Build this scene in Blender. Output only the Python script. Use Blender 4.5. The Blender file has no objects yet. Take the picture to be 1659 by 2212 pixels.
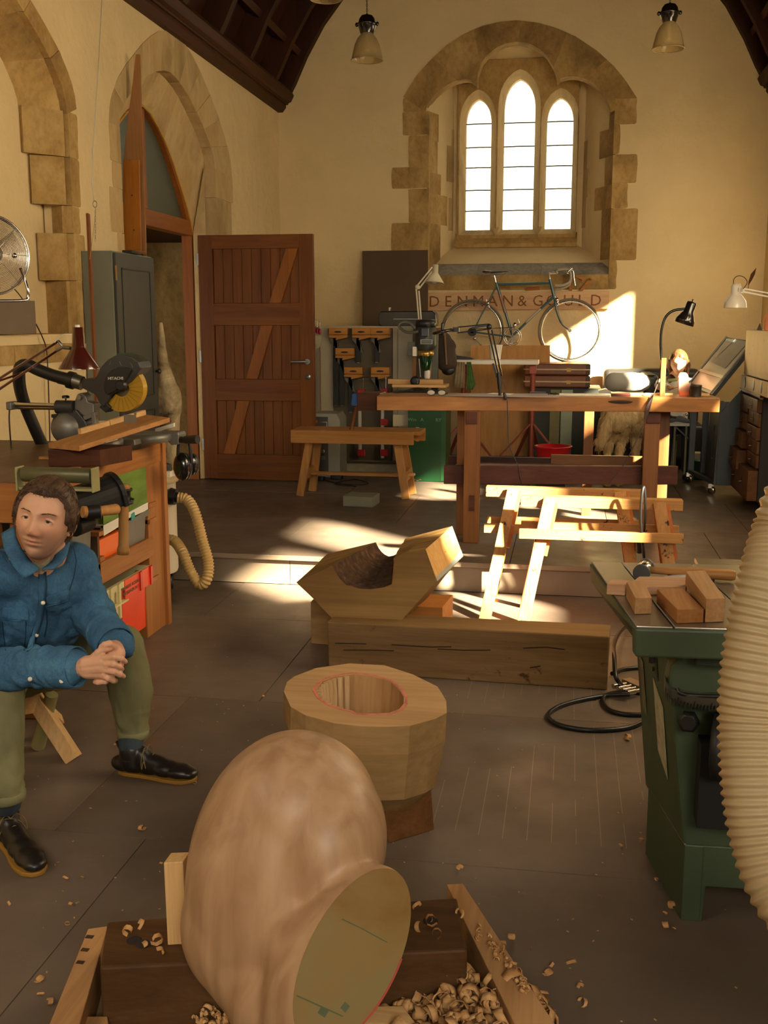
import bpy, bmesh, math, random
import numpy as np
from mathutils import Vector, Matrix, noise
from mathutils.geometry import tessellate_polygon
SC=bpy.context.scene; COL=SC.collection
random.seed(7)
# ---------------------------------------------------------------- camera
F=2300.; CX,CY=829.5,1106.; VX,VY=1230.,700.; CZ=1.55
_d=Vector((VX-CX,CY-VY,F)).normalized(); _u=Vector((0,F,-(CY-VY))).normalized()
_x=_u.cross(_d)
if _x.x<0: _x=-_x
RM=Matrix((_x,_d,_u))            # rows: world axes in camera (right,up,forward)
def ray(px,py): return RM@Vector(((px-CX)/F,-(py-CY)/F,1.0))
def P(px,py,x=None,y=None,z=None):
    """the point of a known plane of the room that was measured at (px,py) in the photograph"""
    if y is not None:      # only one of the two readings was wanted: take the other at the stage's height
        if py==0: py=800
    r=ray(px,py)
    t=(z-CZ)/r.z if z is not None else (y/r.y if y is not None else x/r.x)
    return Vector((0,0,CZ))+r*t
cd=bpy.data.cameras.new('camera'); cam=bpy.data.objects.new('camera',cd); COL.objects.link(cam)
cd.sensor_fit='HORIZONTAL'; cd.sensor_width=36; cd.lens=36*F/1659; cd.clip_start=.05
right=Vector([RM[i][0] for i in range(3)]); upv=Vector([RM[i][1] for i in range(3)]); fwd=Vector([RM[i][2] for i in range(3)])
cam.matrix_world=Matrix(((right.x,upv.x,-fwd.x,0),(right.y,upv.y,-fwd.y,0),(right.z,upv.z,-fwd.z,CZ),(0,0,0,1)))
SC.camera=cam
# ---------------------------------------------------------------- light
w=bpy.data.worlds.new('world'); SC.world=w; w.use_nodes=True
nt=w.node_tree; bg=nt.nodes['Background']; bg.inputs[0].default_value=(1,.97,.9,1); bg.inputs[1].default_value=3.2
def lamp(name,typ,loc,aim,energy,color,size=None,sy=None,**k):
    l=bpy.data.lights.new(name,typ); l.energy=energy; l.color=color
    if typ=='AREA': l.shape='RECTANGLE'; l.size=size; l.size_y=sy or size
    for a,b in k.items(): setattr(l,a,b)
    o=bpy.data.objects.new(name,l); COL.objects.link(o); o.location=loc
    o.rotation_euler=(Vector(aim)-Vector(loc)).to_track_quat('-Z','Y').to_euler(); return o
SUN=Vector((-.70,.60,-.47)).normalized()
lamp('sun','SUN',(6,0,6),Vector((6,0,6))+SUN,110,(1,.88,.64),angle=math.radians(2.8))
WARM=(1,.78,.47)
lamp('daylight_from_right_windows','AREA',(1.75,5.0,2.6),(-3,6.2,2.2),120,WARM,2.6,1.2)
lamp('daylight_from_right_window_far','AREA',(1.8,9.5,2.2),(-.4,11.0,1.1),14,(1,.80,.50),.8,.9)
lamp('rear_fill','AREA',(.9,-2.6,3.0),(-1.0,4.2,0.1),80,(1,.90,.74),3.0,1.6,spread=math.radians(105))  # added fill lamp behind the camera; no window is modelled there
lamp('rear_left_fill','AREA',(-2.6,.4,2.9),(-1.2,3.4,0.6),34,(1,.88,.70),1.2,1.0)  # added fill lamp inside the room, aimed at the seated man
vs=SC.view_settings; vs.view_transform='Standard'; vs.look='None'; vs.gamma=1; vs.use_curve_mapping=False; vs.exposure=0.0
SC.cycles.max_bounces=6; SC.cycles.diffuse_bounces=4; SC.cycles.glossy_bounces=3; SC.cycles.transparent_max_bounces=12
SC.cycles.caustics_reflective=False; SC.cycles.caustics_refractive=False
SC.cycles.sample_clamp_indirect=4
# ---------------------------------------------------------------- helpers
def lin(h):
    h=h.lstrip('#'); r=[int(h[i:i+2],16)/255 for i in (0,2,4)]
    return tuple((c/12.92 if c<=.04045 else ((c+.055)/1.055)**2.4) for c in r)+(1,)
def V(*a): return Vector(a)
class MB:
    def __init__(s): s.v=[]; s.f=[]; s.sm=[]; s.mi=[]; s.cur=0
    def add(s,vs,fs,smooth=False):
        b=len(s.v); s.v+= [tuple(p) for p in vs]
        for f in fs: s.f.append([b+i for i in f]); s.sm.append(smooth); s.mi.append(s.cur)
        return s
    def hexa(s,p):   # 8 corners: bottom 4 ccw, top 4
        return s.add(p,[(3,2,1,0),(4,5,6,7),(0,1,5,4),(1,2,6,5),(2,3,7,6),(3,0,4,7)])
    def box(s,x0,x1,y0,y1,z0,z1):
        return s.hexa([(x0,y0,z0),(x1,y0,z0),(x1,y1,z0),(x0,y1,z0),(x0,y0,z1),(x1,y0,z1),(x1,y1,z1),(x0,y1,z1)])
    def obox(s,c,size,M=None,taper=1):
        M=M or Matrix.Identity(3); c=Vector(c); a,b,d=[q/2 for q in size]
        pts=[(-a,-b,-d),(a,-b,-d),(a,b,-d),(-a,b,-d),(-a*taper,-b*taper,d),(a*taper,-b*taper,d),(a*taper,b*taper,d),(-a*taper,b*taper,d)]
        return s.hexa([c+M@Vector(q) for q in pts])
    def bar(s,p,q,w,h,up=(0,0,1)):
        p=Vector(p);q=Vector(q);d=(q-p).normalized(); up=Vector(up)
        sd=d.cross(up)
        if sd.length<1e-4: sd=d.cross(Vector((1,0,0)))
        sd.normalize(); u=sd.cross(d).normalized(); a=sd*w/2; b=u*h/2
        return s.hexa([p-a-b,p+a-b,q+a-b,q-a-b,p-a+b,p+a+b,q+a+b,q-a+b])
    def tube(s,path,r,n=10,closed=False,cap=True):
        path=[Vector(p) for p in path]; m=len(path)
        rr=r if isinstance(r,(list,tuple)) else [r]*m
        ref=None; base=len(s.v); vs=[]
        for i,p in enumerate(path):
            a=path[(i-1)%m] if (closed or i>0) else p
            b=path[(i+1)%m] if (closed or i<m-1) else p
            t=(b-a)
            t=t.normalized() if t.length>1e-9 else Vector((0,0,1))
            if ref is None:
                ref=t.orthogonal().normalized()
            ref=(ref-t*ref.dot(t))
            ref=ref.normalized() if ref.length>1e-6 else t.orthogonal().normalized()
            bn=t.cross(ref)
            for k in range(n):
                an=2*math.pi*k/n; vs.append(p+(ref*math.cos(an)+bn*math.sin(an))*rr[i])
        fs=[]
        for i in range(m if closed else m-1):
            for k in range(n):
                a=i*n+k; b=i*n+(k+1)%n; j=(i+1)%m
                fs.append((a,b,j*n+(k+1)%n,j*n+k))
        s.add(vs,fs,True)
        if cap and not closed:
            s.add(vs[:n],[tuple(range(n))[::-1]]); s.add(vs[-n:],[tuple(range(n))])
        return s
    def lathe(s,prof,M=None,n=24,cap0=True,cap1=True):
        M=M or Matrix.Identity(4); m=len(prof); vs=[]
        for r,z in prof:
            for k in range(n):
                a=2*math.pi*k/n; vs.append(M@Vector((r*math.cos(a),r*math.sin(a),z)))
        fs=[(i*n+k,i*n+(k+1)%n,(i+1)*n+(k+1)%n,(i+1)*n+k) for i in range(m-1) for k in range(n)]
        s.add(vs,fs,True)
        if cap0 and prof[0][0]>1e-6: s.add(vs[:n],[tuple(range(n))[::-1]])
        if cap1 and prof[-1][0]>1e-6: s.add(vs[-n:],[tuple(range(n))])
        return s
    def prism(s,poly,vec):
        vec=Vector(vec); n=len(poly); a=[Vector(p) for p in poly]; b=[p+vec for p in a]
        fs=[tuple(t) for t in tessellate_polygon([a])]
        s.add(a,fs); s.add(b,[t[::-1] for t in fs])
        for i in range(n):
            j=(i+1)%n; s.add([a[i],a[j],b[j],b[i]],[(0,1,2,3)])
        return s
    def plate(s,outer,holes,fn,t):
        loops=[outer]+holes; flat=[p for l in loops for p in l]
        tri=tessellate_polygon([[Vector((p[0],p[1],0)) for p in l] for l in loops])
        s.add([fn(p[0],p[1],0) for p in flat],[tuple(q) for q in tri]); s.add([fn(p[0],p[1],t) for p in flat],[tuple(q)[::-1] for q in tri])
        for l in loops:
            for i in range(len(l)):
                p=l[i];q=l[(i+1)%len(l)]
                s.add([fn(p[0],p[1],0),fn(q[0],q[1],0),fn(q[0],q[1],t),fn(p[0],p[1],t)],[(0,1,2,3)])
        return s
    def slab(s,pts,t):
        """polygon with thickness t behind it (against its normal)"""
        p=[Vector(q) for q in pts]; n=(p[1]-p[0]).cross(p[2]-p[0]).normalized()
        return s.prism(p,-n*t)
    def ball(s,c,r,n=14,m=9,M=None):
        c=Vector(c); rx,ry,rz=(r,r,r) if not isinstance(r,(tuple,list)) else r; M=M or Matrix.Identity(3)
        vs=[c+M@Vector((0,0,rz))]
        for i in range(1,m):
            t=math.pi*i/m
            for k in range(n):
                a=2*math.pi*k/n; vs.append(c+M@Vector((rx*math.sin(t)*math.cos(a),ry*math.sin(t)*math.sin(a),rz*math.cos(t))))
        vs.append(c-M@Vector((0,0,rz))); fs=[(0,1+k,1+(k+1)%n) for k in range(n)]
        for i in range(m-2):
            for k in range(n): a=1+i*n; fs.append((a+k,a+n+k,a+n+(k+1)%n,a+(k+1)%n))
        l=len(vs)-1; a=1+(m-2)*n; fs+=[(a+k,l,a+(k+1)%n) for k in range(n)]
        return s.add(vs,fs,True)
    def cap(s,p,q,r1,r2=None,n=12,flat=None):
        """closed round cone from p to q; flat=(axis vector, factor) squashes it"""
        r2=r1 if r2 is None else r2; p=Vector(p);q=Vector(q); d=q-p; L=d.length
        if L<1e-6: return s.ball(p,r1)
        Q=d.to_track_quat('Z','Y').to_matrix()
        prof=[(r1*math.sin(t),-r1*math.cos(t)) for t in [math.pi/2*i/5 for i in range(6)]]
        prof+=[(r2*math.cos(t),L+r2*math.sin(t)) for t in [math.pi/2*i/5 for i in range(6)]]
        prof[0]=(1e-4,-r1); prof[-1]=(1e-4,L+r2)
        vs=[]
        for r,z in prof:
            for k in range(n):
                a=2*math.pi*k/n; o=Q@Vector((r*math.cos(a),r*math.sin(a),0))
                if flat: ax=Vector(flat[0]).normalized(); o-=ax*o.dot(ax)*(1-flat[1])
                vs.append(p+Q@Vector((0,0,z))+o)
        m=len(prof)
        fs=[(i*n+k,i*n+(k+1)%n,(i+1)*n+(k+1)%n,(i+1)*n+k) for i in range(m-1) for k in range(n)]
        fs+=[tuple(range(n))[::-1],tuple((m-1)*n+k for k in range(n))]
        return s.add(vs,fs,True)
def tf(loc,rz=0,rx=0,ry=0): return Matrix.Translation(Vector(loc))@Matrix.Rotation(rz,4,'Z')@Matrix.Rotation(ry,4,'Y')@Matrix.Rotation(rx,4,'X')
def zto(p,d):  # matrix placing local z along d at p
    return Matrix.Translation(Vector(p))@Vector(d).to_track_quat('Z','Y').to_matrix().to_4x4()
def setp(o,label=None,cat=None,group=None,kind=None):
    if label: o['label']=label
    if cat: o['category']=cat
    if group: o['group']=group
    if kind: o['kind']=kind
    return o
def empty(name,loc,label=None,cat=None,group=None,kind=None,rz=0):
    o=bpy.data.objects.new(name,None); COL.objects.link(o); o.location=loc; o.rotation_euler=(0,0,rz); o.empty_display_size=.1
    o.matrix_world=Matrix.Translation(Vector(loc))@Matrix.Rotation(rz,4,'Z')
    return setp(o,label,cat,group,kind)
def obj(name,mb,mat,parent=None,label=None,cat=None,group=None,kind=None,bevel=0,seg=2,local=False,origin=None,auto=None,mesh=None):
    """one mesh object. Geometry is given in world space unless local=True (then in the parent's space)."""
    mw=Matrix.Identity(4)
    if parent is not None:
        q=parent
        while q is not None: mw=q['_mw_'] @ mw if False else mw; q=q.parent
        mw=WM(parent)
    if mesh is not None: me=mesh
    else:
        me=bpy.data.meshes.new(name); vs=mb.v
        if parent is not None and not local:
            inv=mw.inverted(); vs=[inv@Vector(v) for v in vs]
        if parent is None:
            if origin is None:
                a=np.array(vs); origin=Vector(((a[:,0].min()+a[:,0].max())/2,(a[:,1].min()+a[:,1].max())/2,a[:,2].min()))
            vs=[Vector(v)-Vector(origin) for v in vs]
        me.from_pydata([tuple(v) for v in vs],[],mb.f)
        me.polygons.foreach_set('use_smooth',mb.sm)
        if isinstance(mat,(list,tuple)):
            for m in mat: me.materials.append(m)
            me.polygons.foreach_set('material_index',mb.mi)
        else: me.materials.append(mat)
        bm=bmesh.new(); bm.from_mesh(me)
        if bevel: bmesh.ops.remove_doubles(bm,verts=bm.verts,dist=1e-5)
        bmesh.ops.recalc_face_normals(bm,faces=bm.faces); bm.to_mesh(me); bm.free()
    o=bpy.data.objects.new(name,me); COL.objects.link(o)
    if parent is not None: o.parent=parent
    elif origin is not None: o.location=origin
    if bevel:
        b=o.modifiers.new('bevel','BEVEL'); b.width=bevel; b.segments=seg; b.limit_method='ANGLE'; b.angle_limit=math.radians(35)
    return setp(o,label,cat,group,kind)
def WM(o):
    m=Matrix.Translation(o.location)@o.rotation_euler.to_matrix().to_4x4()
    return WM(o.parent)@m if o.parent else m
def dup(root,loc,rz=None,label=None,group=None):
    r=root.copy(); COL.objects.link(r); r.location=loc
    if rz is not None: r.rotation_euler=(0,0,rz)
    if label: r['label']=label
    if group: r['group']=group
    for ch in list(root.children):
        c=ch.copy(); COL.objects.link(c); c.parent=r
        for g in ch.children:
            e=g.copy(); COL.objects.link(e); e.parent=c
    return r
def organic(mb,name,voxel=.008,smooth=6,disp=None):
    me=bpy.data.meshes.new(name); me.from_pydata(mb.v,[],mb.f); o=bpy.data.objects.new(name,me); COL.objects.link(o)
    bm=bmesh.new(); bm.from_mesh(me); bmesh.ops.remove_doubles(bm,verts=bm.verts,dist=1e-5); bmesh.ops.recalc_face_normals(bm,faces=bm.faces); bm.to_mesh(me); bm.free()
    r=o.modifiers.new('r','REMESH'); r.mode='VOXEL'; r.voxel_size=voxel; r.use_smooth_shade=True
    if smooth:
        m=o.modifiers.new('s','SMOOTH'); m.factor=.5; m.iterations=smooth
    dg=bpy.context.evaluated_depsgraph_get(); ev=o.evaluated_get(dg); e=ev.to_mesh()
    n=len(e.vertices); co=np.empty(n*3,'f'); e.vertices.foreach_get('co',co); no=np.empty(n*3,'f'); e.vertices.foreach_get('normal',no)
    fs=[tuple(p.vertices) for p in e.polygons]
    co=co.reshape(-1,3); no=no.reshape(-1,3); ev.to_mesh_clear()
    bpy.data.objects.remove(o); bpy.data.meshes.remove(me)
    if disp: co=co+no*disp(co,no)[:,None]
    out=MB(); out.v=[tuple(map(float,c)) for c in co]; out.f=fs; out.sm=[True]*len(fs); out.mi=[0]*len(fs)
    return out
def fbm(co,scale,seed=0,stretch=(1,1,1)):
    s=Vector(stretch)*scale; off=Vector((seed*7.3,seed*3.1,seed*1.7))
    return np.array([noise.noise(Vector((c[0]*s.x,c[1]*s.y,c[2]*s.z))+off) for c in co.tolist()])
def arc(c,r,a0,a1,n,ax='xz'):
    out=[]
    for i in range(n+1):
        a=math.radians(a0+(a1-a0)*i/n); u,v=r*math.cos(a),r*math.sin(a)
        out.append({'xz':Vector((c[0]+u,c[1],c[2]+v)),'yz':Vector((c[0],c[1]+u,c[2]+v)),'xy':Vector((c[0]+u,c[1]+v,c[2]))}[ax])
    return out
def spline(pts,n=8):
    pts=[Vector(p) for p in pts]; out=[]
    for i in range(len(pts)-1):
        p0=pts[max(i-1,0)];p1=pts[i];p2=pts[i+1];p3=pts[min(i+2,len(pts)-1)]
        for k in range(n):
            t=k/n; out.append(.5*((2*p1)+(p2-p0)*t+(2*p0-5*p1+4*p2-p3)*t*t+(3*p1-p0-3*p2+p3)*t**3))
    out.append(pts[-1]); return out
# ---------------------------------------------------------------- materials
def newmat(name):
    m=bpy.data.materials.new(name); m.use_nodes=True; nt=m.node_tree; return m,nt,nt.nodes,nt.links,nt.nodes['Principled BSDF']
def coords(nt,scale=(1,1,1)):
    tc=nt.nodes.new('ShaderNodeTexCoord'); mp=nt.nodes.new('ShaderNodeMapping'); mp.inputs['Scale'].default_value=scale
    nt.links.new(tc.outputs['Object'],mp.inputs['Vector']); return mp.outputs[0]
def nz(nt,vec,scale,detail=4,rough=.55,dist=0):
    n=nt.nodes.new('ShaderNodeTexNoise'); n.inputs['Scale'].default_value=scale; n.inputs['Detail'].default_value=detail
    n.inputs['Roughness'].default_value=rough; n.inputs['Distortion'].default_value=dist; nt.links.new(vec,n.inputs['Vector']); return n.outputs['Fac']
def ramp(nt,fac,stops):
    r=nt.nodes.new('ShaderNodeValToRGB'); nt.links.new(fac,r.inputs[0]); e=r.color_ramp.elements
    while len(e)<len(stops): e.new(.5)
    for i,(p,c) in enumerate(stops): e[i].position=p; e[i].color=c if len(c)==4 else tuple(c)+(1,)
    return r.outputs[0]
def mixc(nt,fac,a,b,mode='MIX'):
    m=nt.nodes.new('ShaderNodeMix'); m.data_type='RGBA'; m.blend_type=mode
    for i,x in ((0,fac),(6,a),(7,b)):
        if hasattr(x,'is_linked') or hasattr(x,'links'): nt.links.new(x,m.inputs[i])
        else: m.inputs[i].default_value=x
    return m.outputs[2]
def bumpn(nt,h,bs,strength,dist=.01):
    b=nt.nodes.new('ShaderNodeBump'); b.inputs['Strength'].default_value=strength; b.inputs['Distance'].default_value=dist
    nt.links.new(h,b.inputs['Height']); nt.links.new(b.outputs[0],bs.inputs['Normal'])
_mc={}
def sc(c,f): return tuple(min(1,x*f) for x in c[:3])+(1,)
def pbr(name,color,rough=.6,metal=0,var=.15,vs=6,bump=.15,bs_=60,spec=.5,stretch=(1,1,1),coat=0,dirt=None):
    if name in _mc: return _mc[name]
    m,nt,N,L,b=newmat(name); c=lin(color); v=coords(nt,stretch)
    L.new(ramp(nt,nz(nt,v,vs,5),[(.3,sc(c,1-var)),(.7,sc(c,1+var))]),b.inputs['Base Color'])
    b.inputs['Roughness'].default_value=rough; b.inputs['Metallic'].default_value=metal; b.inputs['Specular IOR Level'].default_value=spec
    b.inputs['Coat Weight'].default_value=coat
    if dirt:
        src=b.inputs['Base Color'].links[0].from_socket
        mk=ramp(nt,nz(nt,v,dirt[1],6,.7),[(dirt[2],(0,0,0,1)),(dirt[2]+.06,(1,1,1,1))])
        L.new(mixc(nt,mk,src,lin(dirt[0])),b.inputs['Base Color'])
    if bump: bumpn(nt,nz(nt,v,bs_,4),b,bump,.004)
    _mc[name]=m; return m
def wood(name,c1,c2,axis=0,scale=1,rough=.5,bump=.15,contrast=(.3,.7),grain=14,rings=0,stain=None,coat=0,spec=.18):
    if name in _mc: return _mc[name]
    m,nt,N,L,b=newmat(name); s=[grain]*3; s[axis]=grain*.07; v=coords(nt,tuple(q*scale for q in s))
    n1=nz(nt,v,1.0,6,.62,.6); s2=[grain*9]*3; s2[axis]=grain*.35; v2=coords(nt,tuple(q*scale for q in s2)); n2=nz(nt,v2,1,3,.6)
    col=ramp(nt,n1,[(contrast[0],lin(c1)),(contrast[1],lin(c2))])
    fine=ramp(nt,n2,[(.35,(.80,.78,.75,1)),(.6,(1,1,1,1))]); col=mixc(nt,.75,col,fine,'MULTIPLY')
    v3=coords(nt,(1,1,1)); big=ramp(nt,nz(nt,v3,1.7,3),[(.35,(.82,.80,.78,1)),(.65,(1.0,1,1,1))]); col=mixc(nt,.8,col,big,'MULTIPLY')
    if rings:
        wv=N.new('ShaderNodeTexWave'); wv.wave_type='BANDS'; wv.bands_direction='XYZ'[(axis+1)%3]; wv.inputs['Scale'].default_value=rings; wv.inputs['Distortion'].default_value=3.5
        wv.inputs['Detail'].default_value=2; wv.inputs['Detail Scale'].default_value=.6; sv=[1,1,1]; sv[axis]=.12; L.new(coords(nt,tuple(sv)),wv.inputs['Vector'])
        col=mixc(nt,.6,col,ramp(nt,wv.outputs['Fac'],[(.2,(.72,.62,.5,1)),(.6,(1,1,1,1))]),'MULTIPLY')
    if stain:
        mk=ramp(nt,nz(nt,v3,stain[1],6,.7),[(stain[2],(0,0,0,1)),(stain[2]+.05,(1,1,1,1))]); col=mixc(nt,mk,col,lin(stain[0]))
    L.new(col,b.inputs['Base Color']); b.inputs['Roughness'].default_value=rough; b.inputs['Specular IOR Level'].default_value=spec; b.inputs['Coat Weight'].default_value=coat
    bumpn(nt,n2,b,bump,.003); _mc[name]=m; return m
def glassy(name,color,transp=.75,rough=.1):
    if name in _mc: return _mc[name]
    m,nt,N,L,b=newmat(name); t=N.new('ShaderNodeBsdfTransparent'); t.inputs[0].default_value=lin(color); mx=N.new('ShaderNodeMixShader')
    mx.inputs[0].default_value=1-transp; b.inputs['Base Color'].default_value=lin(color); b.inputs['Roughness'].default_value=rough
    L.new(t.outputs[0],mx.inputs[1]); L.new(b.outputs[0],mx.inputs[2]); L.new(mx.outputs[0],N['Material Output'].inputs[0]); _mc[name]=m; return m
def plaster(name,c):
    m,nt,N,L,b=newmat(name); v=coords(nt); c=lin(c)
    col=ramp(nt,nz(nt,v,1.3,6,.6),[(.3,sc(c,.9)),(.7,sc(c,1.05))])
    spots=ramp(nt,nz(nt,v,9,8,.75),[(.24,(.62,.5,.36,1)),(.30,(1,1,1,1))]); col=mixc(nt,.6,col,spots,'MULTIPLY')
    L.new(col,b.inputs['Base Color']); b.inputs['Roughness'].default_value=.92; b.inputs['Specular IOR Level'].default_value=.15
    a=nz(nt,v,7,6,.6); bumpn(nt,a,b,.45,.03); return m
def stonem(name,c1,c2,c3,streak=(1,1,1),mott=.6):
    m,nt,N,L,b=newmat(name); v=coords(nt,streak)
    oi=N.new('ShaderNodeObjectInfo'); ad=N.new('ShaderNodeVectorMath'); ad.operation='ADD'; cb=N.new('ShaderNodeCombineXYZ'); ml=N.new('ShaderNodeMath'); ml.operation='MULTIPLY'; ml.inputs[1].default_value=37
    L.new(oi.outputs['Random'],ml.inputs[0]); L.new(ml.outputs[0],cb.inputs[0]); L.new(ml.outputs[0],cb.inputs[2]); L.new(v,ad.inputs[0]); L.new(cb.outputs[0],ad.inputs[1]); v=ad.outputs[0]
    col=ramp(nt,nz(nt,v,2.2,7,.62,.5),[(.33,sc(lin(c1),.85)),(.5,lin(c2)),(.68,lin(c3))])
    f=ramp(nt,nz(nt,v,26,5,.7),[(.34,(.62,.55,.45,1)),(.56,(1,1,1,1))]); col=mixc(nt,mott,col,f,'MULTIPLY')
    rr=ramp(nt,oi.outputs['Random'],[(0,(.86,.84,.82,1)),(1,(1.0,1,1,1))]); col=mixc(nt,1,col,rr,'MULTIPLY')
    L.new(col,b.inputs['Base Color']); b.inputs['Roughness'].default_value=.9; b.inputs['Specular IOR Level'].default_value=.15
    bumpn(nt,nz(nt,v,24,6,.7),b,.5,.012); return m
PLAS=plaster('cream_lime_plaster','#dcc493')
STONE=stonem('honey_limestone','#94794c','#b3925a','#c7a970',(1,1,.7),.5)
STONEP=stonem('pale_limestone','#b49a6a','#cab07f','#bc9e68',(1,1,.35),.22)
METAL=pbr('grey_metal','#8c8a84',.35,.9,.08); CHROME=pbr('chrome','#c9c6c0',.15,1,.03,bump=0); BLACK=pbr('black_plastic','#1b1917',.42,0,.2,bump=.05)
BLKM=pbr('black_enamel','#14110f',.22,0,.1,bump=.02,coat=.5); WHITE=pbr('white_enamel','#e2dccb',.35,0,.05,bump=.02); DARKM=pbr('dark_cast_iron','#2b2a28',.5,.5,.2)
RUB=pbr('black_rubber','#181614',.6,0,.15,bump=.05); BRASS=pbr('brass','#a78343',.3,.9,.1)
DOORW=wood('door_pine_varnished','#5d3109','#7a4611',2,1,.42,.08,grain=9); DOORH=wood('door_pine_rail','#5d3109','#7f4a14',0,1,.42,.08,grain=9)
ROOFW=wood('dark_oak_roof','#2b160a','#43240f',2,1,.6,.2,grain=7); ROOFY=wood('dark_oak_cornice','#371d0d','#4f2c15',1,1,.55,.2,grain=7)
PINE=wood('pine','#c69a62','#dfb881',0,1,.55,.12); PINEZ=wood('pine_upright','#c69a62','#dfb881',2,1,.55,.12); PINEY=wood('pine_lengthwise','#c69a62','#dfb881',1,1,.55,.12)
# ================================================================ SETTING
XL,XR,YB,EAVE,PZ=-3.03,1.873,11.2,3.72,.185
def fL(u,v,w): return (XL-w,u,v)
def fB(u,v,w): return (u,YB+w,v)
def fR(u,v,w): return (XR+w,u,v)
def pz2(pts,y): return [(lambda q:(q.x,q.z))(P(a,b,y=y)) for a,b in pts]
def px2(pts,x): return [(lambda q:(q.y,q.z))(P(a,b,x=x)) for a,b in pts]
def resample(pl,n):
    d=[0]
    for a,b in zip(pl,pl[1:]): d.append(d[-1]+math.hypot(b[0]-a[0],b[1]-a[1]))
    out=[]
    for i in range(n+1):
        t=d[-1]*i/n; k=max(j for j in range(len(d)) if d[j]<=t+1e-9); k=min(k,len(pl)-2); u=(t-d[k])/(d[k+1]-d[k]+1e-12)
        out.append((pl[k][0]+(pl[k+1][0]-pl[k][0])*u,pl[k][1]+(pl[k+1][1]-pl[k][1])*u))
    return out
# ---- floor sheets
m,nt,N,L,b=newmat('brown_hardboard'); v=coords(nt); oi=N.new('ShaderNodeObjectInfo')
geo=N.new('ShaderNodeNewGeometry')
c=ramp(nt,nz(nt,geo.outputs['Position'],1.6,6,.6),[(.3,lin('#584c41')),(.7,lin('#736456'))])
c=mixc(nt,1,c,ramp(nt,oi.outputs['Random'],[(0,(.84,.83,.82,1)),(1,(1.08,1.06,1.05,1))]),'MULTIPLY')
sm=ramp(nt,nz(nt,geo.outputs['Position'],34,7,.8),[(.66,(0,0,0,1)),(.74,(1,1,1,1))]); c=mixc(nt,sm,c,lin('#7b6a58'))
# light scribed lines on the sheets in front of the saw bench
sx=N.new('ShaderNodeSeparateXYZ'); L.new(geo.outputs['Position'],sx.inputs[0])
def mth(op,a,bv=None,cv=None):
    q=N.new('ShaderNodeMath'); q.operation=op
    for i,x in enumerate((a,bv,cv)):
        if x is None: continue
        if isinstance(x,(int,float)): q.inputs[i].default_value=x
        else: L.new(x,q.inputs[i])
    return q.outputs[0]
wob=mth('MULTIPLY',nz(nt,geo.outputs['Position'],.7,1),.02)
fr=mth('FRACT',mth('MULTIPLY',mth('ADD',sx.outputs[0],wob),13.5)); ln=mth('LESS_THAN',fr,.03)
msk=mth('MULTIPLY',mth('MULTIPLY',mth('GREATER_THAN',sx.outputs[0],-.45),mth('LESS_THAN',sx.outputs[0],.75)),mth('MULTIPLY',mth('GREATER_THAN',sx.outputs[1],3.05),mth('LESS_THAN',sx.outputs[1],4.5)))
brk=mth('GREATER_THAN',nz(nt,geo.outputs['Position'],2.1,2),.5)
c=mixc(nt,mth('MULTIPLY',mth('MULTIPLY',ln,mth('MULTIPLY',msk,brk)),.55),c,lin('#9b8a74'))
scr=ramp(nt,nz(nt,coords(nt,(3,14,1)),2.2,7,.75,1.5),[(.62,(0,0,0,1)),(.66,(.5,.5,.5,1)),(.7,(0,0,0,1))]); c=mixc(nt,mth('MULTIPLY',scr,.35),c,lin('#8a7862'))
L.new(c,b.inputs['Base Color']); b.inputs['Specular IOR Level'].default_value=.45
L.new(ramp(nt,nz(nt,geo.outputs['Position'],5,5,.6),[(.3,(.34,)*3+(1,)),(.7,(.52,)*3+(1,))]),b.inputs['Roughness'])
bumpn(nt,nz(nt,geo.outputs['Position'],160,3),b,.12,.002); FLOOR=m
fl=empty('floor',(0,2,-.02),kind='structure')
obj('subfloor',MB().box(-3.1,3,-3,6.2,-.08,-.025),pbr('dark_joint','#15100d',.9),fl)
ys=[-3,-1.9,-.78,.44,1.65,2.87,4.09,5.31,6.07]
for i in range(len(ys)-1):
    off={4:-1.23,5:-1.53,3:-1.53,6:-1.23,7:-1.9}.get(i,-1.3); xs=[off-2.44,off,off+2.44,off+4.88]
    for a,b_ in zip(xs,xs[1:]):
        x0,x1=max(a,XL),min(b_,XR+.6)
        if x1-x0<.1: continue
        obj('floor_sheet',MB().box(x0+.002,x1-.002,ys[i]+.002,ys[i+1]-.002,-.024,random.uniform(-.0008,.0008)),FLOOR,fl)
pl=empty('floor',(0,8,0),kind='structure'); pl.name='platform'; setp(pl,'raised brown boarded stage at the far end of the room','platform')
obj('platform_core',MB().box(XL,XR,6.11,YB,0,PZ-.02),_mc['dark_joint'],pl)
for r,(y0,y1) in enumerate([(6.05,7.2),(7.2,8.42),(8.42,9.64),(9.64,YB)]):
    xs=[XL,-1.75+.6*(r%2),-.3+.6*(r%2),.92+.3*(r%2),XR]
    for a,b_ in zip(xs,xs[1:]): obj('floor_sheet',MB().box(a+.002,b_-.002,y0+.002,y1-.002,PZ-.02,PZ+random.uniform(-.0006,.0006)),FLOOR,pl)
RIS=pbr('grey_brown_paint','#857460',.5,0,.12,3,.1)
for a,b_ in ((XL,-1.62),(-1.62,-.4),(-.4,.82),(.82,XR)): obj('riser_panel',MB().box(a+.002,b_-.002,6.085,6.105,0,PZ-.024),RIS,pl)
obj('nosing',MB().box(XL,XR,6.04,6.05,PZ-.03,PZ),RIS,pl,bevel=.004)
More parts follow.
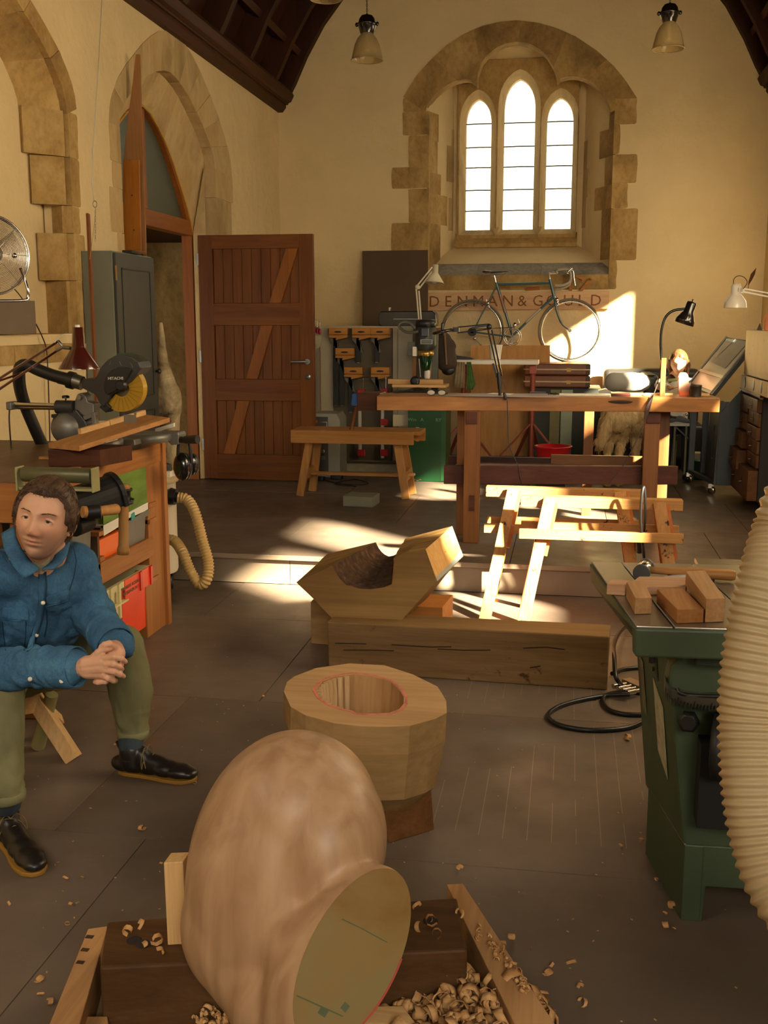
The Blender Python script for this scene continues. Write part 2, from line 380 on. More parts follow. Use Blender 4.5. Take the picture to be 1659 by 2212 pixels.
# ---- walls
AT=[(1,0),(.99,.1),(.958,.2),(.87,.36),(.76,.49),(.63,.62),(.52,.73),(.4,.83),(.27,.915),(.12,.975),(0,1)]
def archc(yc,a,zs,h,prof=AT):     # left foot -> apex -> right foot
    r=[(yc+a*t,zs+h*q) for t,q in prof]; l=[(yc-a*t,zs+h*q) for t,q in prof]
    return l+r[::-1][1:]
GT=[(1,0),(.93,.14),(.84,.29),(.72,.45),(.6,.6),(.46,.75),(.3,.88),(.14,.97),(0,1)]
A2o=archc(8.25,1.31,2.85,.89); A2a=archc(8.1,.995,2.85,.57); A2c=archc(8.0,1.05,2.30,.88,GT)
A1o=archc(4.9,1.56,2.85,.84); A1a=archc(4.9,1.43,2.80,.78); A1c=archc(4.9,1.22,2.78,.70)
wl=empty('wall_left',(XL,5,0),kind='structure')
hole2=[(y+(.02 if y>8.1 else -.02),z+.02) for y,z in A2a]; hole2=[(7.085,0.0)]+hole2+[(9.115,0.0)]
hole1=[(3.45,1.49)]+[(y+(.02 if y>4.9 else -.02),z+.02) for y,z in A1a]+[(6.35,1.49)]
obj('plaster_face',MB().plate([(-3,-.0),(7.085,0.0),(7.085,.0)]+[] if False else [(-3,-.02),(YB+.7,-.02),(YB+.7,3.95),(-3,3.95)],[[(a,b+.0) if b>0 else (a,.0) for a,b in hole2],hole1],fL,.19),PLAS,wl)
obj('recess_plaster',MB().box(XL-.26,XL-.2,3.2,6.6,1.45,3.9),PLAS,wl)
def rough(x0,x1,z0,z1,fn,t,parent,mat,front=-.007,free=(0,0),seed=None):
    """a dressed stone: its outline is slightly uneven, corners broken"""
    r_=random.Random(int((x0*7+x1*13+z0*29)*1000)); pts=[]; c=.012
    def j(a): return r_.uniform(-a,a)
    L_=x1-x0; H_=z1-z0; a0=.006 if free[0] else .0008; a1=.006 if free[1] else .0008
    c0=c if free[0] else .002; c1=c if free[1] else .002
    pts=[(x0+c0,z0),(x0+L_*.35,z0+j(.002)),(x0+L_*.7,z0+j(.002)),(x1-c1,z0),(x1+j(a1),z0+c1),(x1+j(a1),z0+H_*.35),(x1+j(a1),z0+H_*.65),(x1+j(a1),z1-c1),(x1-c1,z1),(x0+L_*.6,z1+j(.002)),(x0+L_*.3,z1+j(.002)),(x0+c0,z1),(x0+j(a0),z1-c0),(x0+j(a0),z0+H_*.6),(x0+j(a0),z0+H_*.3),(x0+j(a0),z0+c0)]
    fj=front-r_.uniform(0,.003); return obj('stone',MB().plate(pts,[],lambda u,v,w:fn(u,v,fj+w*(t-fj)),1),mat,parent,bevel=.003,seg=1)
def voussoirs(outer,inner,n,fn,t,parent,mat,sub=5,gap=.0015,front=-.006):
    o=resample(outer,n*sub); i_=resample(inner,n*sub)
    for k in range(n):
        a=o[k*sub:(k+1)*sub+1]; b=i_[k*sub:(k+1)*sub+1]; mb=MB()
        poly=a+b[::-1]; cx=sum(p[0] for p in poly)/len(poly); cy=sum(p[1] for p in poly)/len(poly)
        poly=[(p[0]+(cx-p[0])*gap*4,p[1]+(cy-p[1])*gap*4) for p in poly]
        j=random.uniform(-.0015,.0015)
        mb.plate(poly,[],lambda u,v,w:fn(u,v,front+j+w*(t-front)),1); obj('stone',mb,mat,parent,bevel=.003,seg=1)
voussoirs(A2o,A2a,12,fL,.09,wl,STONEP)
def loft(curveA,xa,curveB,xb,n,parent,mat,sub=4,name='stone',th=.05):
    a=resample(curveA,n*sub); b=resample(curveB,n*sub)
    for k in range(n):
        mb=MB()
        for s_ in range(sub):
            i=k*sub+s_
            p=[Vector((xa,a[i][0],a[i][1])),Vector((xb,b[i][0],b[i][1])),Vector((xb,b[i+1][0],b[i+1][1])),Vector((xa,a[i+1][0],a[i+1][1]))]
            cy=8.0 if xa>-3.5 and curveA is A2a else 4.9
            d=Vector((0,(p[0].y-cy)*.04,.04)); mb.hexa([p[0],p[1],p[2],p[3],p[0]+d,p[1]+d,p[2]+d,p[3]+d])
        obj(name,mb,mat,parent)
loft(A2a,XL-.085,A2c,XL-.19,12,wl,STONEP)
# door arch jamb stones : right side rows then left side rows
def rowsR(rows,yin,t,mat,side):
    for z0,z1,yo in rows:
        a,b_=(yin,yo) if side>0 else (yo,yin)
        rough(a,b_,z0+.0015,z1-.0015,fL,t,wl,mat,front=-.005,free=(0,1) if side>0 else (1,0))
rowsR([(0.19,.75,9.5),(.75,1.2,9.62),(1.2,1.7,9.5),(1.7,2.1,9.6),(2.1,2.62,9.52),(2.62,2.86,9.57)],9.095,.09,STONEP,1)
rowsR([(0.19,.7,6.95),(.7,1.3,7.02),(1.3,1.9,6.95),(1.9,2.16,7.0),(2.16,2.45,6.9),(2.45,2.62,6.96),(2.62,2.86,6.94)],7.105,.09,STONEP,-1)
for z0,z1 in ((.19,.8),(.8,1.35),(1.35,1.9),(1.9,2.32),(2.32,2.86)):
    zt=min(z1,2.5); obj('stone',MB().slab([(XL-.085,9.08,z0),(XL-.085,9.08,z1),(XL-.19,9.05,zt if z1<2.5 else 2.31),(XL-.19,9.05,z0)],-.04),STONEP,wl)
    obj('stone',MB().slab([(XL-.085,7.12,z0),(XL-.085,7.12,z1),(XL-.19,6.95,min(z1,2.31)),(XL-.19,6.95,z0)],.04),STONEP,wl)
# near arch stones
voussoirs(A1o,A1a,10,fL,.05,wl,STONE); loft(A1a,XL-.04,A1c,XL-.2,10,wl,STONE)
tooth=[((158,240),(183,338),170),]
rj=[(240,338,166,43),(338,442,171,65),(442,502,171,103),(502,605,183,83),(605,722,178,106)]
for yt,yb,xr,xl in rj:
    zt=P(145,yt,x=XL).z; zb=P(145,yb,x=XL).z; y1=P(xr,(yt+yb)/2,x=XL).y
    rough(6.335,y1,zb+.0015,zt-.0015,fL,.05,wl,STONE,front=-.005,free=(0,1))
    q=P(xl,(yt+yb)/2,x=XL-.2)
    obj('stone',MB().slab([(XL-.04,6.335,zb+.0015),(XL-.04,6.335,zt-.0015),(XL-.2,max(6.13,q.y)+.0,zt-.0015),(XL-.2,max(6.13,q.y),zb+.0015)],-.03),STONE,wl)
    if q.y<6.12: obj('stone',MB().box(XL-.22,XL-.195,q.y,6.15,zb+.0015,zt-.0015),STONE,wl,bevel=.004,seg=1)
# string course (sill of the near arch)
zs0=P(76,785,x=XL).z
for a,b_ in ((3.2,4.55),(4.55,5.52),(5.52,6.0),(6.0,6.43)):
    obj('stone',MB().prism([(XL-.22,a+.002,1.5),(XL+.012,a+.002,1.43),(XL+.012,a+.002,zs0),(XL-.22,a+.002,zs0)],(0,b_-a-.004,0)),STONE,wl)
# ---- back wall
wb=empty('wall_back',(0,YB,0),kind='structure')
O_=pz2([(872,210),(879,196),(900,163),(932,128),(965,98),(1000,75),(1040,57),(1080,47),(1118,44),(1160,49),(1200,60),(1245,80),(1290,110),(1325,142),(1350,172),(1376,212)],YB)
T_=pz2([(919,242),(924,225),(939,206),(957,190),(975,179),(992,173),(1008,171),(1020,173),(1032,188),(1030,165),(1041,134),(1054,118),(1073,103),(1092,94),(1117,90),(1145,95),(1164,105),(1180,119),(1196,145),(1203,168),(1203,182),(1211,170),(1229,165),(1247,165),(1265,171),(1283,181),(1305,203),(1318,231),(1319,243)],YB)
T2=[(p[0],p[1]) for p in T_]
mid=[((a[0]+b_[0])/2,(a[1]+b_[1])/2) for a,b_ in zip(resample(O_,28),resample(T_,28))]
xl0,xr0,zsill=P(925,592,y=YB).x,P(1315,592,y=YB).x,2.045
hole=[(xl0-.02,zsill-.08),(xl0-.02,T_[0][1])]+[m_ for m_ in mid[1:-1] if m_[1]>3.84]+[(xr0+.02,T_[-1][1]),(xr0+.02,zsill-.08)]
obj('plaster_face',MB().plate([(XL-.3,-.02),(XR+.3,-.02),(XR+.3,5.6),(XL-.3,5.6)],[hole],fB,.1),PLAS,wb)
# arch head: six voussoirs; the trefoil follows their inner edge
def vs_back(n=6,sub=10):
    o=resample(O_,n*sub); i_=resample(T_,n*sub)
    for k in range(n):
        mb=MB()
        for q in range(sub):
            i=k*sub+q; mb.plate([o[i],o[i+1],i_[i+1],i_[i]],[],lambda u,v,w:fB(u,v,-.008+w*.168),1)
        obj('stone',mb,STONE,wb)
vs_back()
lj=[(212,242,872),(242,293,870),(293,362,883),(362,408,846),(408,482,884),(482,592,846)]
for yt,yb,xo in lj:
    a=P(xo,yt,y=YB); c_=P(xo,yb,y=YB); rough(a.x,xl0 if yt>=242 else T_[0][0],c_.z+.0015,a.z-.0015,fB,.16,wb,STONE,free=(1,0))
rj2=[(212,268,1376),(268,333,1340),(333,395,1377),(395,450,1357),(450,562,1378),(562,625,1333)]
for yt,yb,xo in rj2:
    a=P(xo,yt,y=YB); c_=P(xo,yb,y=YB); x0=xr0
    rough(x0,a.x,c_.z+.0015,a.z-.0015,fB,.16,wb,STONE,free=(0,1))
for a,b_ in ((925,1020),(1020,1140),(1140,1333)):
    A=P(a,592,y=YB); B=P(b_,625,y=YB); obj('stone',MB().box(A.x+.001,min(B.x,xr0)-.001,YB-.006,YB+.1,1.895,zsill),STONE,wb,bevel=.003,seg=1)
# recess: splayed sides, top and sloping sill
YR=11.75; RL,RR=P(985,400,y=YR).x,P(1250,400,y=YR).x; zr=P(1113,531,y=YR).z
WPL=PLAS
obj('reveal_plaster',MB().slab([(xl0-.03,YB+.07,zsill-.1),(xl0-.03,YB+.07,4.4),(RL,YR+.1,4.4),(RL,YR+.1,zsill-.1)],-.05),WPL,wb)
obj('reveal_plaster',MB().slab([(xr0+.03,YB+.07,zsill-.1),(RR,YR+.1,zsill-.1),(RR,YR+.1,4.4),(xr0+.03,YB+.07,4.4)],-.05),WPL,wb)
obj('reveal_plaster',MB().slab([(xl0-.2,YB+.14,4.42),(xr0+.2,YB+.14,4.42),(RR+.1,YR+.1,4.2),(RL-.1,YR+.1,4.2)],-.05),WPL,wb)
obj('sill_plaster',MB().slab([(xl0-.0,YB+.22,2.17),(xr0,YB+.22,2.17),(RR,YR,zr),(RL,YR,zr)],.06),WPL,wb)
for a,b_ in ((xl0,-.95),(-.95,-.3),(-.3,xr0)): obj('sill_stone',MB().slab([(a+.001,YB-.004,zsill),(b_-.001,YB-.004,zsill),(b_-.001,YB+.22,2.172),(a+.001,YB+.22,2.172)],.08),stonem('grey_sill_stone_%d'%int(a*100+900),'#8b8578','#9c9586','#a89f8c') if a==xl0 else bpy.data.materials['grey_sill_stone_%d'%int(xl0*100+900)],wb)
# stones on the splayed reveals
def onL(t,z): return (xl0+(RL-xl0)*t+.004,YB+.1+(YR-YB)*t,z)
def onR(t,z): return (xr0+(RR-xr0)*t-.004,YB+.1+(YR-YB)*t,z)
for yt,yb,t in ((242,302,.28),(302,372,.25),(372,417,.38),(417,482,.62),(482,592,.38)):
    zt,zb=P(930,yt,y=11.3).z,P(930,yb,y=11.3).z
    obj('stone',MB().slab([onL(-.1,zb),onL(-.1,zt),onL(t,zt),onL(t,zb)],-.006) ,STONE,wb)
for yt,yb,t in ((235,277,.12),(277,337,.38),(337,400,.2),(400,450,.48),(450,560,.25)):
    zt,zb=P(1300,yt,y=11.3).z,P(1300,yb,y=11.3).z
    obj('stone',MB().slab([onR(-.1,zb),onR(t,zb),onR(t,zt),onR(-.1,zt)],-.006),STONE,wb)
for yt,yb,t in ((275,312,.78),(312,390,.62),(390,425,.83),(425,496,.7)):
    zt,zb=P(980,yt,y=11.6).z,P(980,yb,y=11.6).z
    obj('stone',MB().slab([onL(t,zb),onL(t,zt),onL(.93,zt),onL(.93,zb)],-.006),STONEP,wb)
for yt,yb,t in ((300,362,.75),(362,425,.7),(425,490,.74)):
    zt,zb=P(1255,yt,y=11.6).z,P(1255,yb,y=11.6).z
    obj('stone',MB().slab([onR(t,zb),onR(.93,zb),onR(.93,zt),onR(t,zt)],-.006),STONEP,wb)
obj('rear_plaster',MB().plate([(RL-.1,2.0),(RR+.1,2.0),(RR+.1,4.6),(RL-.1,4.6)],[[(RL+.04,2.4),(RR-.04,2.4),(RR-.04,4.12),(RL+.04,4.12)]],lambda u,v,w:(u,YR+.02+w,v),.1),WPL,wb)
# ---- window 1: stone tracery with three lancets
wn=empty('window_1',(-.6,YR,2.3),kind='structure')
def lancet(x0,x1,zb,zs,za,g=0,n=8):
    xc=(x0+x1)/2; a=(x1-x0)/2+g; h=za-zs+g*1.3; GP=[(math.cos(math.radians(90*i/n))**.9 if i<n else 0,math.sin(math.radians(90*i/n))) for i in range(n+1)]
    GP=[(1,0),(.99,.14),(.95,.32),(.87,.5),(.74,.66),(.55,.81),(.3,.93),(.12,.98),(0,1)]
    l=[(xc-a*t,zs+h*q) for t,q in GP]; r=[(xc+a*t,zs+h*q) for t,q in GP][::-1][1:]
    return [(xc-a,zb-g)]+l+r+[(xc+a,zb-g)]
zb=2.545; LZ=[(-1.141,-.873,3.62,3.885),(-.74,-.417,3.76,4.07),(-.291,-.02,3.62,3.87)]
big=[lancet(a,b_,zb,s_,t,.058) for a,b_,s_,t in LZ]; small=[lancet(a,b_,zb,s_,t,0) for a,b_,s_,t in LZ]
outer=[(RL+.02,zb-.12),(RR-.02,zb-.12),(RR-.02,4.02),(-.12,4.02),(-.12,4.25),(-1.02,4.25),(-1.02,4.02),(RL+.02,4.02)]
obj('tracery',MB().plate(outer,big,lambda u,v,w:(u,YR-.04+w,v),.05),STONE,wn)
mb=MB()
for B_,S_ in zip(big,small):
    n=len(B_)
    for i in range(n):
        j=(i+1)%n; mb.add([(B_[i][0],YR-.04,B_[i][1]),(B_[j][0],YR-.04,B_[j][1]),(S_[j][0],YR+.06,S_[j][1]),(S_[i][0],YR+.06,S_[i][1])],[(0,1,2,3)])
        mb.add([(S_[i][0],YR+.06,S_[i][1]),(S_[j][0],YR+.06,S_[j][1]),(S_[j][0],YR+.12,S_[j][1]),(S_[i][0],YR+.12,S_[i][1])],[(0,1,2,3)])
obj('chamfer_moulding',mb,STONEP,wn)
mb=MB().plate([(RL-.1,2.2),(RR+.1,2.2),(RR+.1,4.6),(RL-.1,4.6)],small,lambda u,v,w:(u,YR+.115+w,v),.03); obj('outer_stone',mb,STONE,wn)
obj('window_sill',MB().prism([(RL,YR+.06,zb-.0),(RL,YR-.1,zr+.02),(RL,YR-.1,zr-.02),(RL,YR+.06,zr-.02)],(RR-RL,0,0)),STONE,wn)
for x in ((-.873-.74)/2,(-.417-.291)/2):   # little stops under the mullions
    obj('mullion_stop',MB().add([(x-.04,YR-.03,zb+.02),(x+.04,YR-.03,zb+.02),(x,YR-.09,zb-.06),(x,YR-.03,zb-.09)],[(0,1,2),(0,2,3),(1,3,2)]),STONEP,wn)
PANE=glassy('clear_leaded_glass','#fbfaf0',.96,.05); LEAD=pbr('lead','#4a4436',.6,.3)
for (a,b_,s_,t) in LZ:
    zz=[zb]+[P(1113,py,y=YR+.08).z for py in (455,410,361,317,266)]+[t]
    full=lancet(a,b_,zb,s_,t,0)
    for k in range(len(zz)-1):
        z0,z1=zz[k],zz[k+1]
        if k<5: poly=[(a,z0),(b_,z0),(b_,z1),(a,z1)] if z1<=s_ else [(a,z0),(b_,z0),(b_,s_),(b_-.02,z1),(a+.02,z1),(a,s_)]
        else: poly=[(a+.003,z0)]+[p for p in full if p[1]>z0+.01]+[(b_-.003,z0)]
        obj('pane',MB().plate(poly,[],lambda u,v,w:(u,YR+.08+w,v),.004),PANE,wn)
        if k: obj('lead_bar',MB().tube([(a,YR+.075,z0),((a+b_)/2,YR+.073,z0+.002),(b_,YR+.075,z0)],.0065,6),LEAD,wn)
    mb=MB(); 
    for q in range(-14,16):
        for sgn in (1,-1):
            pts=[]
            x=a; z=zb+q*.1
            z2=z+sgn*(b_-a)*1.35
            lo,hi=zb,zz[4]
            p=Vector((a,0,z)); r_=Vector((b_,0,z2))
            t0,t1=0,1; dz=r_.z-p.z
            ta,tb=(lo-p.z)/dz,(hi-p.z)/dz
            if ta>tb: ta,tb=tb,ta
            t0=max(0,ta); t1=min(1,tb)
            if t1-t0>.05: mb.tube([p+(r_-p)*t0+V(0,YR+.078,0),p+(r_-p)*t1+V(0,YR+.078,0)],.0012,4)
    obj('lead_lattice',mb,LEAD,wn,kind='stuff')
# ---- right wall, unseen; its window openings are shaped and placed to throw the sun patches
wr=empty('wall_right',(XR,5,0),kind='structure')
def rect(a,b_,c_,d_): return [(a,c_),(b_,c_),(b_,d_),(a,d_)]
SUN_HOLES=[rect(2.68,3.2,2.1,2.6),rect(3.4,4.16,1.3,2.65),rect(5.85,6.5,1.15,1.80),rect(5.45,6.66,1.98,2.32),rect(9.25,10.1,1.9,2.8),rect(8.7,9.2,1.5,2.1)]  # openings cut back along the sun's path from the spots to be lit
obj('plaster_face',MB().plate([(1.0,-.02),(YB,-.02),(YB,3.95),(1.0,3.95)],SUN_HOLES,fR,.12),PLAS,wr)
for k,h in enumerate(SUN_HOLES):
    wd=empty('window_%d'%(k+2),(XR,h[0][0],h[0][1]),kind='structure'); fr_=MB()
    obj('frame',MB().plate([(h[0][0]-.04,h[0][1]-.04),(h[1][0]+.04,h[1][1]-.04),(h[2][0]+.04,h[2][1]+.04),(h[3][0]-.04,h[3][1]+.04)],[h],lambda u,v,w:(XR+.12+w,u,v),.04),STONE,wd)
obj('wall_right_near',MB().box(2.45,2.57,-3,1.05,-.02,3.95),PLAS,None,kind='structure')
obj('wall_right_return',MB().box(XR,2.57,1.0,1.12,-.02,3.95),PLAS,None,kind='structure')
obj('wall_front',MB().box(XL-.2,2.57,-3.1,-3,-.02,5.8),PLAS,None,kind='structure')
# ---- roof: moulded cornice, curved ribs and boarding
ce=empty('ceiling',(0,6,EAVE),kind='structure')
prof=[(-2.96,3.74),(-2.83,3.97),(-2.71,4.22),(-2.53,4.52),(-2.31,4.79),(-1.9,5.12),(-1.3,5.36),(-.58,5.46)]
xc=(XL+XR)/2; right_=[(2*xc-x,z) for x,z in prof][::-1][1:]; full=prof+right_
for s_ in (0,1):
    pr=full[:len(prof)] if s_==0 else full[len(prof)-1:]
    segs=list(zip(pr,pr[1:]))
    for (a,b_) in segs:    # boards run between the ribs, a hand behind their faces
        d=Vector((b_[0]-a[0],0,b_[1]-a[1])); nrm=Vector((-d.z,0,d.x)).normalized()
        if nrm.z<0: nrm=-nrm
        o=nrm*.2; mb=MB(); y=-3
        obj('roof_boarding',MB().hexa([Vector((a[0],-3,a[1]))+o,Vector((b_[0],-3,b_[1]))+o,Vector((b_[0],YB,b_[1]))+o,Vector((a[0],YB,a[1]))+o]+[q+nrm*.03 for q in [Vector((a[0],-3,a[1]))+o,Vector((b_[0],-3,b_[1]))+o,Vector((b_[0],YB,b_[1]))+o,Vector((a[0],YB,a[1]))+o]]),ROOFW,ce)
def rib(y,w,depth,x0=0):
    mb=MB(); n=len(full)
    for a,b_ in zip(full,full[1:]):
        def off(p): 
            v=Vector((p[0]-xc,0,(p[1]-3.2)*1.0)).normalized(); return Vector((p[0],0,p[1]))+v*depth
        A,B=Vector((a[0],0,a[1])),Vector((b_[0],0,b_[1])); A2,B2=off(a),off(b_)
        mb.hexa([A+V(0,y,0),B+V(0,y,0),B+V(0,y+w,0),A+V(0,y+w,0),A2+V(0,y,0),B2+V(0,y,0),B2+V(0,y+w,0),A2+V(0,y+w,0)])
    return mb
obj('roof_rib',rib(YB-.1,.1,.2),ROOFW,ce)
obj('roof_sun_shield',MB().prism([(XL-.2,-3,3.93),(XL-.2,-3,4.6),(xc,-3,6.3),(XR+.9,-3,4.6),(XR+.9,-3,3.93),(XR+.85,-3,3.93),(XR+.85,-3,4.5),(xc,-3,6.2),(XL-.15,-3,4.5),(XL-.15,-3,3.93)],(0,15.2,0)),ROOFW,ce)  # unseen outer shell, added to stop sun leaking past the boarding
obj('roof_gable',MB().prism([(XL-.2,YB+.1,3.9),(XL-.2,YB+.1,4.6),(xc,YB+.1,6.3),(XR+.9,YB+.1,4.6),(XR+.9,YB+.1,3.9)],(0,.05,0)),PLAS,ce) if False else None
y=10.55
while y>3: obj('roof_rafter',rib(y,.09,.2) ,ROOFW,ce); y-=.85
k=0
for j in (2,4):
    for side in (1,-1):
        x,z=full[j] if side>0 else full[-1-j]; v=Vector((x-xc,0,z-3.2)).normalized()
        obj('purlin',MB().bar(Vector((x,0,z))+v*.12,Vector((x,YB-.1,z))+v*.12,.06,.12,up=v),ROOFY,ce)
for side in (1,-1):
    def X(x): return xc+(x-xc)*side
    obj('cornice',MB().prism([(X(XL),-3,3.70),(X(XL+.05),-3,3.70),(X(XL+.085),-3,3.745),(X(XL+.085),-3,3.775),(X(XL+.14),-3,3.80),(X(XL+.17),-3,3.86),(X(XL+.15),-3,3.90),(X(XL),-3,3.90)],(0,3+YB,0)),ROOFY,ce)
    obj('cornice_bead',MB().tube([(X(XL+.098),-3,3.782),(X(XL+.098),YB,3.782)],.012,8),ROOFY,ce)
# the arched brace that springs from the cornice
br=[P(523,128,y=10.2),P(538,100,y=10.2),P(560,50,y=10.15),P(572,10,y=10.1),P(585,-40,y=10.05)]
mb=MB()
for a,b_ in zip(br,br[1:]): mb.bar(a,b_+(b_-a)*.02,.05,.09,up=(0,1,0))
obj('roof_brace',mb,wood('brace_oak','#4a2710','#62361a',2,1,.5),ce)
# ---- porch beyond the open door
po=empty('wall_porch',(-4,9,0),kind='structure')
for i in range(6):
    for j in range(4):
        z0=.1+i*.42; y0=6.5+j*.95+(i%2)*.4; obj('stone',MB().box(-4.15,-4.0,y0+.003,y0+.94,z0+.003,z0+.417),STONE,po,bevel=.004,seg=1)
obj('porch_ceiling',MB().box(-4.2,XL-.19,6.4,10.8,2.31,2.34),ROOFY,po)
obj('porch_end',MB().box(-4.2,XL-.19,9.9,10.0,0,2.6),STONE,po)
obj('porch_floor',MB().box(-4.2,XL,6.4,10.8,.1,PZ-.002),FLOOR,po)
# ---- door 1
XF=XL-.19; HY=9.07
fr=empty('door_1',(XF,HY,PZ),kind='structure')
FR=wood('door_frame_pine','#8a4e1f','#a5652e',2,1,.4,.08,grain=9); FRY=wood('door_frame_pine_y','#8a4e1f','#a5652e',1,1,.4,.08,grain=9)
wf=empty('window_8',(XF,8,2.3),kind='structure')
C_=A2c; Ci=[(8.0+(y-8.0)*.87,2.40+(z-2.30)*.86) for y,z in C_]
mb=MB(); o=resample(C_,36); i_=resample(Ci,36)
for k in range(36): mb.plate([o[k],o[k+1],i_[k+1],i_[k]],[],lambda u,v,w:(XF-w,u,v),.08)
obj('arched_frame',mb,FR,wf)
mb=MB(); i2=[(8.0+(y-8.0)*1.0,z) for y,z in C_]
obj('yellow_draught_strip',MB().tube([(XF+.004,a,b_) for a,b_ in [(8.0+(y-8.0)*.99,2.3+(z-2.3)*.985) for y,z in C_]],.008,6),pbr('ochre_strip','#b98a2e',.5),wf)
obj('transom_rail',MB().box(XF-.09,XF+.005,6.98,9.03,2.295,2.42),FRY,wf,bevel=.005)
obj('mullion',MB().box(XF-.085,XF+.004,7.94,8.03,2.42,3.15),FR,wf,bevel=.004)
GL=glassy('dusty_window_glass','#5d6455',.25,.25)
for sgn in (1,-1):
    poly=[p for p in Ci if (p[0]-8.0)*sgn>=-1e-6]; poly=[p if abs(p[0]-8)>.01 else (8.0,p[1]) for p in poly]; poly=poly+[(8.0,2.40)] if sgn<0 else [(8.0,2.40)]+poly
    obj('pane',MB().plate(poly,[],lambda u,v,w:(XF-.045-w,u,v),.005),GL,wf)
for y in (9.0,7.9,6.97): obj('door_post',MB().box(XF-.09,XF,y,y+.06,PZ,2.3),FR if y>8.5 else DOORW,fr)
# leaf (seen open, across the corner)
LX0,LX1,LY=-3.17,-2.155,9.01; LZ0,LZ1=PZ+.008,2.3
Wd=LX1-LX0
def u(f): return LX0+Wd*f
def zpx(py): return P(545,py,y=LY).z
stile=.125
obj('stile',MB().box(LX0,LX0+stile,LY,LY+.05,LZ0,LZ1),DOORW,fr,bevel=.004); obj('stile',MB().box(LX1-stile,LX1,LY,LY+.05,LZ0,LZ1),DOORW,fr,bevel=.004)
rails=[(LZ0,zpx(982)),(zpx(866),zpx(819)),(zpx(703),zpx(655)),(zpx(537),LZ1)]
for a,b_ in rails: obj('rail',MB().box(LX0+stile-.002,LX1-stile+.002,LY,LY+.05,a,b_),DOORH,fr,bevel=.004)
BRC=wood('door_brace_pine','#7a4510','#95591a',2,1,.42,.08,grain=9); x0,x1=LX0+stile,LX1-stile; pans=[(rails[0][1],rails[1][0],0),(rails[1][1],rails[2][0],1),(rails[2][1],rails[3][0],2)]
for a,b_,k in pans:
    nb=9; wv=(x1-x0)/nb
    for j in range(nb): obj('plank',MB().box(x0+j*wv+.001,x0+(j+1)*wv-.001,LY+.024,LY+.044,a-.005,b_+.005),DOORW,fr,bevel=.004,seg=1)
    e0,e1=[(0.0,.20),(.33,.49),(.65,.83)][k]; f0,f1=e0+(x1-x0)*0,0
    xb0=x0+(x1-x0)*[.07,.36,.65][k]; xb1=x0+(x1-x0)*[.26,.55,.855][k]; w_=(x1-x0)*.138
    obj('brace',MB().prism([(xb0,LY+.003,a),(xb0+w_,LY+.003,a),(xb1+w_ if k<2 else min(xb1+w_,x1),LY+.003,b_),(xb1,LY+.003,b_)],(0,.022,0)),BRC,fr,bevel=.004)
hx,hz=P(655,781,y=LY).x,P(655,781,y=LY).z
hd=obj('door_handle',MB().lathe([(.027,0),(.027,.008),(.024,.012)],zto((LX1-.058,LY,hz),(0,-1,0))).tube([(LX1-.058,LY,hz),(LX1-.058,LY-.045,hz),(LX1-.075,LY-.055,hz),(LX1-.19,LY-.055,hz)],.0095,10),METAL,fr)
obj('lock_rose',MB().lathe([(.026,0),(.026,.008),(.022,.012),(.008,.012),(.006,.02)],zto((LX1-.055,LY,P(655,814,y=LY).z),(0,-1,0))),METAL,fr)
for z in (P(420,560,y=LY).z,P(420,770,y=LY).z,.5): obj('hinge',MB().box(LX0-.012,LX0+.004,LY-.006,LY+.02,z-.05,z+.05),METAL,fr)
# skirting stone behind the clamp partition is hidden; small plinth
# ================================================================ LEFT SIDE
BO=wood('orange_pine_bench','#935a2b','#b87c45',1,1,.5,.12,grain=8); BOZ=wood('orange_pine_bench_upright','#935a2b','#b87c45',2,1,.5,.12,grain=8); BOX_=wood('orange_pine_bench_cross','#935a2b','#b87c45',0,1,.5,.12,grain=8)
TOPW=wood('worn_bench_top','#5b4431','#7a6048',1,1,.45,.1,grain=6)
def text(s,size,mat,parent,M,name='lettering',ext=.0006,font_bold=False,align='CENTER'):
    cu=bpy.data.curves.new(name,'FONT'); cu.body=s; cu.size=size; cu.extrude=ext; cu.align_x=align; cu.align_y='CENTER'; cu.resolution_u=2
    o=bpy.data.objects.new(name,cu); COL.objects.link(o); dg=bpy.context.evaluated_depsgraph_get(); me=bpy.data.meshes.new_from_object(o.evaluated_get(dg)); bpy.data.objects.remove(o)
    me.materials.clear(); me.materials.append(mat); inv=(WM(parent).inverted() if parent else Matrix.Identity(4)); me.transform(inv@M); me.name=name
    return obj(name,None,mat,parent,mesh=me)
def facing(p,nx,up=(0,0,1)):   # text plane matrix with normal nx
    n=Vector(nx).normalized(); u=Vector(up); x=u.cross(n).normalized(); u=n.cross(x)
    return Matrix(((x.x,u.x,n.x,p[0]),(x.y,u.y,n.y,p[1]),(x.z,u.z,n.z,p[2]),(0,0,0,1)))
BX=-2.03; BY0,BY1=3.74,5.14
be=empty('workbench',(-2.5,4.4,0),'orange pine workbench with dark worn top and green side panel against the left wall','workbench')
obj('bench_top',MB().box(XL+.01,BX-.03,BY0+.02,BY1,.925,.952),TOPW,be,bevel=.004)
obj('top_rail',MB().box(BX-.04,BX,BY0,BY1,.86,.953),BO,be,bevel=.004)
obj('front_rail',MB().box(XL+.01,BX-.0,BY0-.04,BY0,.80,.95),BOX_,be,bevel=.004)
obj('front_rail',MB().box(XL+.01,BX-.12,BY0-.02,BY0+.02,.70,.80),BOX_,be,bevel=.004)
obj('leg',MB().prism([(BX-.08,4.93,.86),(BX-.08,5.12,.86),(BX-.08,5.12,0),(BX-.08,4.87,0),(BX-.08,4.87,.3),(BX-.08,4.93,.34)],(.075,0,0)),BOZ,be,bevel=.003)
obj('leg_edge',MB().box(BX-.09,BX+.012,5.115,5.16,.0,.955),BOZ,be,bevel=.002)
